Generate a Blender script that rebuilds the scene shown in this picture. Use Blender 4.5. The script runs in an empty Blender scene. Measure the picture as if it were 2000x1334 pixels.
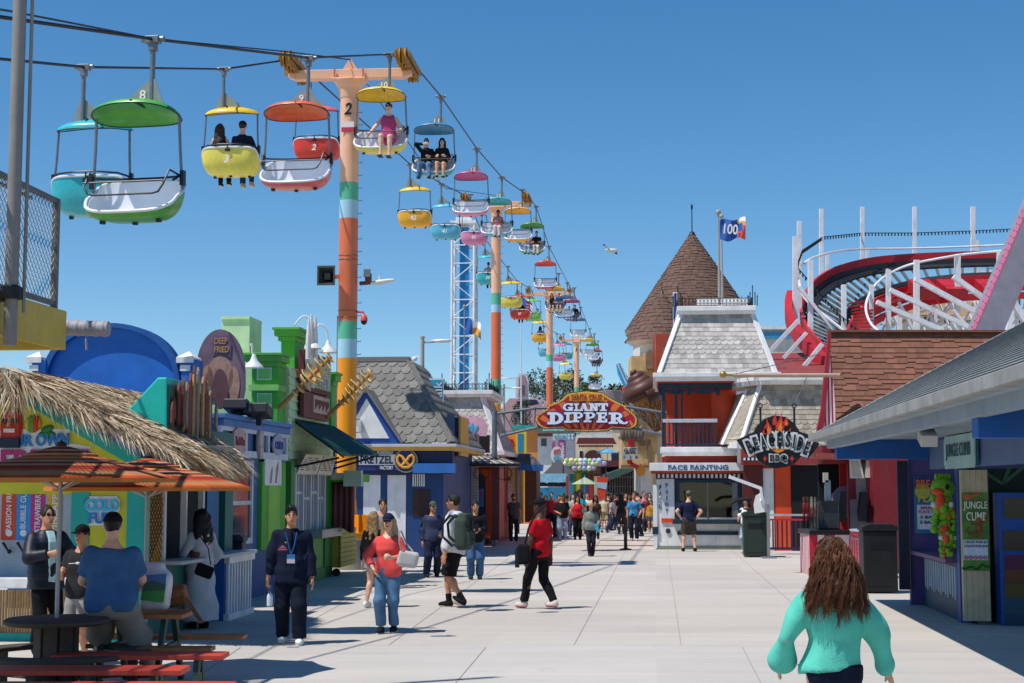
import bpy,math,random
import numpy as np
from mathutils import Vector,Matrix
rnd=random.Random(11)
nrg=np.random.default_rng(5)
R=math.radians
sc=bpy.context.scene
COL=sc.collection
FPX,HY,CAMZ=3055.0,950.0,2.0
TILT=math.atan((HY-667)/FPX)
WA=R(5.2)
class Frame:
 """right-handed frame on the ground: x across, y along, turned clockwise by ang"""
 def __init__(s,ox=0,oy=0,ang=0):
  s.o=(ox,oy);s.a=ang;s.c=math.cos(ang);s.s=math.sin(ang)
 def w(s,x,y,z=0):
  return Vector((s.o[0]+x*s.c+y*s.s,s.o[1]-x*s.s+y*s.c,z))
 def l(s,v):
  X,Y=v[0]-s.o[0],v[1]-s.o[1]
  return Vector((X*s.c-Y*s.s,X*s.s+Y*s.c,v[2]))
 def ray(s,px,py):
  u,v=(px-1000)/FPX,(667-py)/FPX
  ct,st=math.cos(TILT),math.sin(TILT)
  d=Vector((u,ct-st*v,st+ct*v))
  a=s.l(Vector((0,0,CAMZ)));b=s.l(Vector((d.x,d.y,CAMZ+d.z)))
  return a,b-a
 def D(s,px,py,D):
  u,v=(px-1000)/FPX,(667-py)/FPX
  ct,st=math.cos(TILT),math.sin(TILT)
  k=D/(ct-st*v)
  return s.l(Vector((u*k,D,CAMZ+(st+ct*v)*k)))
 def X(s,px,py,x):
  a,d=s.ray(px,py);return a+d*((x-a.x)/d.x)
 def Y(s,px,py,y):
  a,d=s.ray(px,py);return a+d*((y-a.y)/d.y)
 def G(s,px,py,z=0):
  a,d=s.ray(px,py);return a+d*((z-a.z)/d.z)
WF=Frame(0,0,WA)
CF=Frame(0,0,0)
def lin(c):
 if isinstance(c,str):
  c=c.lstrip('#');c=c if len(c)==6 else ''.join(x+x for x in c);c=[int(c[i:i+2],16)/255 for i in(0,2,4)]
  return[x/12.92 if x<=.04045 else((x+.055)/1.055)**2.4 for x in c]
 return list(c)
class NT:
 def __init__(s,mat):
  s.t=mat.node_tree;s.n=s.t.nodes;s.k=s.t.links
 def a(s,typ,**kw):
  n=s.n.new(typ)
  for k,v in kw.items():
   if k.startswith('i_'):
    key=k[2:]
    key=int(key)if key.isdigit()else key.replace('_',' ')
    n.inputs[key].default_value=v
   else:setattr(n,k,v)
  return n
 def l(s,a,b):s.k.new(a,b)
_M={}
def mat(name,col,rough=.6,var=.14,scale=4.,bump=0.,bscale=60.,metal=0.,island=0.,spec=.4,trans=0.,dirt=0.,coat=0.):
 key=name
 if key in _M:return _M[key]
 c=lin(col)
 m=bpy.data.materials.new(name);m.use_nodes=True
 N=NT(m);b=N.n['Principled BSDF']
 b.inputs['Roughness'].default_value=rough;b.inputs['Metallic'].default_value=metal
 b.inputs['Specular IOR Level'].default_value=spec
 if coat:b.inputs['Coat Weight'].default_value=coat;b.inputs['Coat Roughness'].default_value=.12
 if trans:b.inputs['Transmission Weight'].default_value=trans
 tc=N.a('ShaderNodeTexCoord')
 no=N.a('ShaderNodeTexNoise',i_Scale=scale,i_Detail=5.,i_Roughness=.6);N.l(tc.outputs['Object'],no.inputs['Vector'])
 mr=N.a('ShaderNodeMapRange');N.l(no.outputs['Fac'],mr.inputs['Value'])
 mr.inputs[1].default_value=.3;mr.inputs[2].default_value=.7
 mr.inputs[3].default_value=1-var;mr.inputs[4].default_value=1+var*.7
 mx=N.a('ShaderNodeVectorMath',operation='SCALE');mx.inputs[0].default_value=c[:3]
 N.l(mr.outputs[0],mx.inputs['Scale']);out=mx.outputs[0]
 if island:
  g=N.a('ShaderNodeNewGeometry');m2=N.a('ShaderNodeMapRange');N.l(g.outputs['Random Per Island'],m2.inputs['Value'])
  m2.inputs[3].default_value=1-island;m2.inputs[4].default_value=1+island
  mm=N.a('ShaderNodeVectorMath',operation='SCALE');N.l(out,mm.inputs[0]);N.l(m2.outputs[0],mm.inputs['Scale']);out=mm.outputs[0]
 if dirt:
  mp=N.a('ShaderNodeMapping');mp.inputs['Scale'].default_value=(2.2,2.2,.5);N.l(tc.outputs['Object'],mp.inputs[0]);n2=N.a('ShaderNodeTexNoise',i_Scale=1.6,i_Detail=9.,i_Roughness=.75);N.l(mp.outputs[0],n2.inputs['Vector'])
  m3=N.a('ShaderNodeMapRange');N.l(n2.outputs['Fac'],m3.inputs['Value'])
  m3.inputs[1].default_value=.5;m3.inputs[2].default_value=.75;m3.inputs[4].default_value=dirt
  mc=N.a('ShaderNodeMix',data_type='RGBA');N.l(m3.outputs[0],mc.inputs[0]);N.l(out,mc.inputs[6])
  mc.inputs[7].default_value=(.09,.075,.055,1);out=mc.outputs[2]
 N.l(out,b.inputs['Base Color'])
 if bump:
  nb=N.a('ShaderNodeTexNoise',i_Scale=bscale,i_Detail=3.);N.l(tc.outputs['Object'],nb.inputs['Vector'])
  bp=N.a('ShaderNodeBump',i_Strength=bump,i_Distance=.02);N.l(nb.outputs['Fac'],bp.inputs['Height']);N.l(bp.outputs[0],b.inputs['Normal'])
 _M[key]=m
 return m
def stripes(name,cols,period,axis=0,rough=.6,coord='Object',var=.08,bump=0.):
 """hard repeating bands of colour along one axis; cols = [(width fraction, colour)]"""
 if name in _M:return _M[name]
 m=bpy.data.materials.new(name);m.use_nodes=True
 N=NT(m);b=N.n['Principled BSDF'];b.inputs['Roughness'].default_value=rough;b.inputs['Specular IOR Level'].default_value=.3
 tc=N.a('ShaderNodeTexCoord');sx=N.a('ShaderNodeSeparateXYZ');N.l(tc.outputs[coord],sx.inputs[0])
 d=N.a('ShaderNodeMath',operation='DIVIDE');N.l(sx.outputs[axis],d.inputs[0]);d.inputs[1].default_value=period
 f=N.a('ShaderNodeMath',operation='FRACT');N.l(d.outputs[0],f.inputs[0])
 cr=N.a('ShaderNodeValToRGB');cr.color_ramp.interpolation='CONSTANT';N.l(f.outputs[0],cr.inputs[0])
 e=cr.color_ramp.elements
 pos=0
 for i,(w,c)in enumerate(cols):
  el=e[i]if i<2 else e.new(pos)
  el.position=pos;el.color=(*lin(c)[:3],1);pos+=w
 if len(cols)==1:e.remove(e[1])
 no=N.a('ShaderNodeTexNoise',i_Scale=5.,i_Detail=5.);N.l(tc.outputs['Object'],no.inputs['Vector'])
 mr=N.a('ShaderNodeMapRange');N.l(no.outputs['Fac'],mr.inputs['Value']);mr.inputs[1].default_value=.3;mr.inputs[2].default_value=.7
 mr.inputs[3].default_value=1-var;mr.inputs[4].default_value=1+var
 mx=N.a('ShaderNodeVectorMath',operation='SCALE');N.l(cr.outputs[0],mx.inputs[0]);N.l(mr.outputs[0],mx.inputs['Scale'])
 N.l(mx.outputs[0],b.inputs['Base Color'])
 _M[name]=m
 return m
def glass(name='window_glass',tint=(.75,.85,.85)):
 if name in _M:return _M[name]
 m=bpy.data.materials.new(name);m.use_nodes=True;N=NT(m)
 o=N.n['Material Output'];N.n.remove(N.n['Principled BSDF'])
 t=N.a('ShaderNodeBsdfTransparent');t.inputs[0].default_value=(*tint,1)
 g=N.a('ShaderNodeBsdfGlossy',i_Roughness=.03);fr=N.a('ShaderNodeFresnel',i_IOR=1.5)
 mx=N.a('ShaderNodeMixShader');N.l(fr.outputs[0],mx.inputs[0]);N.l(t.outputs[0],mx.inputs[1]);N.l(g.outputs[0],mx.inputs[2])
 N.l(mx.outputs[0],o.inputs[0]);_M[name]=m
 return m
class MB:
 def __init__(s):s.v=[];s.f=[];s.m=[];s.uv={}
 def add(s,vs,fs,m=0):
  b=len(s.v);s.v+=[tuple(v)for v in vs]
  for f in fs:s.f.append([b+i for i in f]);s.m.append(m)
  return s
 def quad(s,a,b,c,d,m=0):return s.add([a,b,c,d],[(0,1,2,3)],m)
 def poly(s,pts,m=0):return s.add(pts,[tuple(range(len(pts)))],m)
 def box(s,x0,x1,y0,y1,z0,z1,m=0):
  x0,x1=min(x0,x1),max(x0,x1);y0,y1=min(y0,y1),max(y0,y1);z0,z1=min(z0,z1),max(z0,z1)
  v=[(x,y,z)for z in(z0,z1)for y in(y0,y1)for x in(x0,x1)]
  return s.add(v,[(0,2,3,1),(4,5,7,6),(0,1,5,4),(2,6,7,3),(1,3,7,5),(0,4,6,2)],m)
 def obox(s,c,size,rot=None,m=0):
  rot=rot or Matrix.Identity(3);c=Vector(c);h=[k/2 for k in size]
  v=[c+rot@Vector((x*h[0],y*h[1],z*h[2]))for z in(-1,1)for y in(-1,1)for x in(-1,1)]
  return s.add(v,[(0,2,3,1),(4,5,7,6),(0,1,5,4),(2,6,7,3),(1,3,7,5),(0,4,6,2)],m)
 def bar(s,a,b,w,h,m=0,up=(0,0,1)):
  """rectangular bar from a to b: w sideways, h along up"""
  a,b=Vector(a),Vector(b);d=(b-a);L=d.length;d.normalize()
  u=Vector(up);x=d.cross(u)
  if x.length<1e-4:x=d.cross(Vector((0,1,0)))
  x.normalize();u=x.cross(d)
  return s.obox((a+b)/2,(w,L,h),Matrix((x,d,u)).transposed(),m)
 def tube(s,pts,r,n=8,m=0,caps=True,closed=False):
  pts=[Vector(p)for p in pts];k=len(pts)
  rs=r if isinstance(r,(list,tuple))else[r]*k
  ring=[];pu=None
  for i,p in enumerate(pts):
   a=pts[i-1]if(i>0 or closed)else p;b=pts[(i+1)%k]if(i<k-1 or closed)else p
   d=(b-a).normalized()
   if pu is None:
    u=d.cross(Vector((0,0,1)))
    if u.length<.05:u=d.cross(Vector((0,1,0)))
   else:u=pu-d*pu.dot(d)
   u.normalize();pu=u;w=d.cross(u)
   ring.append([p+(u*math.cos(2*math.pi*j/n)+w*math.sin(2*math.pi*j/n))*rs[i]for j in range(n)])
  vs=[q for rg in ring for q in rg];fs=[]
  for i in range(k if closed else k-1):
   i2=(i+1)%k
   for j in range(n):fs.append((i*n+j,i*n+(j+1)%n,i2*n+(j+1)%n,i2*n+j))
  if caps and not closed:
   fs.append(tuple(range(n-1,-1,-1)));fs.append(tuple(range((k-1)*n,k*n)))
  return s.add(vs,fs,m)
 def lathe(s,prof,c=(0,0,0),n=24,m=0,rot=None,sx=1,sy=1):
  c=Vector(c);vs=[];fs=[];k=len(prof)
  for r,z in prof:
   for j in range(n):
    p=Vector((r*math.cos(2*math.pi*j/n)*sx,r*math.sin(2*math.pi*j/n)*sy,z))
    vs.append(c+(rot@p if rot else p))
  for i in range(k-1):
   for j in range(n):fs.append((i*n+j,i*n+(j+1)%n,(i+1)*n+(j+1)%n,(i+1)*n+j))
  if prof[0][0]>1e-4:fs.append(tuple(range(n-1,-1,-1)))
  if prof[-1][0]>1e-4:fs.append(tuple(range((k-1)*n,k*n)))
  return s.add(vs,fs,m)
 def prism(s,poly,ax,a,b,m=0):
  """poly = 2-D outline; ax 'y': (x,z) extruded a..b in y; 'x': (y,z) in x; 'z': (x,y) in z"""
  def p(q,t):return{'y':(q[0],t,q[1]),'x':(t,q[0],q[1]),'z':(q[0],q[1],t)}[ax]
  n=len(poly);vs=[p(q,a)for q in poly]+[p(q,b)for q in poly]
  fs=[tuple(range(n)),tuple(range(2*n-1,n-1,-1))]+[((i+1)%n,i,n+i,n+(i+1)%n)for i in range(n)]
  return s.add(vs,fs,m)
 def ball(s,c,r,m=0,n=12,rot=None):
  rr=r if isinstance(r,(tuple,list))else(r,r,r);c=Vector(c)
  k=max(4,n//2);vs=[];fs=[]
  for i in range(k+1):
   t=math.pi*i/k
   for j in range(n):
    q=Vector((rr[0]*math.sin(t)*math.cos(2*math.pi*j/n),rr[1]*math.sin(t)*math.sin(2*math.pi*j/n),rr[2]*math.cos(t)))
    vs.append(c+(rot@q if rot else q))
  for i in range(k):
   for j in range(n):fs.append((i*n+j,(i+1)*n+j,(i+1)*n+(j+1)%n,i*n+(j+1)%n))
  return s.add(vs,fs,m)
SPLIT=set('brace window_post wing_cornice hip_board glass_fin awning_brace red_band orange_band mask_trim dark_post post climbing_peg red_trim green_trim hanger navy_bar clamp_band white_panel colour_panel wing_tip'.split())
ORG={}
def put(name,mb,mats,parent=None,frame=WF,org=None,smooth=False,bevel=0.,solid=0.,fix=True):
 """link a builder as ONE mesh object; vertices are in frame coordinates"""
 if parent is not None:frame,org=ORG[parent]
 elif org is None:org=Vector((0,0,0))
 org=Vector(org)
 if name in SPLIT and parent is not None:
  root=list(range(len(mb.v)))
  def fd(i):
   while root[i]!=i:root[i]=root[root[i]];i=root[i]
   return i
  for f in mb.f:
   for i in f[1:]:root[fd(i)]=fd(f[0])
  comp={}
  for k,f in enumerate(mb.f):comp.setdefault(fd(f[0]),[]).append(k)
  if len(comp)>1:
   for ks in comp.values():
    q=MB();ix={}
    for k in ks:
     for i in mb.f[k]:
      if i not in ix:ix[i]=len(q.v);q.v.append(mb.v[i])
     q.f.append([ix[i]for i in mb.f[k]]);q.m.append(mb.m[k])
    SPLIT.discard(name);o=put(name,q,mats,parent,frame,org,smooth,bevel,solid,fix);SPLIT.add(name)
   return o
 me=bpy.data.meshes.new(name)
 me.from_pydata([(v[0]-org.x,v[1]-org.y,v[2]-org.z)for v in mb.v],[],mb.f)
 for mm in(mats if isinstance(mats,(list,tuple))else[mats]):me.materials.append(mm)
 me.polygons.foreach_set('material_index',mb.m)
 if fix:
  import bmesh
  bm=bmesh.new();bm.from_mesh(me)
  if smooth:bmesh.ops.remove_doubles(bm,verts=bm.verts,dist=1e-5)
  bmesh.ops.recalc_face_normals(bm,faces=bm.faces);bm.to_mesh(me);bm.free()
 if smooth:
  me.polygons.foreach_set('use_smooth',[True]*len(me.polygons))
  me.set_sharp_from_angle(angle=R(42))
 o=bpy.data.objects.new(name,me);COL.objects.link(o)
 if parent is not None:o.parent=parent
 else:o.location=frame.w(*org);o.rotation_euler=(0,0,-frame.a)
 ORG[o]=(frame,org)
 if solid:
  md=o.modifiers.new('solid','SOLIDIFY');md.thickness=solid;md.offset=0
 if bevel:
  md=o.modifiers.new('bevel','BEVEL');md.width=bevel;md.segments=2;md.limit_method='ANGLE';md.angle_limit=R(40)
 return o
def tag(o,label=None,cat=None,group=None,kind=None):
 for k,v in(('label',label),('category',cat),('group',group),('kind',kind)):
  if v:o[k]=v
 return o
def thing(name,label,cat,org,frame=WF,group=None):
 o=bpy.data.objects.new(name,None);COL.objects.link(o)
 org=Vector(org);o.location=frame.w(*org);o.rotation_euler=(0,0,-frame.a);o.empty_display_size=.2
 ORG[o]=(frame,org)
 return tag(o,label,cat,group)
def copy_tree(o,parent=None):
 c=o.copy();COL.objects.link(c)
 if parent is not None:c.parent=parent
 ORG[c]=ORG.get(o)
 for ch in list(o.children):copy_tree(ch,c)
 return c
FACE={'-y':((1,0,0),(0,0,1),(0,-1,0)),'+x':((0,1,0),(0,0,1),(1,0,0)),'-x':((0,-1,0),(0,0,1),(-1,0,0)),'up':((1,0,0),(0,1,0),(0,0,1))}
def text_mb(body,c,w,h,face='-y',depth=.02,bold=0.,roll=0.,mb=None,m=0,shear=0.,res=3,keep=False,spacing=1.):
 """letters as solid geometry centred on c, fitted to w x h on a wall that faces `face`"""
 mb=mb or MB()
 cu=bpy.data.curves.new('t','FONT');cu.body=body;cu.extrude=.5;cu.offset=bold;cu.resolution_u=res;cu.shear=shear
 cu.space_character=spacing
 ob=bpy.data.objects.new('t',cu);me=bpy.data.meshes.new_from_object(ob)
 P=[v.co.copy()for v in me.vertices]
 if not P:return mb
 x0=min(p.x for p in P);x1=max(p.x for p in P);y0=min(p.y for p in P);y1=max(p.y for p in P)
 sx=w/max(1e-6,x1-x0);sy=h/max(1e-6,y1-y0)
 if keep:sx=sy=min(sx,sy)
 ex,ey,ez=face if not isinstance(face,str)else FACE[face]
 ex,ey,ez=Vector(ex),Vector(ey),Vector(ez);c=Vector(c)
 cr,sr=math.cos(roll),math.sin(roll);vs=[]
 for p in P:
  a=(p.x-(x0+x1)/2)*sx;b=(p.y-(y0+y1)/2)*sy
  vs.append(c+ex*(a*cr-b*sr)+ey*(a*sr+b*cr)+ez*(p.z*depth))
 mb.add(vs,[tuple(f.vertices)for f in me.polygons],m)
 bpy.data.objects.remove(ob);bpy.data.curves.remove(cu);bpy.data.meshes.remove(me)
 return mb
def _seg(x0,y0,x1,y1):return[(x0,y0),(x1,y0),(x1,y1),(x0,y1)]
def _ring(cx,cy,rx,ry,tx,ty,a0,a1,n=12):
 out=[]
 for i in range(n):
  t0=R(a0+(a1-a0)*i/n);t1=R(a0+(a1-a0)*(i+1)/n)
  out.append([(cx+(rx-tx)*math.cos(t0),cy+(ry-ty)*math.sin(t0)),(cx+rx*math.cos(t0),cy+ry*math.sin(t0)),(cx+rx*math.cos(t1),cy+ry*math.sin(t1)),(cx+(rx-tx)*math.cos(t1),cy+(ry-ty)*math.sin(t1))])
 return out
SLAB={'G':_ring(.52,.5,.5,.5,.26,.18,45,330,16)+[_seg(.58,.02,.95,.48),_seg(.5,.36,1,.52),_seg(.72,.66,.96,1)],'I':[_seg(.3,0,.7,1),_seg(.02,0,.98,.2),_seg(.02,.8,.98,1)],'A':[[(.08,0),(.34,0),(.66,1),(.36,1)],[(.62,0),(.96,0),(.66,1),(.36,1)],_seg(.3,.26,.72,.42),_seg(-.06,0,.42,.17),_seg(.56,0,1.06,.17)],'N':[_seg(.1,0,.36,1),_seg(.68,0,.92,1),[(.1,1),(.42,1),(.92,0),(.62,0)],_seg(-.04,0,.48,.17),_seg(-.06,.83,.36,1),_seg(.52,.83,1.06,1)],'T':[_seg(.32,0,.68,1),_seg(0,.78,1,1),_seg(.14,0,.86,.17),_seg(0,.58,.16,1),_seg(.84,.58,1,1)],'D':[_seg(.12,0,.44,1),_seg(-.05,0,.5,.2),_seg(-.05,.8,.5,1)]+_ring(.42,.5,.58,.5,.3,.2,-90,90),'P':[_seg(.14,0,.46,1),_seg(-.04,0,.64,.18),_seg(-.04,.82,.5,1),_seg(.4,.36,.6,.54)]+_ring(.5,.68,.5,.32,.26,.15,-95,95),'E':[_seg(.12,0,.46,1),_seg(-.04,0,.95,.19),_seg(-.04,.81,.93,1),_seg(.4,.41,.74,.59),_seg(.78,0,.97,.36),_seg(.76,.66,.94,1),_seg(.64,.32,.78,.68)],'R':[_seg(.12,0,.44,1),_seg(-.04,0,.58,.18),_seg(-.04,.82,.5,1),_seg(.4,.38,.56,.55)]+_ring(.46,.7,.44,.3,.24,.15,-95,95)+[[(.42,.5),(.68,.5),(.96,.16),(.72,.0)]]+_ring(1.0,.16,.28,.2,.2,.15,180,375,8),}
def slab_text(word,boxes,plane,mb,m=0,grow=0.,d0=0.,d1=.04):
 """boxes: per letter (x0, x1, z0, z1); plane(x, z, depth) -> point"""
 for ch,(x0,x1,z0,z1)in zip(word,boxes):
  for q in SLAB[ch]:
   cx=sum(p[0]for p in q)/4;cy=sum(p[1]for p in q)/4
   pts=[]
   for(a,b)in q:
    X=x0+a*(x1-x0);Z=z0+b*(z1-z0);CXx=x0+cx*(x1-x0);CZ=z0+cy*(z1-z0)
    dx,dz=X-CXx,Z-CZ;L=math.hypot(dx,dz)+1e-9
    pts.append((X+dx/L*grow*1.4,Z+dz/L*grow*1.4))
   e=rnd.random()*.002
   vs=[plane(a,b,d0)for a,b in pts]+[plane(a,b,d1+e)for a,b in pts]
   mb.add(vs,[(0,1,2,3),(7,6,5,4)]+[((i+1)%4,i,4+i,4+(i+1)%4)for i in range(4)],m)
 return mb
def tile_roof(p00,p10,p11,p01,rowh,tilew,shape='rect',th=.012,mb=None,m=0,expose=1.35,jit=.0,seed=1,shapes=None,base=True):
 """p00,p10 eave left/right, p01,p11 top left/right (seen from outside); real overlapping tiles"""
 mb=mb or MB();r=random.Random(seed)
 p00,p10,p11,p01=[Vector(p)for p in(p00,p10,p11,p01)]
 nrm=(p10-p00).cross(p01-p00).normalized()
 if base:mb.quad(p00,p10,p11,p01,m)
 H=((p01+p11)/2-(p00+p10)/2).length;rows=max(1,int(round(H/rowh)))
 for i in range(rows):
  v0=i/rows;v1=min(1.,(i+expose)/rows)
  sh=shapes[i%len(shapes)]if shapes else shape
  a0=p00.lerp(p01,v0);b0=p10.lerp(p11,v0);a1=p00.lerp(p01,v1);b1=p10.lerp(p11,v1)
  ux=(b0-a0);L=ux.length
  if L<.02:continue
  ux=ux/L;up=(a1-a0);up=up-ux*up.dot(ux);h=up.length;up=up/h
  la=(a1-a0).dot(ux);ra=(b1-a0).dot(ux)
  x=-(tilew*(.5 if i%2 else 0.))-(r.random()*tilew if jit else 0)
  while x<L:
   w=tilew*(1+(r.random()-.5)*jit);g=min(.004,w*.03)
   xa=max(x,0);xb=min(x+w-g,L);x+=w
   if xb-xa<.012:continue
   ta=max(xa,la);tb=min(xb,ra)
   if tb-ta<.005:ta=tb=min(max((xa+xb)/2,la),ra)
   dz=r.choice((0,0,.3))*rowh if jit>.45 else 0.
   if sh=='rect':low=[(xa,dz),(xb,dz)]
   elif sh=='hex':
    k=(xb-xa)*.24;low=[(xa,rowh*.38),(xa+k,0),(xb-k,0),(xb,rowh*.38)]
   else:
    c=(xa+xb)/2;q=(xb-xa)/2;low=[(c-q*math.cos(t),rowh*.5*(1-math.sin(t)))for t in[math.pi*j/6 for j in range(7)]]
   pts=[(px,pz,th*1.9)for px,pz in low]+[(tb,h,th*.25),(ta,h,th*.25)]
   vs=[a0+ux*px+up*pz+nrm*pn for px,pz,pn in pts];n=len(vs)
   vb=[a0+ux*px+up*pz+nrm*.001 for px,pz in low]
   mb.add(vs+vb,[tuple(range(n))]+[(j,n+j,n+j+1,j+1)for j in range(len(low)-1)],m)
 return mb
def _nets(d,o,h):
 s=d<0
 C=[(i,j,k)for i in(0,1)for j in(0,1)for k in(0,1)]
 nx,ny,nz=d.shape
 cnt=np.zeros((nx-1,ny-1,nz-1),np.int8)
 for i,j,k in C:cnt+=s[i:nx-1+i,j:ny-1+j,k:nz-1+k]
 I,J,K=np.nonzero((cnt>0)&(cnt<8))
 if len(I)==0:return np.zeros((0,3)),np.zeros((0,4),int)
 idx=-np.ones(cnt.shape,np.int64);idx[I,J,K]=np.arange(len(I))
 val={c:d[I+c[0],J+c[1],K+c[2]]for c in C}
 acc=np.zeros((len(I),3));num=np.zeros(len(I))
 for a in C:
  for ax in range(3):
   if a[ax]:continue
   b=list(a);b[ax]=1;b=tuple(b)
   va,vb=val[a],val[b];x=(va<0)!=(vb<0)
   t=np.where(x,va/np.where(x,va-vb,1),0)
   for q in range(3):acc[:,q]+=np.where(x,a[q]+(t if q==ax else 0),0)
   num+=x
 V=(np.stack([I,J,K],1)+acc/num[:,None])*h+o
 F=[]
 for ax in range(3):
  sl0=[slice(1,-1)]*3;sl1=[slice(1,-1)]*3;sl0[ax]=slice(0,-1);sl1[ax]=slice(1,None)
  A=s[tuple(sl0)];B=s[tuple(sl1)];a,b,c=np.nonzero(A!=B)
  p=[a,b,c];off=[1,1,1];off[ax]=0
  p=[p[q]+off[q]for q in range(3)]
  u,w=(ax+1)%3,(ax+2)%3
  def cell(du,dw):
   q=[x.copy()for x in p];q[u]=q[u]-du;q[w]=q[w]-dw
   return idx[q[0],q[1],q[2]]
  f=np.stack([cell(1,1),cell(0,1),cell(0,0),cell(1,0)],1)
  flip=~A[a,b,c]
  f[flip]=f[flip][:,::-1];F.append(f)
 return V,np.concatenate(F)
class SDF:
 """list of blended solids; each entry evaluates only near itself"""
 def __init__(s):s.p=[]
 def cap(s,a,b,ra,rb,k=.03,flat=False,sub=False):s.p.append(('c',np.array(a,float),np.array(b,float),ra,rb,k,flat,sub));return s
 def ell(s,c,r,k=.02,rot=None,sub=False):s.p.append(('e',np.array(c,float),np.array(r,float),None if rot is None else np.array(rot,float),k,False,sub));return s
 def box(s,c,r,rr=.01,k=.01,rot=None,sub=False):s.p.append(('b',np.array(c,float),np.array(r,float),None if rot is None else np.array(rot,float),k,rr,sub));return s
 def stack(s,st,o,rot,infl=0.,z0=None,z1=None,k=.03):s.p.append(('s',np.array(st,float),np.array(o,float),np.array(rot,float),infl,z0,z1,k));return s
 def cut(s,p,n):s.p.append(('x',np.array(p,float),np.array(n,float)));return s
 def bounds(s):
  lo=np.full(3,9e9);hi=-lo
  for q in s.p:
   if q[0]=='c' and not q[7]:
    for e,r in((q[1],q[3]),(q[2],q[4])):lo=np.minimum(lo,e-r);hi=np.maximum(hi,e+r)
   elif q[0]in 'eb' and not q[-1]:
    r=q[2].max()if q[3]is not None else q[2];lo=np.minimum(lo,q[1]-r);hi=np.maximum(hi,q[1]+r)
   elif q[0]=='s':
    st,o,rot,infl=q[1:5]
    for z,rx,ry,cy in st:
     c=o+rot@np.array([0,cy,z]);r=max(rx,ry)+infl+.02;lo=np.minimum(lo,c-r);hi=np.maximum(hi,c+r)
  return lo,hi
 def mesh(s,h,fold=0.,seed=0,fs=14.):
  lo,hi=s.bounds();lo=lo-3*h;hi=hi+3*h
  n=np.ceil((hi-lo)/h).astype(int)+1
  X=[lo[i]+h*np.arange(n[i])for i in range(3)]
  d=np.full(tuple(n),.25,np.float32)
  for q in s.p:
   if q[0]=='x':
    d=np.maximum(d,((X[0][:,None,None]-q[1][0])*q[2][0]+(X[1][None,:,None]-q[1][1])*q[2][1]+(X[2][None,None,:]-q[1][2])*q[2][2])).astype(np.float32);continue
   mg=.10
   if q[0]=='c':a=np.minimum(q[1]-q[3],q[2]-q[4])-mg;b=np.maximum(q[1]+q[3],q[2]+q[4])+mg
   elif q[0]in 'eb':r=q[2].max()*1.8 if q[3]is not None else q[2];a=q[1]-r-mg;b=q[1]+r+mg
   else:a,b=lo,hi
   i0=np.clip(np.floor((a-lo)/h).astype(int),0,n-1);i1=np.clip(np.ceil((b-lo)/h).astype(int)+1,1,n)
   if(i1<=i0).any():continue
   sl=tuple(slice(i0[i],i1[i])for i in range(3))
   x=X[0][sl[0]][:,None,None];y=X[1][sl[1]][None,:,None];z=X[2][sl[2]][None,None,:]
   if q[0]=='c':
    _,A,B,ra,rb,k,flat,sub=q
    ba=B-A;L2=max(1e-9,ba@ba)
    t=((x-A[0])*ba[0]+(y-A[1])*ba[1]+(z-A[2])*ba[2])/L2;tc=np.clip(t,0,1)
    e=np.sqrt((x-A[0]-tc*ba[0])**2+(y-A[1]-tc*ba[1])**2+(z-A[2]-tc*ba[2])**2)-(ra+(rb-ra)*tc)
    if flat:e=np.maximum(e,(t-1)*math.sqrt(L2))
   elif q[0]=='e':
    _,c,r,rot,k,_u,sub=q
    px,py,pz=x-c[0],y-c[1],z-c[2]
    if rot is not None:px,py,pz=[rot[0,i]*px+rot[1,i]*py+rot[2,i]*pz for i in range(3)]
    k0=np.sqrt((px/r[0])**2+(py/r[1])**2+(pz/r[2])**2);k1=np.sqrt((px/r[0]**2)**2+(py/r[1]**2)**2+(pz/r[2]**2)**2)+1e-6
    e=k0*(k0-1)/k1
   elif q[0]=='b':
    _,c,r,rot,k,rr,sub=q
    px,py,pz=x-c[0],y-c[1],z-c[2]
    if rot is not None:px,py,pz=[rot[0,i]*px+rot[1,i]*py+rot[2,i]*pz for i in range(3)]
    qx,qy,qz=np.abs(px)-r[0]+rr,np.abs(py)-r[1]+rr,np.abs(pz)-r[2]+rr
    e=np.sqrt(np.maximum(qx,0)**2+np.maximum(qy,0)**2+np.maximum(qz,0)**2)+np.minimum(np.maximum(qx,np.maximum(qy,qz)),0)-rr
   else:
    _,st,o,rot,infl,z0,z1,k=q;sub=False
    px,py,pz=x-o[0],y-o[1],z-o[2]
    px,py,pz=[rot[0,i]*px+rot[1,i]*py+rot[2,i]*pz for i in range(3)]
    rx=np.interp(pz,st[:,0],st[:,1])+infl;ry=np.interp(pz,st[:,0],st[:,2])+infl;cy=np.interp(pz,st[:,0],st[:,3])
    ap=np.abs(px)/rx;bp=np.abs(py-cy)/ry
    e=((ap**2.4+bp**2.4)**(1/2.4)-1)*np.minimum(rx,ry)
    e=np.maximum(e,(st[0,0]if z0 is None else z0)-pz);e=np.maximum(e,pz-(st[-1,0]if z1 is None else z1))
   D=d[sl]
   if sub:d[sl]=np.maximum(D,-e)
   else:
    hh=np.clip(.5+.5*(D-e)/k,0,1);d[sl]=D*(1-hh)+e*hh-k*hh*(1-hh)
  if fold:
   g=np.random.default_rng(seed);f=0
   for _ in range(5):
    w=g.normal(size=3);w[2]*=1.5;w*=fs*g.uniform(.5,1.6)/np.linalg.norm(w);ph=g.uniform(0,6.3)
    f=f+np.sin(X[0][:,None,None]*w[0]+X[1][None,:,None]*w[1]+X[2][None,None,:]*w[2]+ph)
   d=d+(fold*f/2).astype(np.float32)
  return _nets(d,lo,h)
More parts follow.
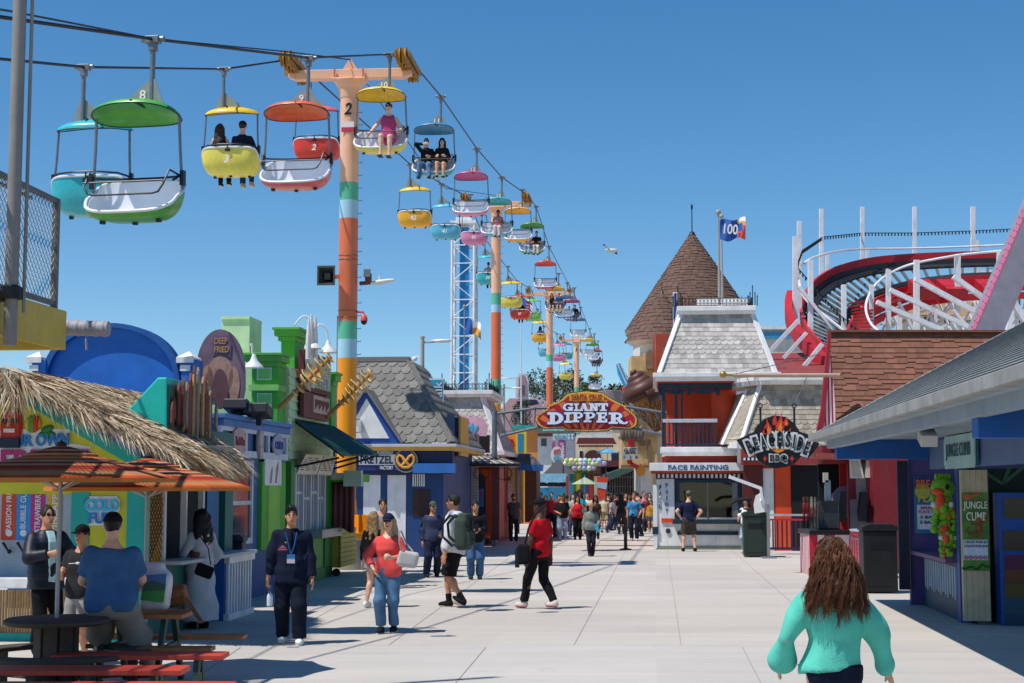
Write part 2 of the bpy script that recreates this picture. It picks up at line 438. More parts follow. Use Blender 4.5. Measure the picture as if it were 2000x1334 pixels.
def np_obj(name,V,F,m,parent=None,scale=1.,smooth=True):
 me=bpy.data.meshes.new(name);n=len(V)
 me.vertices.add(n);me.vertices.foreach_set('co',(np.asarray(V,np.float32)*scale).ravel())
 me.loops.add(len(F)*4);me.loops.foreach_set('vertex_index',np.asarray(F,np.int32).ravel())
 me.polygons.add(len(F));me.polygons.foreach_set('loop_start',np.arange(0,len(F)*4,4,dtype=np.int32))
 me.update(calc_edges=True);me.validate()
 me.polygons.foreach_set('use_smooth',[smooth]*len(me.polygons))
 me.materials.append(m)
 o=bpy.data.objects.new(name,me);COL.objects.link(o)
 if parent is not None:o.parent=parent;ORG[o]=ORG.get(parent)
 return o
def rx(a):c,s=math.cos(a),math.sin(a);return np.array([[1,0,0],[0,c,-s],[0,s,c]])
def ry(a):c,s=math.cos(a),math.sin(a);return np.array([[c,0,s],[0,1,0],[-s,0,c]])
def rz(a):c,s=math.cos(a),math.sin(a);return np.array([[c,-s,0],[s,c,0],[0,0,1]])
def ik(a,t,l1,l2,hint):
 a=np.array(a,float);t=np.array(t,float);v=t-a;D=np.linalg.norm(v);D2=min(D,(l1+l2)*.995);v=v/D;t=a+v*D2
 c=(l1*l1+D2*D2-l2*l2)/(2*l1*D2);c=max(-1,min(1,c))
 h=np.array(hint,float);h=h-v*(h@v);h/=np.linalg.norm(h)+1e-9
 return a+v*l1*c+h*l1*math.sqrt(1-c*c),t
SKIN={'light':'#d8a88c','tan':'#c28a68','brown':'#8a5a40','dark':'#54382a','pale':'#e0b8a0'}
def skin(k):return mat('skin_'+k,SKIN[k],rough=.5,var=.06,scale=9.,spec=.35)
def cloth(c,kind='cotton'):
 if kind=='puffer':return stripes('puffer_'+c,[(.82,c),(.18,'#070a12')],.055,2,rough=.5,bump=0)
 return mat('cloth_%s_%s'%(kind,c),c,rough=.85,var=.16 if kind!='denim' else .42,scale=7. if kind!='denim' else 4.,bump=.25,bscale=130. if kind!='puffer' else 40.,spec=.15)
TORSO=np.array([(-.13,.10,.09,.0),(-.06,.152,.112,.0),(.02,.162,.118,.0),(.10,.150,.112,.0),(.19,.138,.102,-.004),(.30,.152,.112,-.006),(.40,.160,.115,.0),(.455,.138,.100,.008),(.51,.088,.072,.014),(.56,.055,.052,.016)])
def human(label,loc,face=0.,h=1.75,sk='tan',hair='short',hairc='#1a1310',top=None,bot=None,shoe=('#222222','#e8e8e8'),zp=.93,pitch=0.,roll=0.,twist=0.,head=(0.,0.),LH=None,RH=None,LE=(.5,.6,-.4),RE=(-.5,.6,-.4),LF=(.10,0,.085),RF=(-.10,0,.085),LK=(.1,-1,0),RK=(-.1,-1,0),ft=(0.,0.),fat=0.,wom=0.,q=1,group=None,hat=None,extras=None,frame=CF,beard=None,glasses=False,hold=(0,0),name='person',dress=None,barefoot=False):
 """q 0 = close (fine), 1 = middle, 2 = far.  face: degrees turned from looking at the camera (+ = to the picture right)"""
 S=h/1.75;H=(.0085,.014,.026)[q];F=R(face)
 root=thing(name,label,'person' if name=='person' else name,loc,frame,group)
 root.rotation_euler=(0,0,F-frame.a)
 st=TORSO.copy()
 st[:,1]+=np.interp(st[:,0],[-.13,.0,.15,.35,.5],[.3,.8,1.,.7,.1])*fat*.075
 st[:,2]+=np.interp(st[:,0],[-.13,.0,.15,.35,.5],[.3,.8,1.1,.6,.1])*fat*.085
 st[:,3]-=np.interp(st[:,0],[-.13,.05,.15,.35,.5],[0,.6,1.,.4,0])*fat*.05
 if wom:
  st[:,1]+=np.interp(st[:,0],[-.13,-.02,.06,.19,.3,.4,.5],[.0,.012,.008,-.016,-.012,-.02,-.01])*wom
  st[:,2]+=np.interp(st[:,0],[.2,.32,.42],[0,.016,0])*wom;st[:,3]-=np.interp(st[:,0],[.2,.32,.42],[0,.014,0])*wom
 Rt=rz(R(twist))@ry(R(roll))@rx(R(pitch));P0=np.array([0,0,zp])
 T=lambda x,y,z:P0+Rt@np.array([x,y,z])
 sw=.168-.022*wom+fat*.02
 hd=Rt@rz(R(head[0]))@rx(R(head[1]));hc=T(0,-.012,.705)
 Hd=lambda x,y,z:hc+hd@np.array([x,y,z])
 arms={}
 for sgn,tgt,hint in((1,LH,LE),(-1,RH,RE)):
  s0=T(sgn*sw,.01,.437)
  t=np.array(tgt if tgt is not None else T(sgn*(.25+fat*.06),-.03,-.09),float)
  e,w=ik(s0,t,.285,.255,np.array(hint,float));arms[sgn]=(s0,e,w)
 legs={}
 for sgn,tgt,hint in((1,LF,LK),(-1,RF,RK)):
  h0=P0+rz(R(twist))@np.array([sgn*.085,0,-.03]);k,a=ik(h0,tgt,.43,.415,hint);legs[sgn]=(h0,k,a)
 b=SDF();b.stack(st,P0,Rt,k=.03)
 b.cap(T(0,.016,.50),hc+hd@np.array([0,.02,-.06]),.056-.006*wom,.052-.006*wom,.03)
 b.ell(Hd(0,.014,.018),(.074,.094,.100),.02,hd);b.ell(Hd(0,-.022,-.048),(.057,.070,.076),.03,hd);b.ell(Hd(0,-.062,-.094),(.026,.024,.022),.03,hd)
 if q<2:
  b.cap(Hd(0,-.090,.012),Hd(0,-.112,-.028),.010,.0145,.012);b.cap(Hd(-.02,-.086,-.066),Hd(.02,-.086,-.066),.009,.009,.012)
  for sg in(1,-1):b.ell(Hd(sg*.075,.016,-.012),(.011,.02,.03),.008,hd);b.ell(Hd(sg*.031,-.094,.016),(.016,.010,.010),.006,hd,sub=True)
 for sg in(1,-1):
  s0,e,w=arms[sg];m=1-.14*wom+.2*fat
  b.cap(s0,e,.052*m,.042*m,.04);b.cap(e,w,.043*m,.029*m,.02)
  hold_=hold[0]if sg==1 else hold[1]
  dr=(w-e)/np.linalg.norm(w-e);inn=np.array([-sg*1.,0,0])@np.eye(3);inn=inn-dr*(inn@dr);inn/=np.linalg.norm(inn)+1e-9;sd=np.cross(dr,inn)*sg
  if sd[1]>0:sd=-sd
  pc=w+dr*.055
  Rm=np.stack([inn,sd,dr],1)
  b.ell(pc,(.019,.042,.056),.02,Rm)
  if q<2:
   cl=1. if hold_ else .45
   for fi,(o,L)in enumerate(((.030,.072),(.010,.08),(-.011,.075),(-.030,.058))):
    k0=pc+sd*o+dr*.044;k1=k0+dr*L*.5*(1-.5*hold_)+inn*L*.30*cl;k2=k1+dr*L*.42*(1-1.7*hold_)+inn*L*.46*cl
    b.cap(k0,k1,.0112,.0102,.006);b.cap(k1,k2,.0102,.0088,.004)
   t0=pc+sd*.034-dr*.02;t1=t0+sd*.022+dr*.034+inn*.012;t2=t1+dr*.03+inn*.016
   b.cap(t0,t1,.014,.0118,.01);b.cap(t1,t2,.0118,.0098,.004)
 for sg in(1,-1):
  h0,k,a=legs[sg];m=1+.25*fat+.03*wom
  b.cap(h0,k,.086*m,.055*m,.04);mid=k+(a-k)*.3;b.cap(k,a,.052*m,.036,.03);b.ell(mid+np.array([0,.012,0]),(.053*m,.055*m,.1),.03)
  fr=rz(R(ft[0 if sg==1 else 1]));fa=a+fr@np.array([0,-.06,-.045]);b.ell(fa,(.042,.115,.034),.03,fr)
 V,Fq=b.mesh(H)
 np_obj('body',V,Fq,skin(sk),root,S)
 if q<2:
  dk=mat('eye_dark','#17100c',.3,0.);
  for sg in(1,-1):
   mb=MB();mb.ball(Vector(Hd(sg*.031,-.086,.014)),(.015,.009,.0085),n=8,rot=Matrix(hd.tolist()));o=put('eye',mb,dk,frame=frame,smooth=True);o.data.transform(Matrix.Scale(S,4));o.location=(0,0,0);o.rotation_euler=(0,0,0);o.parent=root
   mb=MB();mb.obox(Vector(Hd(sg*.032,-.094,.036)),(.036,.007,.010),Matrix(hd.tolist()));o=put('eyebrow',mb,cloth(hairc),frame=frame);o.data.transform(Matrix.Scale(S,4));o.location=(0,0,0);o.rotation_euler=(0,0,0);o.parent=root
  mb=MB();mb.ball(Vector(Hd(0,-.0925,-.066)),(.025,.007,.009),n=10,rot=Matrix(hd.tolist()));o=put('mouth',mb,mat('lips','#8a4a42',.5,.05),frame=frame,smooth=True);o.data.transform(Matrix.Scale(S,4));o.location=(0,0,0);o.rotation_euler=(0,0,0);o.parent=root
 hm=mat('hair_'+hairc,hairc,rough=.45,var=.35,scale=30.,bump=.6,bscale=90.,spec=.35)
 sd0=hash(label)%1000 if False else sum(map(ord,label))%997
 if hair and hair!='bald':
  g=SDF();g.ell(Hd(0,.020,.030),(.083,.101,.103),.02,hd)
  if hair in('short','tall'):
   if hair=='tall':
    for hx,hy,hz in((-.04,-.06,.10),(.0,-.075,.11),(.04,-.05,.105),(-.02,.0,.125),(.03,.02,.12)):g.cap(Hd(hx,hy+.03,hz-.05),Hd(hx*1.2,hy-.015,hz+.012),.035,.012,.015)
   g.ell(Hd(0,-.10,-.02),(.072,.078,.094),rot=hd,sub=True);g.ell(Hd(0,-.03,-.115),(.2,.13,.075),rot=hd,sub=True)
  else:
   L={'bob':.18,'long':.36,'curly':.30}[hair];cu=1.35 if hair=='curly' else 1.
   for sg in(-1,0,1):
    top_=Hd(sg*.055,.05,-.01);low=top_+Rt@np.array([sg*.04*cu,.035+.03*cu*(sg==0),-L]);g.cap(top_,low,.062*cu,.045*cu,.05)
   if hair=='curly':g.ell(Hd(0,.03,.01),(.115,.12,.125),.03,hd)
   g.ell(Hd(0,-.105,-.04),(.062,.075,.098),rot=hd,sub=True)
  V,Fq=g.mesh(H*1.1,fold=.008 if hair=='curly' else .004,seed=sd0,fs=55);np_obj('hair',V,Fq,hm,root,S)
 if beard:
  g=SDF();g.ell(Hd(0,-.035,-.075),(.062,.066,.055),.02,hd);g.ell(Hd(0,-.105,-.01),(.07,.06,.052),rot=hd,sub=True)
  V,Fq=g.mesh(H);np_obj('beard',V,Fq,mat('hair_'+beard,beard,rough=.7,var=.3,scale=30.,bump=.5),root,S)
 if glasses:
  g=SDF();
  for sg in(1,-1):g.ell(Hd(sg*.034,-.1,.014),(.03,.008,.02),.004,hd);g.cap(Hd(sg*.06,-.092,.018),Hd(sg*.08,.01,.012),.004,.004,.004)
  g.cap(Hd(-.02,-.104,.018),Hd(.02,-.104,.018),.005,.005,.004)
  V,Fq=g.mesh(min(H,.009));np_obj('sunglasses',V,Fq,mat('sunglass','#0a0a0c',.12,0.),root,S)
 if hat:
  kind,hcol=hat[0],hat[1];hmm=cloth(hcol)
  g=SDF();g.ell(Hd(0,.014,.040),(.090,.108,.096),.01,hd);n=hd@np.array([0,0,-1.]);g.cut(Hd(0,0,.032),n)
  V,Fq=g.mesh(H);o=np_obj('hat_crown',V,Fq,hmm,root,S);
  g=SDF()
  if kind=='cap':g.ell(Hd(0,-.115,.034),(.068,.082,.010),.01,hd@rx(.12))
  elif kind=='capback':g.ell(Hd(0,.115,.034),(.06,.06,.012),.01,hd)
  else:g.ell(Hd(0,.01,.028),(.165,.185,.016),.01,hd)
  V,Fq=g.mesh(min(H,.011));np_obj('hat_brim',V,Fq,cloth(hat[2]if len(hat)>2 else hcol),root,S)
 if top:
  ty,tc=top[0],top[1];o_=dict(top[2])if len(top)>2 else{}
  inf=o_.get('inf',.014);hem=o_.get('hem',-.06);slv=o_.get('sleeve',{'tee':.55,'long':1.9,'tank':0.,'polo':.6}.get(ty,.55));loose=o_.get('loose',1.)
  g=SDF();s2=st.copy();s2[:,1]+=np.interp(s2[:,0],[-.1,.1,.4,.5],[.014,.012,.002,0])*loose;s2[:,2]+=np.interp(s2[:,0],[-.1,.1,.4,.5],[.014,.012,.002,0])*loose
  if hem<-.13:s2=np.vstack([[hem-.02,st[1,1]+.03*loose,st[1,2]+.03*loose,0],s2[1:]])
  g.stack(s2,P0,Rt,infl=inf,z0=hem,z1=.50 if not o_.get('collar')else .545,k=.03)
  for sg in(1,-1):
   s0,e,w=arms[sg];m=(1-.14*wom+.2*fat);sw_=o_.get('puff',0.)
   if slv>0:
    f1=min(1.,slv);end=s0+(e-s0)*f1
    kk=o_.get('k',.035);g.cap(s0,end,.054*m+inf+.002,(.049*m+inf+.004*loose),kk,flat=slv<1)
    if slv>1:
     f2=min(1.,slv-1);end2=e+(w-e)*f2
     if sw_:g.cap(e+(w-e)*.1,e+(w-e)*.72,.045*m+inf+sw_*.4,.05*m+inf+sw_,kk);g.cap(e+(w-e)*.72,end2,.046+inf,.028+inf*.6,.02,flat=True)
     else:g.cap(e,end2,.047*m+inf,(.033 if f2>.8 else .041)*m+inf,.03,flat=True)
   else:g.cap(T(sg*.10,.01,.50),T(sg*.12,0,.40),.03+inf,.03,.03)
  if o_.get('hood'):g.ell(T(0,.085,.50),(.125,.075,.085),.04,Rt);g.cap(T(-.09,0,.53),T(.09,0,.53),.045,.045,.04)
  if o_.get('collar'):g.cap(T(0,.018,.50),T(0,.012,.555),.074,.070,.02,flat=True)
  else:g.ell(T(0,-.05,.53),(.062,.06,.05+o_.get('neck',0.)),rot=Rt,sub=True)
  V,Fq=g.mesh(H,fold=o_.get('fold',.007),seed=sd0,fs=o_.get('fs',17.))
  tm=o_['mat']if 'mat' in o_ else cloth(tc,o_.get('kind','cotton'))
  np_obj({'tee':'shirt','polo':'polo_shirt','long':o_.get('name','jacket'),'tank':'top'}.get(ty,'shirt'),V,Fq,tm,root,S)
 if dress:
  g=SDF();s2=st.copy();s2[0]=[-.60,.25,.22,.0];s2[1]=[-.1,.185,.155,0];s2=np.vstack([[-.80,.27,.24,0],s2])
  g.stack(s2,P0,Rt,infl=.016,z1=.5,k=.03)
  for sg in(1,-1):
   s0,e,w=arms[sg];g.cap(s0,e,.075,.068,.035);g.cap(e,e+(w-e)*.75,.062,.055,.03,flat=True)
  g.ell(T(0,-.05,.53),(.062,.06,.05),rot=Rt,sub=True)
  V,Fq=g.mesh(H,fold=.012,seed=sd0,fs=20);np_obj('dress',V,Fq,cloth(dress),root,S)
 if bot:
  ty,bc=bot[0],bot[1];o_=dict(bot[2])if len(bot)>2 else{}
  inf=o_.get('inf',.010);g=SDF()
  s2=np.vstack([[-.16,.09,.085,0],st[st[:,0]<.14]]);g.stack(s2,P0,Rt,infl=inf+.012,z0=-.15,z1=o_.get('waist',.06),k=.03)
  for sg in(1,-1):
   h0,k,a=legs[sg];m=1+.25*fat+.03*wom;wd=o_.get('wide',1.)
   if ty=='shorts':
    f=o_.get('len',.8);e=h0+(k-h0)*f;g.cap(h0,e,.088*m+inf,(.068+.014*wd)*m+inf,.03,flat=True)
   elif ty=='skirt':pass
   else:
    g.cap(h0,k,.088*m+inf,.058*m*wd+inf,.035);e=k+(a-k)*o_.get('len',.97);g.cap(k,e,.057*m*wd+inf,(.046*wd+.006)*1.+inf*.7,.03,flat=True)
  if ty=='skirt':s3=np.array([(-o_.get('len',.3),.24,.2,0),(-.1,.18,.14,0),(.08,.15,.12,0)]);g.stack(s3,P0,np.eye(3),infl=.012,k=.03)
  V,Fq=g.mesh(H,fold=.006,seed=sd0+3,fs=20.)
  np_obj('shorts' if ty=='shorts' else('skirt' if ty=='skirt' else 'trousers'),V,Fq,o_['mat']if 'mat' in o_ else cloth(bc,o_.get('kind','cotton')),root,S)
 if not barefoot:
  for sg in(1,-1):
   h0,k,a=legs[sg];fr=rz(R(ft[0 if sg==1 else 1]))
   sl=rx(0.);dirl=(a-k)/np.linalg.norm(a-k)
   tilt=0.
   if a[2]>.12 and zp>.8:tilt=-.5
   fr=fr@rx(tilt)
   c=a+fr@np.array([0,-.055,-.04])
   g=SDF();g.ell(c+fr@np.array([0,0,.0]),(.050,.132,.046),.02,fr);g.cap(a+fr@np.array([0,.02,-.01]),a+fr@np.array([0,-.03,-.03]),.046,.05,.03);n=fr@np.array([0,0,-1.]);g.cut(c+n*.028,n)
   V,Fq=g.mesh(min(H,.014));o=np_obj('shoe',V,Fq,cloth(shoe[0],'shoe'),root,S)
   if q<2:
    g=SDF();g.ell(c,(.053,.136,.06),.02,fr);g.cut(c+n*.045,n);g.cut(c+n*.024,-n);V,Fq=g.mesh(min(H,.010));np_obj('sole',V,Fq,cloth(shoe[1],'shoe'),o,S)
   if len(shoe)>2 and q<2:
    g=SDF();g.cap(a+np.array([0,0,.0]),a-dirl*.13,.045,.05,.01,flat=True);V,Fq=g.mesh(H);np_obj('sock',V,Fq,cloth(shoe[2]),root,S)
 return root,dict(T=T,Hd=Hd,arms=arms,legs=legs,S=S,F=F,Rt=Rt)
cam=bpy.data.cameras.new('camera');co=bpy.data.objects.new('camera',cam);COL.objects.link(co)
co.location=(0,0,CAMZ);co.rotation_euler=(math.pi/2+TILT,0,0)
cam.sensor_width=36;cam.lens=FPX*36/2000;cam.clip_end=6000;cam.clip_start=.1
sc.camera=co
SUN=Vector((.45,.24,-1.)).normalized()
sl=bpy.data.lights.new('sun','SUN');sl.energy=4.9;sl.angle=R(.53);sl.color=(1,.955,.89)
so=bpy.data.objects.new('sun',sl);COL.objects.link(so);so.rotation_euler=SUN.to_track_quat('-Z','Y').to_euler()
wo=bpy.data.worlds.new('World');sc.world=wo;wo.use_nodes=True
nt=wo.node_tree;bg=nt.nodes['Background']
sk_=nt.nodes.new('ShaderNodeTexSky');sk_.sky_type='NISHITA';sk_.sun_disc=False
sk_.sun_elevation=math.asin(-SUN.z);sk_.sun_rotation=R(242);sk_.air_density=.85;sk_.dust_density=0;sk_.ozone_density=2.5;sk_.altitude=0
_tc=nt.nodes.new('ShaderNodeTexCoord');_vm=nt.nodes.new('ShaderNodeVectorMath');_vm.operation='ADD';_vm.inputs[1].default_value=(0,0,.018)
_nm=nt.nodes.new('ShaderNodeVectorMath');_nm.operation='NORMALIZE';_hs=nt.nodes.new('ShaderNodeHueSaturation');_hs.inputs['Saturation'].default_value=1.29;_hs.inputs['Hue'].default_value=.496
nt.links.new(_tc.outputs['Generated'],_vm.inputs[0]);nt.links.new(_vm.outputs[0],_nm.inputs[0]);nt.links.new(_nm.outputs[0],sk_.inputs[0])
nt.links.new(sk_.outputs[0],_hs.inputs['Color']);nt.links.new(_hs.outputs[0],bg.inputs[0]);bg.inputs[1].default_value=.128
sc.view_settings.view_transform='Standard';sc.view_settings.look='None';sc.view_settings.exposure=0.
sc.cycles.max_bounces=6;sc.cycles.transparent_max_bounces=12;sc.cycles.use_denoising=True
def concrete(name,col,stain=.5):
 m=bpy.data.materials.new(name);m.use_nodes=True;N=NT(m);b=N.n['Principled BSDF'];b.inputs['Roughness'].default_value=.85;b.inputs['Specular IOR Level'].default_value=.25
 tc=N.a('ShaderNodeTexCoord');mp=N.a('ShaderNodeMapping');N.l(tc.outputs['Object'],mp.inputs[0]);mp.inputs['Scale'].default_value=(.35,1.,1.)
 a=N.a('ShaderNodeTexNoise',i_Scale=.55,i_Detail=8.,i_Roughness=.62);N.l(mp.outputs[0],a.inputs[0])
 c=N.a('ShaderNodeTexNoise',i_Scale=38.,i_Detail=4.);N.l(tc.outputs['Object'],c.inputs[0])
 m2=N.a('ShaderNodeMapping');N.l(tc.outputs['Object'],m2.inputs[0]);m2.inputs['Scale'].default_value=(.25,5.,1.)
 st=N.a('ShaderNodeTexNoise',i_Scale=1.2,i_Detail=7.,i_Roughness=.7);N.l(m2.outputs[0],st.inputs[0])
 def rng(n,lo,hi,f0=.3,f1=.7):
  r=N.a('ShaderNodeMapRange');N.l(n.outputs['Fac'],r.inputs[0]);r.inputs[1].default_value=f0;r.inputs[2].default_value=f1;r.inputs[3].default_value=lo;r.inputs[4].default_value=hi;return r
 k=N.a('ShaderNodeMath',operation='MULTIPLY');N.l(rng(a,.88,1.07).outputs[0],k.inputs[0]);N.l(rng(c,.95,1.04).outputs[0],k.inputs[1])
 k2=N.a('ShaderNodeMath',operation='MULTIPLY');N.l(k.outputs[0],k2.inputs[0]);N.l(rng(st,.95,1.02,.35,.65).outputs[0],k2.inputs[1])
 vo=N.a('ShaderNodeTexVoronoi',i_Scale=2.3);N.l(tc.outputs['Object'],vo.inputs[0])
 sp=N.a('ShaderNodeMapRange');N.l(vo.outputs['Distance'],sp.inputs[0]);sp.inputs[1].default_value=.025;sp.inputs[2].default_value=.07;sp.inputs[3].default_value=.72;sp.inputs[4].default_value=1.
 k3=N.a('ShaderNodeMath',operation='MULTIPLY');N.l(k2.outputs[0],k3.inputs[0]);N.l(sp.outputs[0],k3.inputs[1])
 m3=N.a('ShaderNodeMapping');m3.inputs['Rotation'].default_value=(0,0,WA);N.l(tc.outputs['Object'],m3.inputs[0])
 bk=N.a('ShaderNodeTexBrick',i_Scale=1.,i_Mortar_Size=0.);bk.inputs['Color1'].default_value=(.92,.92,.92,1);bk.inputs['Color2'].default_value=(1.05,1.05,1.05,1);bk.inputs['Brick Width'].default_value=4.2;bk.inputs['Row Height'].default_value=3.1;N.l(m3.outputs[0],bk.inputs[0])
 k4=N.a('ShaderNodeMath',operation='MULTIPLY');N.l(k3.outputs[0],k4.inputs[0]);N.l(bk.outputs[0],k4.inputs[1])
 bl=N.a('ShaderNodeTexNoise',i_Scale=.9,i_Detail=9.,i_Roughness=.75,i_Distortion=.6);N.l(tc.outputs['Object'],bl.inputs[0]);k5=N.a('ShaderNodeMath',operation='MULTIPLY');N.l(k4.outputs[0],k5.inputs[0]);N.l(rng(bl,1.,.86,.58,.70).outputs[0],k5.inputs[1]);k3=k5
 s=N.a('ShaderNodeVectorMath',operation='SCALE');s.inputs[0].default_value=lin(col)[:3];N.l(k3.outputs[0],s.inputs['Scale']);N.l(s.outputs[0],b.inputs['Base Color'])
 bp=N.a('ShaderNodeBump',i_Strength=.12,i_Distance=.01);N.l(c.outputs['Fac'],bp.inputs['Height']);N.l(bp.outputs[0],b.inputs['Normal'])
 return m
mb=MB();mb.quad((-900,-60,0),(900,-60,0),(900,2500,0),(-900,2500,0))
tag(put('ground',mb,mat('ground_sand','#a89f90',.9,.2,.2),frame=CF),kind='structure')
ST=concrete('concrete_warm','#bcb5ac');SG=concrete('concrete_grey','#b9b4ad')
JD=mat('joint_dark','#938b83',.9,.1)
y0=CF.G(1000,1262).y
mb=MB();mb.quad((-30,y0,.006),(45,y0,.006),(60,230,.006),(-20,230,.006))
def gline(mb,a,b,w=.012,z=.010,m=1):
 a=CF.G(*a,z);b=CF.G(*b,z);d=(b-a);d.z=0;n=Vector((d.y,-d.x,0)).normalized()*w/2
 mb.quad(a-n,a+n,b+n,b-n,m)
gline(mb,(1121,1259),(1236,1050),.009)
gline(mb,(1330,1259),(1300,1050),.007)
for py in(1200,1148,1096,1065,1040,1020):gline(mb,(380,py+.5),(1990,py),.008)
for a in((760,1259,1000,1085),(1640,1259,1390,1040),(520,1259,870,1070)):gline(mb,a[:2],a[2:],.01)
tag(put('walkway',mb,[ST,JD],frame=CF),kind='structure')
mb=MB();mb.quad((-30,2,.006),(30,2,.006),(30,y0-.01,.006),(-30,y0-.01,.006))
gline(mb,(850,1380),(949,1264),.009);gline(mb,(1510,1380),(1450,1264),.009);gline(mb,(300,1380),(470,1264),.012)
tag(put('pavement',mb,[SG,JD],frame=CF),kind='structure')
STEEL=mat('galvanised_steel','#7d8286',.45,.18,9.,metal=.55,bump=.05);DARKST=mat('black_steel','#1c1d21',.45,.1)
CHC={k:mat('fibreglass_'+k,v,.38,.16,5.,spec=.45,coat=.2,dirt=.16)for k,v in dict(green='#4aa33c',teal='#2fb3bd',yellow='#f0c417',orange='#e2592a',red='#dd3a2c',coral='#e8696a',blue='#2a86b8',magenta='#b84a86',amber='#f0b02c',sky='#58b8d4',pink='#dd86b0',lime='#7ccf62',lemon='#ecd95a',white='#e9eef0').items()}
WHT=mat('white_fibreglass','#e6e9ee',.3,.04,3.,coat=.3)
NUMW=mat('number_white','#eeeae0',.5,.05);BLK=mat('black_paint','#101114',.5,.08)
GUS=mat('gusset_grey','#8b9490',.6,.15,12.)
def bowl(f=1.,dz=0.,nu=48,nv=9,ins=0.):
 vs=[];fs=[]
 for v in range(nv):
  q=(v/(nv-1))*math.pi/2
  for u in range(nu):
   t=2*math.pi*u/nu;c,s=math.cos(t),math.sin(t)
   ex=2/3.5;px=(abs(c)**ex)*(1 if c>0 else-1);py=(abs(s)**ex)*(1 if s>0 else-1)
   hgt=.36+.235*math.tanh(2.0*s)/math.tanh(2.0)-(.05 if s<-.6 else 0)*((-s-.6)/.4)
   rr=math.sin(q)**.42;z=(hgt-dz)*(1-math.cos(q))
   bul=1-.10*(max(0,s)*(z/.6))
   vs.append((px*(.655-ins)*rr,py*(.345-ins)*rr*bul-.02*(1-rr),-2.48+dz+z))
 for v in range(nv-1):
  for u in range(nu):fs.append((v*nu+u,v*nu+(u+1)%nu,(v+1)*nu+(u+1)%nu,(v+1)*nu+u))
 fs.append(tuple(range(nu-1,-1,-1)))
 return vs,fs,nu,nv
def chair_proto():
 t=thing('chairlift','proto','chairlift seat',(0,0,0),WF)
 mb=MB();mb.tube([(0,.02,.0),(0,.02,-.9)],.036,10);mb.box(-.10,.10,-.05,.07,-.06,.035);mb.box(-.05,.05,-.03,.07,-.16,-.05);mb.tube([(-.16,.02,0),(.16,.02,0)],.04,8)
 put('hanger',mb,STEEL,t,bevel=.006)
 mb=MB();mb.prism([(-.46,-.90),(.18,-.90),(.045,-.55),(-.03,-.55)],'y',.0,.012);put('number_plate',mb,GUS,t)
 Rc=Matrix.Rotation(R(-12),3,'X');mb=MB();vs=[];fs=[];nu,nv=40,7
 for k,off in((0,0),(1,-.018)):
  for v in range(nv):
   q=v/(nv-1)*math.pi/2;rr=math.sin(q);z=.135*math.cos(q)**.8 if v<nv-1 else 0
   for u in range(nu):
    a=2*math.pi*u/nu;ca,sa=math.cos(a),math.sin(a)
    p=Vector((math.copysign(abs(ca)**.85,ca)*(.615+off)*rr,math.copysign(abs(sa)**.85,sa)*(.375+off)*rr,z+off*(v<nv-1)-.05*(ca*rr)**2))
    vs.append(Rc@p+Vector((0,0,-1.02)))
 for k in range(2):
  for v in range(nv-1):
   for u in range(nu):fs.append(tuple(k*nu*nv+i for i in(v*nu+u,v*nu+(u+1)%nu,(v+1)*nu+(u+1)%nu,(v+1)*nu+u)))
 for u in range(nu):a=(nv-1)*nu+u;b=(nv-1)*nu+(u+1)%nu;fs.append((a,b,b+nu*nv,a+nu*nv))
 mb.add(vs,fs);c=put('canopy',mb,CHC['green'],t,smooth=True,fix=True)
 rim=vs[(nv-1)*nu:nv*nu];mb=MB();mb.tube([Vector(p)+Vector((0,0,-.004))for p in rim],.009,6,closed=True);mb.box(.06,.09,-.36,.3,-.92,-.905)
 put('canopy_trim',mb,DARKST,c)
 for s in(-1,1):
  mb=MB();mb.tube([(s*.595,.02,-1.06),(s*.61,.04,-1.5),(s*.645,.06,-2.1)],.021,8);put('side_rod',mb,STEEL,t,smooth=True)
 vs,fs,nu,nv=bowl();mb=MB();mb.add(vs,fs);tb=put('tub',mb,CHC['green'],t,smooth=True)
 v2,f2,_,_=bowl(dz=.05,ins=.045);mb=MB();mb.add(v2,[tuple(reversed(f))for f in f2]);n0=len(v2)
 ro=vs[(nv-1)*nu:];
 base=len(mb.v);mb.add(ro,[]);inn=(nv-1)*nu
 for u in range(nu):mb.f.append([base+u,base+(u+1)%nu,inn+(u+1)%nu,inn+u]);mb.m.append(0)
 mb.tube([Vector(p)*.985+Vector((0,0,-.02))for p in ro],.024,8,closed=True)
 put('seat_liner',mb,WHT,t,smooth=True,fix=False)
 mb=MB();mb.tube([(-.64,.05,-1.86),(-.5,.26,-1.83),(-.2,.36,-1.82),(.2,.36,-1.82),(.5,.26,-1.83),(.64,.05,-1.86)],.016,6)
 mb.tube([(0,.36,-1.82),(0,.34,-1.95)],.014,6);mb.obox((0,.335,-1.95),(.1,.04,.06))
 for s in(-1,1):mb.obox((s*.65,.05,-1.9),(.05,.09,.2));mb.tube([(s*.64,.05,-1.84),(s*.58,-.1,-1.95)],.02,6)
 for p in((-.4,-.12),(.4,-.12),(0,.02)):mb.obox((p[0],p[1],-2.475),(.06,.06,.07))
 put('back_rail',mb,DARKST,t,smooth=True)
 mb=MB();mb.tube([(-.6,.05,-1.86),(-.57,-.2,-1.83),(-.56,-.36,-2.05),(-.5,-.37,-2.15),(-.42,-.37,-2.17),(.42,-.37,-2.17),(.5,-.37,-2.15),(.56,-.36,-2.05),(.57,-.2,-1.83),(.6,.05,-1.86)],.014,6)
 mb.tube([(-.56,-.365,-2.0),(.56,-.365,-2.0)],.012,6);put('lap_bar',mb,DARKST,t,smooth=True)
 for ch in t.children:
  if ch.name.split('.')[0]not in('hanger','number_plate'):ch.location.x-=.2
 return t
PROTO=chair_proto()
CHN=[]
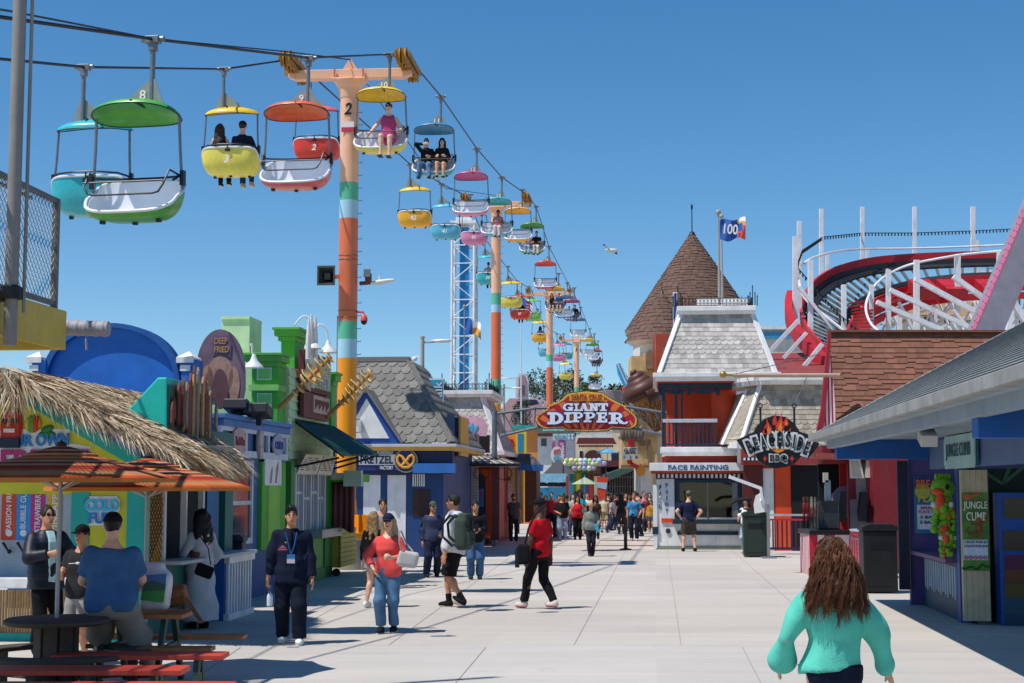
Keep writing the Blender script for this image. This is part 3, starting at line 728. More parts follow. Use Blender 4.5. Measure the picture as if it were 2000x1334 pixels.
def set_mat(o,m):
 o.material_slots[0].link='OBJECT';o.material_slots[0].material=m
_first=[True]
def chair(px,py,D,colc,colt,label,back=False,num=None,yaw=0):
 p=CF.D(px,py,D)
 t=PROTO if _first[0]else copy_tree(PROTO);_first[0]=False
 t.location=p;t.rotation_euler=(0,0,-WA+(math.pi if back else 0)+R(yaw));ORG[t]=(Frame(0,0,0),Vector((0,0,0)))
 tag(t,label,'chairlift seat','chairlift seats hanging on the cable ride')
 for ch in t.children:
  n=ch.name.split('.')[0]
  if n=='canopy':set_mat(ch,CHC[colc])
  if n=='tub':set_mat(ch,CHC[colt])
 CHN.append((t,num,back));return t
RIDE={}
RIDE['a8']=chair(298,76,20.5,'green','green','empty chairlift seat with a green canopy and the number 8 on its plate',num='8',yaw=-7)
for k,a in dict(a9=(602,113,28.4,'orange','coral','empty chairlift seat with an orange canopy and the number 9 on its plate',False,'9',-4),a10=(761,106,37.6,'yellow','lemon','yellow canopied chairlift seat numbered 10 carrying the statue of a bather',False,'10'),a11=(861,188,46.6,'blue','teal','blue canopied chairlift seat numbered 11 carrying two riders in dark tops',False,'11'),a12=(931,290,55.6,'magenta','pink','empty white chairlift seat under a magenta canopy',False,'12'),a13=(980,346,63.5,'teal','sky','teal canopied chairlift seat with one rider in front of the third tower',False,'13'),a14=(1020,370,72,'amber','amber','empty white chairlift seat under a golden yellow canopy beside the third tower',False,'14'),a15=(1047,403,80,'green','green','green canopied chairlift seat carrying two riders in pale trousers',False,'15'),a16=(1072,481,89,'red','red','empty white chairlift seat under a red canopy',False,'16'),a17=(1091,534,100,'yellow','yellow','yellow canopied chairlift seat with two riders in front of the fourth tower',False),a18=(1108,552,108,'blue','blue','empty chairlift seat under a dark blue canopy beside the fourth tower',False),a19=(1122,562,117,'magenta','magenta','chairlift seat under a purple canopy with two riders in jeans',False),a20=(1134,600,127,'blue','white','small empty white chairlift seat under a mid blue canopy above the fifth tower',False),a21=(1152,642,137,'yellow','white','small chairlift seat under a yellow canopy beside the fifth tower arm',False),a22=(1161,652,146,'green','white','small empty white chairlift seat under a green canopy at the fifth tower',False),a23=(1168,666,156,'red','white','small chairlift seat under a red canopy with riders beyond the fifth tower',False),a24=(1166,714,162,'yellow','white','low empty white chairlift seat under a yellow canopy right of the fifth tower',False),a25=(1174,850,205,'white','white','far white chairlift seat low above the lanterns',False),b4=(165,131,25.2,'teal','teal','empty turquoise chairlift seat seen from behind beside the green one',True,''),b3=(438,135,35,'yellow','lemon','yellow chairlift seat numbered 3 seen from behind carrying a couple',True,'3'),b2=(607,147,43.6,'coral','red','empty red chairlift seat numbered 2 seen from behind',True,'2'),b42=(801,321,60,'yellow','amber','empty amber chairlift seat numbered 42 seen from behind',True,'42'),b41=(862,359,68,'sky','sky','empty pale blue chairlift seat numbered 41 seen from behind',True,'41'),b40=(919,380,75.5,'pink','pink','empty pink chairlift seat numbered 40 seen from behind',True,'40'),b39=(947,466,83,'teal','teal','turquoise chairlift seat numbered 39 with one rider seen from behind',True,'39'),b38=(992,520,92,'yellow','lemon','pale yellow chairlift seat partly behind the third tower',True),b37=(1010,549,100,'orange','red','red chairlift seat numbered 37 under an orange canopy with a rider in black',True,'37'),b36=(1034,560,112,'lime','lime','empty lime green chairlift seat in front of the striped flag',True),b35=(1050,604,117,'yellow','amber','amber chairlift seat under a yellow canopy with one rider',True),b34=(1062,637,127,'sky','sky','pale blue chairlift seat partly behind the fourth tower',True),b33=(1088,652,140,'pink','pink','small pink chairlift seat right of the fourth tower',True),b32=(1101,652,150,'blue','teal','small turquoise chairlift seat under a blue canopy right of the fourth tower',True),b31=(1101,690,148,'lemon','lemon','low empty lemon yellow chairlift seat between the fourth and fifth towers',True),b30=(1114,846,200,'lime','lime','far lime chairlift seat with a rider above the lanterns',True)).items():
 RIDE[k]=chair(*a[:6],back=a[6],num=a[7]if len(a)>7 else None,yaw=a[8]if len(a)>8 else 0)
for t,num,back in CHN:
 if not num:continue
 if back:mb=text_mb(num,(-.2,.372,-2.16),.10*len(num)+.03,.17,(Vector((-1,0,0)),Vector((0,0,1)),Vector((0,1,0))),.05,.02,shear=.25)
 else:mb=text_mb(num,(-.12,-.008,-.76),.07*len(num)+.02,.13,'-y',.01,.02)
 o=put('number',mb,NUMW,frame=CF);o.parent=t
PEACH,CORAL,MINT,PALE,ORNG=[mat('tower_'+k,v,.42,.06,1.5,spec=.45)for k,v in dict(peach='#ecb694',coral='#da7048',mint='#5cb592',pale='#a3cde0',orange='#f2950f').items()]
YELM=mat('sheave_yellow','#a67a2c',.6,.35,14.,dirt=.6)
TW={}
def tower(px,D,ytop,bands,armz=None,num=None,base=None,halfarm=1.56,label='',q=0,r=.235):
 w=CF.D(px,950,D);f=WF.l(w);n,s=f.x,f.y
 Z=lambda py:CAMZ+(950-py)/FPX*D
 t=thing('chairlift_tower',label,'lift tower',(n,s,0),WF,'chairlift towers along the walkway')
 top=Z(ytop)
 ms=[PEACH,CORAL,MINT,PALE,ORNG];mb=MB();zs=[(top,0)]+[(Z(y),m)for y,m in bands]
 for i,(z1,m)in enumerate(zs[:-1]):
  z0=zs[i+1][0];m=zs[i+1][1]
  if z0<0:z0=.5
  mb.lathe([(r,z0),(r,z1)],(n,s,0),32,m)
 put('pole',mb,ms,t,smooth=True)
 mb=MB();mb.lathe([(r+.01,top-.45),(r+.05,top-.2),(r+.16,top)],(n,s,0),32);mb.box(n-.42,n+.42,s-.26,s+.26,top,top+.05)
 mb.box(n-halfarm+.2,n+halfarm-.2,s-.13,s+.13,top+.05,top+.29)
 for a in(-1,1):
  mb.prism([(a*(halfarm-.2)+n,top+.05),(a*halfarm+n,top+.13),(a*halfarm+n,top+.29),(a*(halfarm-.2)+n,top+.29)],'y',s-.12,s+.12)
  for b in(-.1,.1):mb.box(n+a*.36-.02,n+a*.36+.02,s-.22,s-.16,top+.05,top+.3)
 mb.prism([(n-.2,top+.29),(n+.2,top+.29),(n+.03,top+.56),(n-.03,top+.56)],'y',s-.02,s+.02)
 put('cross_arm',mb,PEACH,t,bevel=.012)
 for a in(-1,1):
  mb=MB();x=n+a*(halfarm-.12)
  mb.box(x-.22,x+.1,s-.1,s+.1,top+.2,top+.42)
  for k,off in enumerate((-.9,-.5,-.15,.15,.5,.9)if q==0 else(-.6,0,.6)):
   zc=top+.42-.05*abs(off)
   for j in((-.05,.09)if q==0 else(0,)):
    mb.lathe([(.06,-.05),(.21,-.05),(.165,0),(.21,.05),(.06,.05)],(x+j,s+off,zc),18,0,Matrix.Rotation(R(90),3,'Y'))
  mb.bar((x-.14,s-1.0,top+.42),(x-.14,s+1.0,top+.42),.05,.14);mb.bar((x+.2,s-1.0,top+.42),(x+.2,s+1.0,top+.42),.04,.12)
  mb.box(x-.06,x,s-.03,s+.03,top+.5,top+.8)
  put('sheave_assembly',mb,YELM,t)
 mb=MB();z=3.
 while z<top-.6:
  mb.tube([(n+r*.98,s-.02,z),(n+r+.1,s-.02,z),(n+r+.1,s-.02,z+.03)],.009,5);z+=.32
 put('climbing_peg',mb,STEEL,t)
 if num:put('number',text_mb(num,(n-.0,s-r-.006,top-.75),.2,.3,'-y',.01,.02,shear=.2),BLK,t)
 if base:
  mb=MB();mb.lathe([(.62,base[0]),(.62,base[0]+.16),(.30,base[0]+.2),(.25,base[0]+.95),(r+.002,base[0]+1.0)],(n,s,0),24)
  for k in range(8):
   a=k*math.pi/4;c,s_=math.cos(a),math.sin(a);mb.prism([(0,0)],'y',0,0)if False else mb.obox((n+c*.42,s+s_*.42,base[0]+.38),(.3,.03,.42),Matrix.Rotation(a,3,'Z'))
  put('base_flange',mb,ORNG,t,bevel=.01)
  mb=MB();mb.lathe([(.78,0),(.76,base[0])],(n,s,0),32);put('footing',mb,concrete('footing_concrete','#a39d93'),t,smooth=True)
 TW[num]=(n,s,top);return t
t2=tower(676,38.5,147,[(352,0),(388,2),(424,3),(628,1),(663,2),(700,3),(1200,4)],num='2',base=(.72,),label='tall striped lift tower numbered 2 with a peach top and orange base',r=.235)
n,s,top=TW['2']
mb=MB();mb.box(n-.16,n+.16,s-.246,s-.236,top-1.22,top-1.08,0);mb.box(n-.16,n+.16,s-.246,s-.236,top-1.34,top-1.22,1)
put('warning_sign',mb,[mat('sign_white','#e8dfe0',.5,.1),mat('sign_red','#c0374a',.5,.1)],t2)
mb=MB();mb.tube([(n-.25,s-.05,7.6-1.4),(n-.25,s-.05,1.6)],.012,6);put('conduit',mb,STEEL,t2)
mb=MB();
for z in(6.15,6.32,7.6,7.7):mb.lathe([(.24,z-.012),(.246,z),(.24,z+.012)],(n,s,0),24)
put('clamp_band',mb,mat('band_brown','#8a5a40',.5),t2)
tower(968.5,73,402,[(572,0),(595,2),(610,3),(742,1),(772,2),(790,3),(1200,4)],num='3',label='striped lift tower numbered 3 standing behind the mansard roofed booth')
tower(1074,108,578,[(693,0),(706,2),(718,3),(835,1),(851,2),(861,3),(1200,4)],num='4',label='striped lift tower standing right behind the lit arch sign',q=1)
tower(1127,147,668,[(757,0),(767,2),(777,3),(865,1),(880,2),(885,3),(1200,4)],num='5',label='farthest striped lift tower rising behind the arch sign',q=1)
def rope(keys,start,end,side,label):
 pts=[start]+[Vector(RIDE[k].location)if isinstance(k,str)else k for k in keys]+end
 mb=MB();mb.tube(pts,.024,6);o=put('haul_cable',mb,mat('cable_black','#15161a',.5,.05),frame=CF);tag(o,label,'cable');return o
def tp(num,sd):n,s,top=TW[num];return WF.w(n+sd*1.44,s,top+.62)
rope(['a8','a9','a10',tp('2',1),'a11','a12','a13',tp('3',1),'a15','a16',tp('4',1),'a20',tp('5',1),'a24','a25'],CF.D(-300,-10,14),[],1,'black haul cable carrying the chairs with white interiors')
rope(['b4','b3',tp('2',-1),'b42','b41',tp('3',-1),'b39','b37',tp('4',-1),'b34',tp('5',-1),'b31','b30'],CF.D(-240,92,17),[],-1,'black haul cable carrying the chairs seen from behind')
n,s,top=TW['2'];n3,s3,top3=TW['3']
mb=MB();pk=WF.w(n,s,top+.56);p3=WF.w(n3,s3,top3+.6)
mb.tube([CF.D(-300,-30,14),CF.D(20,22,20),CF.D(300,76,27),CF.D(560,101,35),pk],.016,5)
mb.tube([pk,WF.w(n+.5,s+8,top-.2),WF.w((n+n3)/2,(s+s3)/2,top+.6),p3],.014,5)
tag(put('signal_cable',mb,mat('cable_black','#15161a',.5,.05),frame=CF),'thin black wire running over the middle of the second tower','cable')
t=thing('loudspeaker','square grey horn loudspeaker bracketed to the left of the second tower','loudspeaker',WF.D(640,540,38.3),WF)
p=WF.D(640,540,38.3)
mb=MB();q_=[(-.2,-.22),(.2,-.22),(.2,.22),(-.2,.22)]
mb.box(p.x-.22,p.x+.22,p.y-.2,p.y-.18,p.z-.24,p.z-.2);mb.box(p.x-.22,p.x+.22,p.y-.2,p.y-.18,p.z+.2,p.z+.24);mb.box(p.x-.22,p.x-.19,p.y-.2,p.y-.18,p.z-.2,p.z+.2);mb.box(p.x+.19,p.x+.22,p.y-.2,p.y-.18,p.z-.2,p.z+.2)
o1=[(p.x+a*.2,p.y-.18,p.z+b*.21)for a,b in((-1,-1),(1,-1),(1,1),(-1,1))];o2=[(p.x+a*.06,p.y+.2,p.z+b*.06)for a,b in((-1,-1),(1,-1),(1,1),(-1,1))]
mb.add(o1+o2,[(0,1,5,4),(1,2,6,5),(2,3,7,6),(3,0,4,7),(4,5,6,7)]);mb.box(p.x-.07,p.x+.07,p.y-.05,p.y-.03,p.z-.08,p.z+.08)
put('horn',mb,mat('speaker_grey','#4c4d4b',.6,.2),t,solid=.012)
mb=MB();mb.bar((p.x+.1,p.y+.1,p.z),(p.x+.45,p.y+.15,p.z+.02),.06,.1);put('bracket',mb,CORAL,t)
t=thing('street_lamp','white cobra head lamp reaching right from the second tower','street lamp',WF.D(735,552,38.5),WF);p=WF.D(718,552,38.5)
mb=MB();mb.tube([(p.x-.2,p.y,p.z-.02),(p.x+.08,p.y,p.z)],.05,8);mb.box(p.x-.05,p.x+.1,p.y-.1,p.y+.02,p.z+.0,p.z+.22);put('arm',mb,mat('arm_brown','#6e3a2a',.5,.2),t)
mb=MB();mb.lathe([(.0,-.32),(.07,-.3),(.12,-.1),(.10,.15),(.05,.3),(0,.31)],(p.x+.38,p.y,p.z+.02),14,0,Matrix.Rotation(R(82),3,'Y'),sx=.5);mb.tube([(p.x+.3,p.y,p.z+.05),(p.x+.3,p.y,p.z+.17)],.03,8);put('lamp_head',mb,mat('lamp_white','#d8d8d4',.4,.05),t,smooth=True)
mb=MB();mb.box(p.x-.07,p.x+.09,p.y-.2,p.y-.08,p.z+.12,p.z+.32);put('junction_box',mb,STEEL,t,bevel=.01)
def dome_cam(px,py,D,colr,label):
 p=WF.D(px,py,D);t=thing('security_camera',label,'camera',p,WF)
 mb=MB();mb.tube([(p.x-.24,p.y,p.z+.16),(p.x-.02,p.y,p.z+.16),(p.x,p.y,p.z+.1)],.025,8);mb.lathe([(.03,.1),(.07,.06),(.09,-.02),(.09,-.06)],p,16);put('housing',mb,colr,t,smooth=True)
 mb=MB();mb.lathe([(.082,-.06),(.07,-.12),(.03,-.155),(0,-.16)],p,16);put('dome',mb,mat('dome_black','#141418',.1,0.),t,smooth=True)
dome_cam(711,622,38.4,mat('camera_red','#d85140',.45,.1),'red dome security camera on the right side of the second tower')
def YP(pts,s,f=WF):return[(v.x,v.z)for v in(f.Y(px,py,s)for px,py in pts)]
def XP(pts,n,f=WF):return[(v.y,v.z)for v in(f.X(px,py,n)for px,py in pts)]
def yprism(mb,pts,s,d,m=0,f=WF):return mb.prism(YP(pts,s,f),'y',s,s+d,m)
def ybox(mb,a,b,s,d,m=0,f=WF):
 p,q=f.Y(*a,s),f.Y(*b,s);return mb.box(p.x,q.x,s,s+d,p.z,q.z,m)
def sX(px,n,f=WF):return f.X(px,950,n).y
def zat(py,D):return CAMZ+(950-py)/FPX*D
PT=lambda name,c,**k:mat('paint_'+name,c,**{**dict(rough=.55,var=.14,scale=2.2,dirt=.3,bump=.04,bscale=25.),**k})
WHITE=PT('white','#e4e4e2');NAVY=PT('navy','#16233f');BLUE=PT('royal_blue','#1d5da8');DBLUE=PT('deep_blue','#1a3f86');GREEN=PT('bright_green','#46a42c');LGREEN=PT('pale_green','#b4d7a0');MGREEN=PT('leaf_green','#57a63c')
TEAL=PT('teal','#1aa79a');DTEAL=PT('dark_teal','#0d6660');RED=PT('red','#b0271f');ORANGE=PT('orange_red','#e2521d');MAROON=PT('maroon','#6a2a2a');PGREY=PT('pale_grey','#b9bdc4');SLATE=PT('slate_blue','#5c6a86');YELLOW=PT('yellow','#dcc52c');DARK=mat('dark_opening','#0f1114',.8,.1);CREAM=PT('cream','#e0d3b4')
WOOD=mat('weathered_wood','#8a7258',.8,.3,8.,bump=.3,bscale=30.);REDW=mat('red_bench_paint','#c23f2a',.5,.18,5.,dirt=.25,bump=.1);DWOOD=mat('dark_wood','#4a4038',.8,.25,7.,bump=.25);DGREEN=PT('dark_green','#1d4a3a')
n0=-5.99;D0=WF.D(130,646,16);s1=D0.y;n0=D0.x;zt=zat(607,16);zb=zat(684,16)
t=thing('raised_deck','yellow edged raised deck with a chain-link railing above the striped umbrellas','deck',(n0-1,s1-3,zb),WF)
mb=MB();mb.box(n0-.06,n0,3,s1,zb,zt);mb.box(n0-1.5,n0-.06,s1-.06,s1,zb,zt);put('fascia',mb,PT('deck_yellow','#cdb247',dirt=.3),t,bevel=.012)
mb=MB();mb.box(n0-1.5,n0-.06,3,s1-.06,zt-.16,zt-.004);put('slab',mb,concrete('deck_grey','#9a978f'),t)
mb=MB();mb.box(n0-1.3,n0-.5,3,s1-1.2,zb-.18,zt-.17);put('beam',mb,PT('beam_blue','#5f7489'),t)
t=thing('chain_link_railing','chain-link railing with a grey steel frame on the raised deck','railing',(n0-.1,s1-3,zt),WF)
zf=zat(388,16);x=n0-.09
mb=MB();
mb.box(x-.025,x+.025,4,s1-.1,zf-.05,zf);mb.box(x-.025,x+.025,4,s1-.1,zt+.04,zt+.09);mb.box(x-.03,x+.03,s1-.16,s1-.1,zt,zf)
for k in(1,2,3,4):mb.box(x-.02,x+.02,s1-.16-k*2.2,s1-.1-k*2.2,zt,zf)
mb.tube([(x-.2,4,zf-.02),(x-.2,s1-.3,zf-.02)],.02,6);put('frame',mb,mat('frame_grey','#6b6a66',.5,.2,metal=.3),t)
mb=MB();st_=.062;L=s1-.15-4;hgt=zf-.05-(zt+.06)
def dia(sgn):
 k=-hgt
 while k<L:
  a0,b0=k,0.;a1,b1=k+hgt,hgt
  if a0<0:b0+=-a0;a0=0
  if a1>L:b1-=a1-L;a1=L
  if a1>a0:
   p=(a0,b0)if sgn>0 else(a0,hgt-b0);q=(a1,b1)if sgn>0 else(a1,hgt-b1)
   mb.bar((x+.004*sgn,4+p[0],zt+.06+p[1]),(x+.004*sgn,4+q[0],zt+.06+q[1]),.0055,.0055)
  k+=st_*1.414
dia(1);dia(-1);put('wire_mesh',mb,mat('fence_wire','#85807a',.45,.2,metal=.4),t,fix=False)
p=WF.X(22,575,n0+.12)
t=thing('steel_post','tall grey steel post standing against the chain-link railing','post',p,WF)
mb=MB();mb.tube([(p.x,p.y,zb-.1),(p.x,p.y,zt+6)],.062,16);put('pole',mb,mat('post_grey','#8d8984',.6,.15),t,smooth=True)
mb=MB();mb.tube([(p.x+.1,p.y+.05,zt-.2),(p.x+.1,p.y+.05,zt+6)],.018,8);put('conduit',mb,mat('post_grey','#6d6f70'),t)
mb=MB();mb.lathe([(.1,-.06),(.1,.05),(.064,.07)],(p.x,p.y,zt-.02),16);mb.box(p.x-.12,p.x,p.y-.05,p.y+.05,zt-.1,zt);put('clamp',mb,DARKST,t)
c=WF.D(172,643,16.3);mb=MB();pr=[]
for i in range(45):pr.append((.088 if i%8 in(0,1)else .08,i/44))
mb.lathe([(0,-.001)]+[(r,z*.52)for r,z in pr]+[(0,.521)],(c.x-.3,c.y,c.z+.02),18,0,Matrix.Rotation(R(92),3,'Y'));mb.tube([(c.x,c.y-.05,c.z-.1),(c.x+.01,c.y-.05,c.z-.22)],.012,5)
tag(put('ribbed_duct',mb,mat('duct_grey','#9a9aa0',.6,.2,12.,dirt=.3),frame=WF,org=(c.x,c.y,c.z),smooth=True),'grey ribbed duct sticking out beside the yellow deck edge','duct')
S0=19.9
def thatch(mb,e0,e1,r1,r0,n,L=(.5,1.1),seed=1,lift=.05):
 r=random.Random(seed);e0,e1,r1,r0=[Vector(v)for v in(e0,e1,r1,r0)];nrm=(e1-e0).cross(r0-e0).normalized()
 if nrm.z<0:nrm=-nrm
 for i in range(n):
  u,v=r.random(),r.random()**.9*1.02
  p=e0.lerp(e1,u).lerp(r0.lerp(r1,u),v);dn=(e0.lerp(e1,u)-r0.lerp(r1,u)).normalized();sd=dn.cross(nrm).normalized()
  ln=r.uniform(*L);d=(dn+sd*r.gauss(0,.22)+nrm*r.uniform(-.04,.12)).normalized();w=r.uniform(.004,.012)
  a=p+nrm*r.uniform(.0,lift*1.6);m_=a+d*ln*.55+nrm*r.uniform(0,.04);e=a+d*ln+Vector((0,0,-.12*ln*r.random()*(2. if v<.25 else .6)));q=(sd+nrm*r.gauss(0,.5)).normalized()*w
  k=r.choice((0,0,0,1,2))
  mb.add([a-q,a+q,m_+q*.9,m_-q*.9,e],[(0,1,2,3),(3,2,4)],k)
 return mb
TH=[mat('thatch_'+k,v,.9,.2,20.,island=.35,spec=.1)for k,v in dict(straw='#bfa88a',pale='#d8c8ae',brown='#84705a').items()]
r0=WF.Y(-5,725,S0-.9);r1=WF.Y(275,775,24.4);e0=WF.Y(352,888,S0-.9);e1=WF.Y(440,884,23.2)
t=thing('thatched_hut','tropical drink hut with a straw thatched roof and yellow gable','hut',(-7.9,S0,0),WF)
cr=WF.Y(282,1000,S0).x;zeb=WF.Y(282,900,S0).z
nl=2*r0.x-cr
mb=MB();mb.add([tuple(v)for v in(e0,e1,r1,r0)]+[(v.x,v.y,v.z-.1)for v in(e0,e1,r1,r0)],[(0,1,2,3),(7,6,5,4),(0,4,5,1),(1,5,6,2),(2,6,7,3),(3,7,4,0)],2)
l0=Vector((2*r0.x-e0.x,e0.y,e0.z));l1=Vector((2*r1.x-e1.x,e1.y,e1.z));mb.add([tuple(v)for v in(l0,l1,r1,r0)],[(0,1,2,3)],2)
thatch(mb,e0,e1,r1,r0,9500,L=(.35,.85),seed=3);thatch(mb,l1,l0,r0,r1,900,seed=4)
f0=Vector((e0.x-.05,e0.y-.03,e0.z+.03));f1=Vector((r0.x,r0.y-.03,r0.z+.02))
rr=random.Random(9)
for i in range(900):
 u=rr.random();p=f0.lerp(f1,u)+Vector((0,rr.uniform(-.06,.04),rr.uniform(-.02,.07)));ln=rr.uniform(.2,.48)+(.25 if u>.85 else 0)
 d=Vector((rr.uniform(.15,.95)*(1 if u<.86 else rr.uniform(-.6,.5)),rr.uniform(-.3,.05),-rr.uniform(.35,.9))).normalized();w=Vector((rr.uniform(-1,1),.2,rr.uniform(-1,1))).normalized()*rr.uniform(.006,.014)
 e=p+d*ln;mb.add([p-w,p+w,p.lerp(e,.6)+w*.8,p.lerp(e,.6)-w*.8,e],[(0,1,2,3),(3,2,4)],rr.choice((0,0,1,2)))
for i in range(500):
 u=rr.random();p=r0.lerp(r1,u);d=Vector((rr.choice((-1,1))*rr.uniform(.4,1),rr.uniform(-.5,.5),rr.uniform(-.5,.1))).normalized();ln=rr.uniform(.2,.4);w=Vector((0,1,.3)).normalized()*.01;e=p+d*ln
 mb.add([p-w,p+w,e],[(0,1,2)],rr.choice((0,1)))
put('roof',mb,TH,t,fix=False)
mb=MB()
gz=lambda n:zeb+(n-cr)*(r0.z-.18-zeb)/(r0.x-cr)if n>r0.x else zeb+(n-nl)*(r0.z-.18-zeb)/(r0.x-nl)
mb.prism([(nl,zat(965,20)),(cr,zat(965,20)),(cr,gz(cr)),(r0.x,r0.z-.18),(nl,gz(nl))],'y',S0,S0+.1);yprism(mb,[(168,965),(250,965),(250,1140),(168,1140)],S0,.1);put('gable_wall',mb,PT('tiki_yellow','#c9c22a',dirt=.1),t)
mb=MB();a=(cr,gz(cr));
mb.prism([(cr+.0,gz(cr)+.02),(cr,gz(cr)-.16),(r0.x,r0.z-.36),(r0.x,r0.z-.18)],'y',S0-.03,S0-.002);ybox(mb,(140,962),(168,1235),S0-.02,.1);ybox(mb,(250,900),(282,1255),S0-.02,.12);ybox(mb,(-40,1236),(250,1262),S0-.05,.15);put('trim',mb,TEAL,t)
mb=MB();ybox(mb,(-60,962),(140,1128),S0+.05,.05);put('tap_panel',mb,PT('panel_grey','#aab4bc'),t)
mb=MB();ybox(mb,(-60,1128),(145,1150),S0-.35,.5);put('counter',mb,WHITE,t,bevel=.01)
mb=MB();px=-60
while px<250:
 p,q=WF.Y(px,1152,S0-.02),WF.Y(px+5.2,1236,S0-.02);mb.tube([(p.x+.018,S0-.02,q.z),(p.x+.018,S0-.02,p.z)],.017,6);px+=5.4
put('bamboo_front',mb,mat('bamboo','#b08a54',.6,.2,15.,island=.25),t)
for(a,b,colr,tx)in((4,31,'#c9472b','PASSION FRUIT'),(33,58,'#2b8fd0','BUBBLE GUM'),(61,86,'#b8327e','STRAWBERRY'),(94,120,'#d9a22e','PINEAPPLE')):
 mb=MB();ybox(mb,(a,958),(b,1055),S0+.04,.008);o=put('flavour_banner',mb,PT('banner_'+colr,colr,dirt=.05),t)
 c=WF.Y((a+b)/2,992 if tx[:2]!='ST' else 998,S0+.036);put('lettering',text_mb(tx,c,.62 if tx[0]=='P' else .54,.075,'-y',.006,.012,roll=R(90)),WHITE,o)
 mb=MB();c=WF.Y((a+b)/2,1041,S0+.036);mb.lathe([(.03,-.003),(.045,-.003),(.045,.003),(.03,.003)],c,14,0,Matrix.Rotation(R(90),3,'X'));mb.ball(c,(.018,.004,.018));put('emblem',mb,WHITE,o)
 mb=MB();c=WF.Y((a+b)/2,1074,S0+.0);mb.tube([c+Vector((-.06,-.06,.1)),c+Vector((0,-.03,-.01))],[.02,.012],8);mb.ball(c+Vector((.01,-.01,-.02)),.03);put('tap_handle',mb,BLK,t,smooth=True)
def plate_text(parent,tx,px0,px1,py0,py1,s,m,back=None,pad=3,bold=.02,depth=.02,shear=0.,roll=0.,pn='lettering'):
 c=WF.Y((px0+px1)/2,(py0+py1)/2,s-.012);a,b=WF.Y(px0,py0,s),WF.Y(px1,py1,s)
 if back:
  bk=MB();text_mb(tx,c+Vector((0,.008,0)),abs(b.x-a.x)*1.03,abs(a.z-b.z)*1.1,'-y',.008,bold+.05,roll=roll,mb=bk,shear=shear);put(pn+'_backing',bk,back,parent)
 return put(pn,text_mb(tx,c-Vector((0,.004,0)),abs(b.x-a.x),abs(a.z-b.z),'-y',depth,bold,roll=roll,shear=shear),m,parent)
BL=PT('letter_blue','#1f7fc4');MG=PT('letter_magenta','#b02a70');CY=PT('letter_cyan','#39b6dc')
mb=MB();yprism(mb,[(-60,838),(136,838),(136,866),(176,872),(176,905),(-60,905)],S0-.006,.012);gs=put('gable_sign',mb,WHITE,t)
plate_text(gs,'YOUR OWN',-8,134,848,872,S0-.016,BL,bold=.03,roll=R(2));plate_text(gs,'FREEZE',2,172,878,930,S0-.016,MG,bold=.03)
mb=MB();c=WF.Y(22,830,S0-.03)
mb.lathe([(0,-.22),(.13,-.22),(.15,-.05),(.14,.12),(.1,.2),(0,.21)],c,18,0,sy=.35);mk=put('tiki_mask',mb,PT('mask_red','#b52a22'),t,smooth=True)
mb=MB()
for sg in(-1,1):mb.ball(c+Vector((sg*.06,-.045,.05)),(.05,.02,.035))
mb.box(c.x-.13,c.x+.13,c.y-.06,c.y-.0,c.z-.3,c.z-.17);put('mask_trim',mb,NAVY,mk,smooth=True)
mb=MB()
for i in range(5):mb.box(c.x-.075+i*.03,c.x-.05+i*.03,c.y-.062,c.y-.05,c.z-.1,c.z-.05)
put('teeth',mb,WHITE,mk)
mb=MB();mb.tube([c+Vector((0,-.06,.1)),c+Vector((0,-.075,-.02))],[.014,.028],8);put('nose',mb,PT('nose_orange','#d98a2a'),mk)
mb=MB();c=WF.Y(64,828,S0-.02);mb.ball(c,(.11,.03,.12),n=18,rot=Matrix.Rotation(R(25),3,'Y'));fr=put('mango',mb,stripes('mango_bands',[(.34,'#c23a22'),(.33,'#d8a424'),(.33,'#4f9a30')],.21,0),t,smooth=True)
mb=MB();c=WF.Y(92,838,S0-.015);mb.ball(c,(.09,.02,.05),n=14,rot=Matrix.Rotation(R(-20),3,'Y'));mb.ball(c+Vector((.0,0,-.07)),(.12,.02,.05),n=14);put('leaf',mb,PT('leaf_dark','#2c7a34'),fr,smooth=True)
plate_text(t,'COLD',166,232,975,998,S0-.03,CY,back=WHITE,bold=.04,pn='sign_lettering');plate_text(t,'FUN',174,222,1001,1023,S0-.03,BL,back=WHITE,bold=.03,pn='sign_lettering')
mb=MB();yprism(mb,[(164,974),(170,969),(228,969),(234,976),(234,996),(226,1003),(226,1026),(172,1026),(172,1002),(164,996)],S0-.02,.012);put('sign_board',mb,WHITE,t,bevel=.004)
SE=24.2
mb=MB();mb.box(cr-.1,cr,S0+.12,SE,2.25,zeb+.5);mb.box(cr-.1,cr,S0+.12,SE,0,.95);mb.box(cr-.1,cr,SE-.45,SE,.95,2.25);put('side_wall',mb,DTEAL,t)
mb=MB();mb.box(cr-.1,cr-.005,S0+.16,S0+.75,.95,2.25);put('pineapple_panel',mb,mat('pineapple_yellow','#c08d22',.6,.1),t)
mb=MB()
for k in range(14):
 for sg in(1,-1):
  y0=S0+.16;z0=.95+k*.1
  mb.bar((cr+.004,y0,z0 if sg>0 else z0),(cr+.004,y0+.59,z0+.5*sg),.008,.012)
put('pineapple_lines',mb,mat('line_brown','#5a3a18',.6),t)
mb=MB();mb.box(cr-1.5,cr-.3,S0+.2,SE-.4,.9,2.4);put('interior',mb,DARK,t)  # solid near-black box added so the window openings show a shaded inside
mb=MB()
for y in(S0+.8,S0+1.75,S0+2.6):mb.box(cr-.06,cr+.02,y,y+.07,.95,2.25)
put('window_post',mb,WHITE,t)
mb=MB();mb.box(cr-.15,cr+.3,S0+.75,SE+.4,.95,1.0);put('side_counter',mb,PGREY,t,bevel=.01)
mb=MB();
for k in range(9):mb.box(cr+.2,cr+.24,SE-1.05+k*.16,SE-1.0+k*.16,.08,.95)
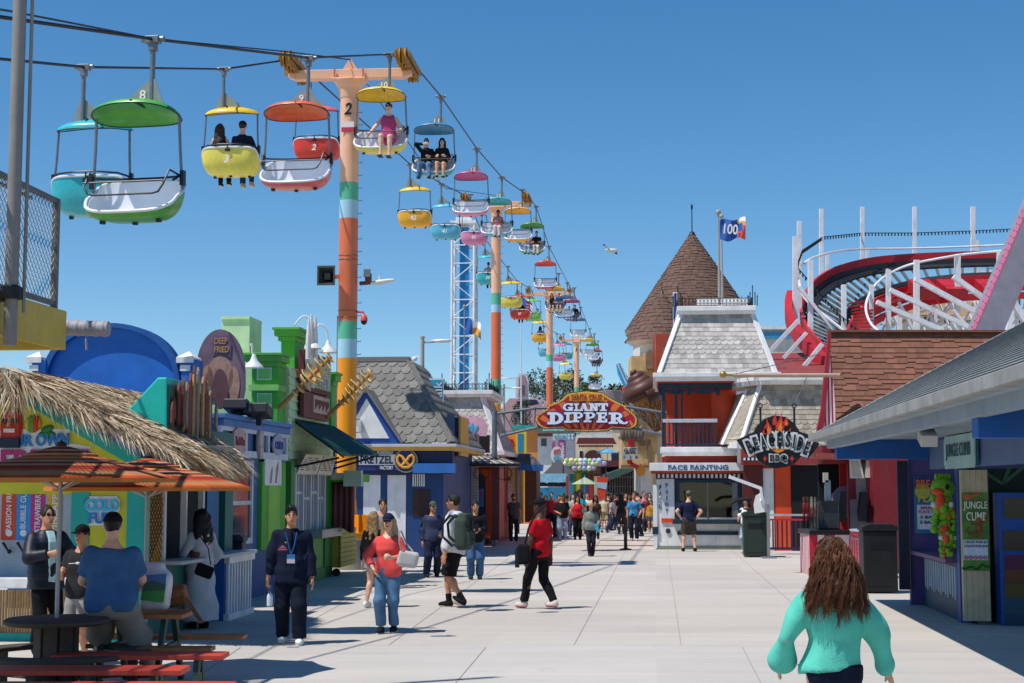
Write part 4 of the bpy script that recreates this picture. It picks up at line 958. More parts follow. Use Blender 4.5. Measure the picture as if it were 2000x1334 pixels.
mb.box(cr+.18,cr+.26,SE-1.1,SE+.4,0,.1);mb.box(cr+.18,cr+.26,SE-1.1,SE+.4,.85,.95);put('slat_front',mb,WHITE,t)
mb=MB();mb.box(cr,cr+.18,SE-1.1,SE+.4,0,.95);put('counter_base',mb,BLUE,t)
sb=20.6;pr=YP([(245,805),(308,737),(326,737),(326,846),(285,846)],sb);fn=max(p[0]for p in pr)
t2_=thing('driftwood_sign','teal roof sign box faced with ragged driftwood boards','sign',(fn,sb,2.7),WF)
mb=MB();mb.prism(pr,'y',sb,sb+2.1);put('sign_box',mb,PT('aqua','#1fc2b0'),t2_,bevel=.02)
mb=MB();zz0,zz1=min(p[1]for p in pr),max(p[1]for p in pr);mb.box(fn,fn+.02,sb+.02,sb+2.08,zz0,zz1-.1);put('backing',mb,DGREEN,t2_)
mb=MB();rr=random.Random(4);y=sb+.0
while y<sb+2.15:
 w=rr.uniform(.07,.13);mid=1-abs((y-sb-1.05)/1.05);top=zz0+.45+.5*mid+rr.uniform(-.1,.12);bot=zz0+.12-.18*mid+rr.uniform(-.1,.1);x=fn+.03+rr.random()*.05
 if .12<(y-sb)/2.1<.9 or rr.random()<.6:mb.prism([(y,bot+.04),(y+w*.5,bot-.05),(y+w,bot+.03),(y+w*.95,top-.08),(y+w*.5,top+.06),(y+w*.1,top-.05)],'x',x,x+.03,rr.choice((0,1,2)))
 y+=w*.95
put('driftwood',mb,[mat('drift_'+k,v,.8,.3,10.,bump=.3)for k,v in dict(tan='#b08c5c',red='#7a4438',grey='#8d857a').items()],t2_)
t3_=thing('hanging_menu','tan menu board curled under the thatch edge','menu board',WF.D(430,914,22),WF)
mb=MB();a=WF.D(381,914,20.8);pts=[]
A_=WF.D(381,890,20.6);B_=WF.D(479,897,22.6);C_=WF.D(476,937,22.6);D_=WF.D(383,931,20.6)
mb.add([A_,B_,C_,D_]+[Vector(v)+Vector((-.03,.03,0))for v in(A_,B_,C_,D_)],[(0,1,2,3),(7,6,5,4),(0,4,5,1),(1,5,6,2),(2,6,7,3),(3,7,4,0)]);put('board',mb,mat('board_tan','#9a7c50',.8,.2),t3_)
mb=MB()
for k in range(34):u=.05+k*.027;p=A_.lerp(B_,u).lerp(D_.lerp(C_,u),.38);q=A_.lerp(B_,u).lerp(D_.lerp(C_,u),.72);mb.bar(p+Vector((.012,-.012,0)),q+Vector((.012,-.012,0)),.025,.004)
put('print',mb,mat('print_rust','#7a4a34',.8),t3_)
mb=MB();a,b=WF.D(366,874,20.8),WF.D(446,878,22.3);mb.bar(a,b,.16,.09);put('lamp_bar',mb,mat('fixture_tan','#a89a86',.6,.2),t3_,bevel=.02)
SB=26.0;NF=-7.15
t=thing('blue_building','royal blue snack building with a round arched parapet','building',(NF,SB,0),WF)
mb=MB();out=[(85+135*(1-math.cos(R(a)))*1.,765-133*math.sin(R(a))**.75)for a in range(0,181,6)]
yprism(mb,out+[(355,830),(85,830)],SB,.2);put('arch_panel',mb,PT('arch_blue','#1a68bc',var=.2,dirt=.05),t)
mb=MB();o2=YP(out,SB);i2=YP([(x+(220-x)*.06,y+9)for x,y in out],SB)
for k in range(len(o2)-1):mb.prism([o2[k],o2[k+1],i2[k+1],i2[k]],'y',SB-.12,SB+.22)
put('arch_trim',mb,PT('trim_blue','#12549a'),t)
for a,b in((62,86),(354,381)):
 mb=MB();ybox(mb,(a,702),(b,840),SB-.15,.4);pl=put('pier',mb,PT('arch_blue','#1553a4'),t,bevel=.015)
 mb=MB();p=WF.Y(a-3,697,SB);q=WF.Y(b+3,703,SB);mb.box(p.x,q.x,SB-.2,SB+.3,q.z-.06,p.z-.02);cxx=(p.x+q.x)/2;mb.add([(p.x,SB-.2,p.z-.02),(q.x,SB-.2,p.z-.02),(q.x,SB+.3,p.z-.02),(p.x,SB+.3,p.z-.02),(cxx,SB+.05,p.z+.1)],[(0,1,4),(1,2,4),(2,3,4),(3,0,4)])
 mb.box(p.x+.06,q.x-.06,SB-.17,SB+.27,q.z-.2,q.z-.1);put('cap',mb,WHITE,pl)
sA,sB_=25.2,29.95
mb=MB();mb.box(NF-3.5,NF,sA,sB_,2.55,3.12);mb.box(NF-3.5,NF-.05,sA,sB_,0,2.55);put('body',mb,PT('body_blue','#28588a'),t)
mb=MB();mb.box(NF-3.7,NF+.16,sA-.1,sB_,3.12,3.2);mb.box(NF,NF+.1,sA,sB_,3.0,3.12);mb.box(NF-3.5,NF,sA-.05,sA,3.02,3.12);put('cornice',mb,PT('roof_edge','#3f72b0'),t,bevel=.01)
mb=MB();mb.box(NF,NF+.06,sA,sB_,2.93,3.0);mb.box(NF,NF+.06,sA,sB_,2.5,2.62)
for y in(sA,sA+1.6,sA+3.2,sB_-.12):mb.box(NF,NF+.05,y,y+.12,2.62,2.93)
mb.box(NF-.04,NF+.04,sA+.55,sA+.65,1.0,2.45);mb.box(NF-.04,NF+.04,sA+2.1,sA+2.2,1.0,2.45);mb.box(NF-.04,NF+.04,sA+.65,sA+2.1,1.0,1.1);mb.box(NF-.04,NF+.04,sA+.65,sA+2.1,2.35,2.45);mb.box(NF-.04,NF+.03,sA+.65,sA+2.1,1.68,1.75)
put('white_trim',mb,PT('trim_grey','#c3cad6'),t)
mb=MB();mb.box(NF-.05,NF+.005,sA+.65,sA+2.1,1.1,2.35);put('window',mb,mat('dim_glass','#252d38',.08,.1,spec=.6),t)
mb=MB();mb.box(NF-.05,NF+.02,sA+2.9,sB_-.02,.85,2.45);put('green_panel',mb,GREEN,t);mb=MB();mb.box(NF+.02,NF+.03,sA+3.35,sB_-.5,1.0,2.4);put('inset_panel',mb,PT('inset_green','#7cbf36'),t)
mb=MB();mb.box(NF+.02,NF+.05,sA+3.0,sB_-.5,2.02,2.5);po=put('feather_poster',mb,WHITE,t)
mb=MB()
for k,(y,h)in enumerate(((sA+3.4,.3),(sA+3.8,.4))):mb.prism([(y-.05,2.06),(y+.05,2.06),(y+.13+k*.05,2.06+h*.8),(y+.1+k*.06,2.06+h),(y+.02,2.06+h*.7)],'x',NF+.052,NF+.058)
put('print',mb,mat('print_taupe','#9a8078',.7),po)
def fascia_sign(y,label,tx,colr,sh):
 tt=thing('fascia_sign',label,'sign',(NF+.06,y,2.75),WF,'signs on the blue building fascia');mb=MB()
 if sh=='oval':mb.prism([(y+.42*math.cos(a*math.pi/12),2.78+.2*math.sin(a*math.pi/12))for a in range(24)],'x',NF+.05,NF+.09)
 elif sh=='egg':mb.prism([(y+.22*math.cos(a*math.pi/12),2.78+(.34 if a<12 else .3)*math.sin(a*math.pi/12))for a in range(24)],'x',NF+.05,NF+.09)
 else:mb.prism([(y+.4*math.cos(a*math.pi/12)*(1+.12*(a%2)),2.76+.24*math.sin(a*math.pi/12)*(1+.14*(a%2)))for a in range(24)],'x',NF+.05,NF+.09)
 put('board',mb,PT('sb_'+colr,colr),tt)
 if tx:put('lettering',text_mb(tx,(NF+.095,y,2.77),.6 if sh!='oval' else .62,.15,'+x',.02,.03),PT('lt_red','#8a2f34')if sh=='star' else PT('lt_blue','#27427e'),tt)
 else:
  mb=MB();mb.prism([(y+.15*math.cos(a*math.pi/8),2.86+.15*math.sin(a*math.pi/8))for a in range(16)],'x',NF+.092,NF+.1);mb.box(NF+.09,NF+.11,y-.12,y+.12,2.5,2.7);put('picture',mb,PT('pic_grey','#b5a8a0'),tt)
fascia_sign(sA+1.05,'starburst sweet-cake sign first on the grey blue fascia','Twinkies','#b59a98','star');fascia_sign(sA+2.5,'tall egg shaped sign between the two lettered fascia signs','','#8d8690','egg');fascia_sign(sA+3.85,'oval cookie sign last on the grey blue fascia','OREO','#9aa4bb','oval')
for k,px in enumerate((466,505)):
 p=WF.D(px,803 if k else 795,27.2);mb=MB();mb.obox(p,(.42,.5,.18),Matrix.Rotation(R(-12),3,'X'));mb.box(p.x-.05,p.x+.05,p.y,p.y+.1,p.z-.25,p.z-.05);tag(put('flood_light',mb,mat('fixture_black','#24252a',.5,.2),frame=WF,org=p,bevel=.02),['black box floodlight on the blue roof edge under the oval mural','black box floodlight on the blue roof edge beside the green pilaster'][k],'floodlight','floodlights on the blue roof edge')
t=thing('oval_sign','purple egg shaped painted fried food sign standing on the blue roof','sign',WF.D(430,800,27.4),WF);so_=WF.D(430,800,27.4).y
ol=[(430+47*math.cos(R(a))*1.0,725-(82 if a<180 else 78)*math.sin(R(a)))for a in range(0,181,10)]+[(383,760),(386,785),(470,800),(477,760)]
mb=MB();yprism(mb,ol,so_,.1);put('board',mb,mat('mural_paint','#7a6272',.5,.3,3.,dirt=.1),t)
mb=MB()
for cx_,cy_,w_,h_,m in((430,735,26,40,0),(405,745,12,32,0),(457,750,11,34,0),(430,760,16,40,1),(404,775,9,16,1)):yprism(mb,[(cx_+w_*math.cos(R(a)),cy_-h_*math.sin(R(a)))for a in range(0,360,20)],so_-.012-.004*m,.01,m)
put('painted_food',mb,[mat('mural_tan','#b08a78',.5,.35,6.),mat('mural_dark','#6a4a4c',.5,.3,6.)],t)
mb=MB();yprism(mb,[(414,668),(419,655),(446,655),(452,672),(450,698),(432,688),(416,696)],so_-.02,.02);lb=put('label_plate',mb,PT('plate_violet','#6b5370'),t);c=WF.Y(433,674,so_-.03);put('lettering',text_mb('DEEP\nFRIED',c,.26,.26,'-y',.012,.02),PT('gold_letters','#b58c5a'),lb)
t=thing('gooseneck_lamp','white gooseneck lamp leaning over the purple oval sign','lamp',WF.D(495,715,29.6),WF,'white gooseneck lamps')
def goose(t,px0,py0,px1,py1,px2,py2,D):
 a,b,c=[WF.D(x,y,D)for x,y in((px0,py0),(px1,py1),(px2,py2))]
 pts=[a.lerp(b,k/4)+Vector((0,0,.12*math.sin(k/4*math.pi)))for k in range(5)]+[b.lerp(c,.3)+Vector((.02,0,0)),c]
 mb=MB();mb.tube(pts,.02,8);put('neck',mb,WHITE,t,smooth=True)
 mb=MB();mb.lathe([(.03,.12),(.05,.06),(.07,.0),(.17,-.1),(.185,-.14),(.17,-.14),(.05,-.03)],c,18);put('shade',mb,WHITE,t,smooth=True)
goose(t,490,676,493,690,496,704,29.6)
t=thing('green_building','green and white food building with pilasters and a dark awning','building',(-7.2,31,0),WF)
def pilaster(x0,x1,ytop,ybot,s,mid=None,d=.55):
 mb=MB();ybox(mb,(x0,ytop+26),(x1,ybot),s,d);o=put('pilaster',mb,GREEN,t,bevel=.008)
 p=WF.Y(x0,ytop,s);q=WF.Y(x1,ytop+26,s);mb=MB();h=p.z-q.z
 mb.box(p.x-.05,q.x+.05,s-.05,s+d,q.z,q.z+h*.35);mb.box(p.x-.12,q.x+.12,s-.12,s+d,q.z+h*.35,q.z+h*.8);mb.box(p.x-.16,q.x+.16,s-.16,s+d,q.z+h*.8,p.z);put('capital',mb,MGREEN,o,bevel=.008)
 return o
o=pilaster(492,541,690,900,30.0)
mb=MB();p=WF.Y(488,752,30);q=WF.Y(546,763,30);mb.box(p.x,q.x,29.9,30.5,q.z,p.z);put('string_course',mb,PT('light_green','#7fc062'),o)
for(y0_,y1_)in((718,742),(768,830)):
 mb=MB();ybox(mb,(502,y0_),(530,y1_),29.985,.02);put('inset_frame',mb,PT('trim_pale','#c9dcc0'),o);mb=MB();ybox(mb,(504,y0_+2.5),(528,y1_-2),29.975,.012);put('inset',mb,PT('light_green','#7fc062'),o)
pilaster(549,574,640,830,32.3,d=.9);pilaster(630,647,727,840,34.4,d=.5)
nG=-7.2;g0,g1=30.6,34.7
mb=MB();mb.box(nG-3,nG-.1,g0,g1,0,4.4);put('body',mb,LGREEN,t)
mb=MB();z=2.55
while z<4.35:mb.prism([(nG-.1,z),(nG-.03,z),(nG-.06,z+.16),(nG-.1,z+.16)],'y',g0,g1);z+=.165
put('clapboard',mb,PT('clap_green','#c2dcb4'),t)
mb=MB();mb.box(nG-.1,nG+.02,g0,g0+.3,0,2.5);mb.box(nG-.1,nG+.02,g0+3.3,g0+3.7,0,2.5);mb.box(nG-.1,nG+.02,g1-.4,g1,0,2.5);mb.box(nG-.1,nG+.02,g0,g1,0,.25);put('green_trim',mb,PT('trim_green','#2c7f2a'),t)
mb=MB();mb.box(nG-.12,nG-.02,g0+.3,g0+3.7,.25,.95);put('base_panel',mb,PT('base_green','#6fae4c'),t)
mb=MB();mb.box(nG-.1,nG+.3,g0+1.7,g0+3.7,.92,1.1);put('serving_counter',mb,mat('brushed_steel','#9a9ea2',.35,.15,metal=.7),t,bevel=.01)
mb=MB();W_=[g0+.35,g0+1.05,g0+1.75,g0+2.45,g0+3.15]
for y in W_:mb.box(nG-.08,nG+.03,y,y+.1,.95,2.25)
mb.box(nG-.08,nG+.03,g0+.35,g0+3.25,2.25,2.38);mb.box(nG-.08,nG+.03,g0+.35,g0+3.25,.95,1.02)
for k in range(4):
 mb.box(nG-.06,nG+.0,W_[k]+.1,W_[k+1],1.72 if k%2 else 1.84,1.78 if k%2 else 1.9);mb.box(nG-.06,nG+.0,W_[k]+.38,W_[k]+.43,1.02,2.25)
put('window_frame',mb,PT('window_white','#c9cdd2'),t)
mb=MB();mb.box(nG-.09,nG-.07,g0+.35,g0+3.25,1.0,2.3);put('window',mb,mat('dim_glass','#252d38'),t)
A0=Vector((nG,g0+.3,zat(818,31)));A1=Vector((nG,g0+4.2,zat(818,31)));B0=Vector((nG+1.0,g0+.3,zat(889,31)));B1=Vector((nG+1.0,g0+4.4,zat(886,34)))
mb=MB();nr=44;vs=[]
for i in range(nr+1):
 u=i/nr;dz=.02 if i%2 else-.02
 for v in(A0.lerp(A1,u),B0.lerp(B1,u)):vs.append((v.x,v.y,v.z+dz))
mb.add(vs,[(2*i,2*i+1,2*i+3,2*i+2)for i in range(nr)]);aw=put('awning',mb,PT('awning_green','#1b3d30',rough=.4,dirt=.2),t,solid=.012,fix=False)
mb=MB()
for u in(.02,.5,.98):
 a=A0.lerp(A1,u);b=B0.lerp(B1,u);mb.tube([a+Vector((0,0,-.95)),b+Vector((-.1,0,-.05))],.025,6);mb.tube([a+Vector((0,0,-.05)),b+Vector((0,0,-.04))],.02,6)
put('awning_brace',mb,DARKST,aw)
sg0,sg1=g0+.6,g0+3.2;
tt=thing('fries_sign','pale green potato stand sign in a maroon frame with a tall white fork','sign',(nG+.2,sg0,3.9),WF)
mb=MB();zz=[(zat(760,31.5),zat(680,31.5))];zl,zh=zz[0]
mb.box(nG,nG+.12,sg0,sg1,zl,zh);put('frame',mb,MAROON,tt,bevel=.01)
mb=MB();mb.box(nG+.12,nG+.15,sg0+.12,sg1-.12,zl+.1,zh-.12);put('panel',mb,PT('sign_green','#9fc79a'),tt)
put('lettering',text_mb('TATER\nTWIST',(nG+.17,(sg0+sg1)/2,(zl+zh)/2),sg1-sg0-.7,(zh-zl)*.7,'+x',.05,.03),PT('tater_grey','#b5b8b4'),tt)
mb=MB();mb.box(nG+.02,nG+.1,sg0+.1,sg1,zl-.55,zl-.02);put('lower_frame',mb,MAROON,tt);mb=MB();mb.box(nG+.1,nG+.13,sg0+.9,sg1-.1,zl-.42,zl-.06);lo_=put('lower_panel',mb,PT('panel_pink','#c4a59c'),tt)
mb=MB()
for k in range(12):y=sg0+1.0+k*.12;mb.box(nG+.13,nG+.14,y,y+.06,zl-.35+.05*(k%3),zl-.14)
put('print',mb,mat('print_rust','#7a4a34'),lo_)
yf=sX(606,nG+.2);mb=MB()
for k in range(4):
 y=yf-.33+k*.22;mb.tube([(nG+.2,y,zh-.25),(nG+.2,y,zh+.25),(nG+.2,y+(.02 if k<2 else-.02),zh+.62+.12*(k%2))],[.06,.055,.02],8)
mb.prism([(yf-.4,zh-.2),(yf+.4,zh-.2),(yf+.3,zh-.55),(yf+.1,zh-.75),(yf-.1,zh-.75),(yf-.3,zh-.55)],'x',nG+.15,nG+.25);mb.box(nG+.15,nG+.25,yf-.09,yf+.09,zl+.05,zh-.7);put('fork',mb,PT('fork_white','#d8d2ce'),tt,bevel=.01)
for k,a in enumerate(((575,637,606,622,612,668),(612,650,636,640,641,676))):
 tt=thing('gooseneck_lamp',['white gooseneck lamp nearer the fork on the potato stand','white gooseneck lamp reaching farthest from the potato stand'][k],'lamp',WF.D(a[0],a[1],32),WF,'white gooseneck lamps');goose(tt,*a,32)
CHIP=mat('potato_chip','#d9bd80',.7,.2,10.,dirt=.25);STICK=mat('stick_wood','#a8773c',.7,.2,12.)
def potato(a,b,D0_,D1_,label,u0=.3):
 p,q=WF.D(*a,D0_),WF.D(*b,D1_);d=(q-p);L=d.length;d.normalize()
 tt=thing('potato_spiral',label,'sign',p,WF,'giant potato spirals on sticks');mb=MB();mb.tube([p,q],.045,10);put('stick',mb,STICK,tt,smooth=True)
 mb=MB();rq=random.Random(int(a[0]))
 for i in range(8):
  t_=i/7;rad=.07+.165*math.sin(math.pi*(.15+.8*(1-t_)));c=p+d*L*(u0+(.96-u0)*t_)
  ax=(d+Vector((rq.uniform(-.1,.2),-.25+rq.uniform(-.2,.2),rq.uniform(-.25,.1)))).normalized();q_=ax.to_track_quat('Z','Y').to_matrix()
  prof=[(.03,.0),(rad*.5,.0),(rad*.85,.02),(rad,.045),(rad*.97,.058),(rad*.8,.04),(rad*.45,.02),(.03,.02)]
  mb.lathe(prof,c,20,0,q_,sy=rq.uniform(.85,1.05))
 put('chip_spiral',mb,CHIP,tt,fix=False,smooth=True)
potato((541,801),(646,697),30.6,30.9,'giant potato spiral on a stick jutting from the green pilaster');potato((638,815),(724,729),34,34.3,'giant potato spiral on a stick in front of the orange tower base')
tt=thing('menu_board','pale two panel menu board tilted under the dark green awning','menu board',WF.D(620,905,31.8),WF)
q_=[WF.D(*a)for a in((598,887,31.6),(632,890,32.6),(618,926,32.5),(579,925,31.5))];q2=[WF.D(*a)for a in((634,890,32.7),(657,892,33.4),(647,927,33.3),(620,926,32.6))]
for q in(q_,q2):
 mb=MB();mb.add(list(q)+[v+Vector((-.03,.03,-.02))for v in q],[(0,1,2,3),(7,6,5,4),(0,4,5,1),(1,5,6,2),(2,6,7,3),(3,7,4,0)]);o=put('panel',mb,PT('menu_cream','#cfc8b8'),tt)
 mb=MB()
 for r_ in range(7):
  for c_ in range(9):
   if(r_*5+c_*3)%4:v=.2+r_*.1;u=.1+c_*.09;a=q[0].lerp(q[1],u).lerp(q[3].lerp(q[2],u),v);b=q[0].lerp(q[1],u+.07).lerp(q[3].lerp(q[2],u+.07),v);mb.bar(a+Vector((.01,-.012,.004)),b+Vector((.01,-.012,.004)),.004,.022)
 put('print',mb,mat('print_grey','#8a8478',.8),o)
tt=thing('food_cart','yellow slatted cart with a drawn maroon curtain and green roof','cart',(nG+.3,35.4,0),WF)
c0,c1=34.6,36.4;xr=WF.D(665,1000,35).x;xl=xr-.55
mb=MB()
for k in range(8):mb.box(xl,xr,c0,c1,.22+k*.105,.31+k*.105)
mb.box(xl+.03,xr-.03,c0+.03,c1-.03,.2,1.06);put('body',mb,PT('cart_yellow','#c2a83c'),tt)
mb=MB();mb.box(xl-.25,xr+.25,c0-.2,c1+.3,2.1,2.28);put('roof',mb,GREEN,tt,bevel=.01)
mb=MB();N_=30;vs=[]
for i in range(N_+1):
 x=xl+.06+(xr+.3-xl-.06)*i/N_;yv=c0-.05+.03*math.sin(i*1.3)
 vs+=[(x,yv,1.02+.05*math.sin(i*.4)),(x,yv,2.1)]
mb.add(vs,[(2*i,2*i+1,2*i+3,2*i+2)for i in range(N_)]);put('curtain',mb,cloth('#7d4a4e'),tt,solid=.01,fix=False,smooth=True)
for x in(xl+.04,xr-.04):mb=MB();mb.box(x-.03,x+.03,c0,c0+.06,.2,2.1);put('corner_post',mb,PT('trim_green','#2c7f2a'),tt)
mb=MB();mb.lathe([(.02,-.03),(.09,-.03),(.09,.03),(.02,.03)],(xr-.12,c0+.1,.09),16,0,Matrix.Rotation(R(90),3,'X'));put('wheel',mb,BLK,tt)
mb=MB();mb.box(xr+.1,xr+.5,c0-.3,c0-.1,2.0,2.35,0);mb.box(xr-.2,xr+.15,c0-.25,c0-.22,2.15,2.3,0);put('menu_rack',mb,PT('rack_pale','#b9cdb8'),tt)
def bin_box(px0,px1,py1,D,h,colr,label,dark=True):
 p=WF.D(px0,py1,D);q=WF.D(px1,py1,D);x0,x1=p.x,q.x;y=p.y;w=x1-x0
 tt=thing('litter_bin',label,'litter bin',((x0+x1)/2,y+w/2,0),WF)
 mb=MB();mb.box(x0,x1,y,y+w,.05,h-.12);mb.box(x0+.03,x1-.03,y+.03,y+w-.03,0,.05);put('body',mb,colr,tt,bevel=.02)
 mb=MB();mb.prism([(x0-.02,h-.12),(x1+.02,h-.12),(x1+.02,h-.06),((x0+x1)/2+w*.3,h),((x0+x1)/2-w*.3,h),(x0-.02,h-.06)],'y',y-.02,y+w+.02);put('hood',mb,colr,tt,bevel=.015)
 mb=MB();mb.prism([(x0+.06,h-.5),(x1-.06,h-.5),(x1-.06,h-.27),(x1-.14,h-.2),(x0+.14,h-.2),(x0+.06,h-.27)],'y',y-.006,y)if not dark else mb.box(x0+.05,x1-.05,y-.006,y,.15,h-.2);put('front_panel',mb,BLK if not dark else PT('binp_'+label[:9],'#1a2236' if 'navy' in label else '#1d2a25',rough=.4),tt)
 mb=MB();mb.prism([(y+w*.3,h-.55),(y+w*.7,h-.55),(y+w*.7,h-.35),(y+w*.5,h-.28),(y+w*.3,h-.35)],'x',x1,x1+.006);put('opening',mb,BLK,tt);return tt
bin_box(440,472,1197,25.0,1.25,PT('bin_navy','#141c30',rough=.4),'navy litter bin beside the white slatted counter');
tt=thing('cabinet','pale green cabinet with a steel top behind the navy bin','cabinet',WF.G(500,1158),WF);p,q=WF.G(476,1158),WF.G(513,1158)
mb=MB();mb.box(p.x,q.x,p.y,p.y+.9,.08,.82);put('body',mb,PT('cab_green','#bfe09a'),tt,bevel=.01);mb=MB();mb.box(p.x-.02,q.x+.02,p.y-.02,p.y+.92,.82,.88);put('top',mb,PGREY,tt);mb=MB();mb.box(p.x+.05,q.x-.02,p.y+.02,p.y+.8,0,.08);put('plinth',mb,DARK,tt)
mb=MB()
for z in(.2,.7):mb.box(q.x-.06,q.x-.01,p.y-.02,p.y,z-.03,z+.03)
put('hinge',mb,STEEL,tt)
tt=thing('chimney_block','pale green chimney block behind the oval sign','chimney',WF.D(459,700,33),WF);s_=WF.D(459,700,33).y;mb=MB();ybox(mb,(433,622),(485,830),s_,1.);put('shaft',mb,PT('chim_green','#c2dcae'),tt,bevel=.01);mb=MB();ybox(mb,(431,680),(487,688),s_-.05,1.1);put('band',mb,PT('chim_green','#c2dcae'),tt);mb=MB();ybox(mb,(431,618),(487,623),s_-.04,1.08);put('cap',mb,PT('chim_green','#c2dcae'),tt)
SP=44.3
SCALE=mat('slate_scale','#77756f',.85,.12,6.,island=.22,dirt=.12,bump=.15)
SHINGLE=mat('cedar_shingle','#b0aba6',.9,.2,7.,island=.24,dirt=.10,bump=.2);SHTAN=mat('cedar_tan','#a69c8c',.9,.2,7.,island=.25,dirt=.15,bump=.2)
BROOF=mat('brown_asphalt','#7f5544',.9,.15,10.,island=.2,bump=.3,bscale=90.);CONE=mat('castle_shingle','#684f44',.9,.12,5.,island=.16,bump=.2)
W3=lambda px,py,s:WF.Y(px,py,s)
t=thing('pretzel_stand','navy and white pretzel stand under a steep grey scalloped roof','stand',W3(790,1085,SP),WF)
x0,x1=W3(655,1000,SP).x,W3(866,1000,SP).x
mb=MB();mb.box(x0,x1,SP,SP+7,0,3.05);put('wall',mb,PT('pretzel_blue','#173c70'),t)
mb=MB()
for a,b in((668,684),(710,742),(757,792)):ybox(mb,(a,928),(b,1068),SP-.02,.03)
put('white_panel',mb,PT('panel_white','#d9d9dd'),t)
mb=MB();ybox(mb,(650,878),(884,926),SP-.25,.3);put('fascia',mb,PT('fascia_navy','#122650'),t,bevel=.01)
mb=MB();ybox(mb,(645,872),(889,880),SP-.45,7.5);put('cornice',mb,PT('cornice_gold','#d6a040'),t,bevel=.01);mb=MB();ybox(mb,(643,867),(891,872),SP-.5,7.6);put('gutter',mb,PGREY,t)
mb=MB();ybox(mb,(806,905),(888,924),SP-.45,.25);put('serving_shelf',mb,PT('shelf_blue','#2a68b2'),t)
mb=MB()
for k in range(6):ybox(mb,(806+k*4.2,926),(808+k*4.2,950),SP-.03,.03)
put('striped_valance',mb,WHITE,t)
mb=MB();ybox(mb,(806,955),(840,1010),SP-.02,.03);put('window',mb,mat('dim_glass','#252d38'),t)
zc=W3(0,867,SP).z;sR=SP-.3
e0=Vector((W3(640,867,SP).x,sR,zc));e1=Vector((W3(888,867,SP).x,sR,zc));tz=W3(745,702,SP+1.6).z;rl=Vector((W3(690,702,SP+1.6).x-.4,SP+1.6,tz));rr_=Vector((W3(797,702,SP+1.6).x,SP+1.6,tz))
mb=tile_roof(e0,e1,rr_,rl,.30,.29,'hex',.016,seed=5)
e2=Vector((e1.x,SP+7,zc));rb=Vector((rr_.x,SP+5,tz));tile_roof(e1,e2,rb,rr_,.3,.29,'hex',.02,mb=mb,seed=6);rf=put('roof',mb,SCALE,t,fix=False)
mb=MB();mb.bar(e1+Vector((-.03,-.03,.03)),rr_+Vector((0,0,.03)),.16,.05);mb.bar(rl,rr_+Vector((.05,0,0)),.22,.14);put('ridge_cap',mb,SCALE,rf)
ap=W3(715,763,SP-.35);bl,br=W3(644,866,SP-.35),W3(786,866,SP-.35)
mb=MB();mb.prism([(bl.x,bl.z),(br.x,br.z),(ap.x,ap.z)],'y',SP-.35,SP+1.4);put('gable',mb,PT('gable_blue','#1d4a9c'),t)
mb=MB();yprism(mb,[(672,856),(760,856),(716,778)],SP-.38,.03);put('gable_panel',mb,PT('gable_white','#e2e2e0'),t)
mb=MB()
for q in(bl,br):mb.bar(Vector((q.x*1.0,SP-.45,q.z)),Vector((ap.x,SP-.45,ap.z+.03)),.03,.2,up=(0,1,0))if False else mb.bar(Vector((q.x,SP+.5,q.z+.02)),Vector((ap.x,SP+.5,ap.z+.05)),1.95,.05)
put('gable_roof',mb,SCALE,t)
mb=MB();c=W3(699,828,SP-.5);mb.box(c.x-.05,c.x+.1,c.y-.1,c.y+.1,c.z-.05,c.z+.1);mb.box(c.x+.05,c.x+.12,c.y-.2,c.y+.1,c.z-.25,c.z+.05);put('flood_lamp',mb,PGREY,t)
sg=thing('pretzel_sign','pretzel stand sign board with a round gold pretzel emblem','sign',W3(745,900,SP-.3),WF)
mb=MB();ybox(mb,(699,879),(778,919),SP-.34,.06);put('board',mb,PT('board_navy','#1a2c66'),sg);mb=MB();ybox(mb,(701,888),(776,908),SP-.355,.012);put('white_band',mb,WHITE,sg)
def ptext(par,tx,a,b,c,d,s,m,bold=.0,nm='lettering',depth=.02,spacing=1.):
 p,q=W3(a,c,s),W3(b,d,s);return put(nm,text_mb(tx,((p.x+q.x)/2,s,(p.z+q.z)/2),q.x-p.x,p.z-q.z,'-y',depth,bold,spacing=spacing),m,par)
ptext(sg,'PRETZEL',704,768,890,906,SP-.36,NAVY,.025);ptext(sg,'BOARDWALK',737,768,881,887,SP-.36,WHITE,.01);ptext(sg,'FACTORY',742,768,910,917,SP-.36,WHITE,.01)
c=W3(793,900,SP-.36);rd=.335
mb=MB();mb.lathe([(0,-.03),(rd,-.03),(rd,.03),(0,.03)],c,36,0,Matrix.Rotation(R(90),3,'X'));ds=put('disc',mb,PT('disc_cream','#e0c9a0'),sg)
mb=MB();mb.lathe([(0,-.01),(rd*.9,-.01),(rd*.9,.01),(0,.01)],c+Vector((0,-.04,0)),36,0,Matrix.Rotation(R(90),3,'X'));put('disc_face',mb,PT('board_navy','#1a2c66'),ds)
mb=MB()
for k in range(36):a=k*math.pi/18;mb.ball(c+Vector((rd*.95*math.cos(a),-.035,rd*.95*math.sin(a))),.011,n=6)
put('disc_beads',mb,NAVY,ds)
mb=MB();P=[]
for k in range(41):
 a=-math.pi*.62+k/40*math.pi*2.24-math.pi*.0;
for k in range(49):
 u=k/48
 if u<.2:q=(-.12+.17*(u/.2)*1.2,-.17+.12*(u/.2));
 P.append(0)
pz=[(-.13,-.17),(-.06,-.10),(.02,-.01),(.12,.08),(.21,.08),(.24,-.02),(.2,-.13),(.1,-.19)]
full=[(-.135,-.175),(-.05,-.07),(.04,.02),(.10,.12),(.18,.17),(.235,.10),(.235,-.02),(.17,-.13),(.08,-.19),(-.08,-.19),(-.17,-.13),(-.235,-.02),(-.235,.10),(-.18,.17),(-.10,.12),(-.04,.02),(.05,-.07),(.135,-.175)]
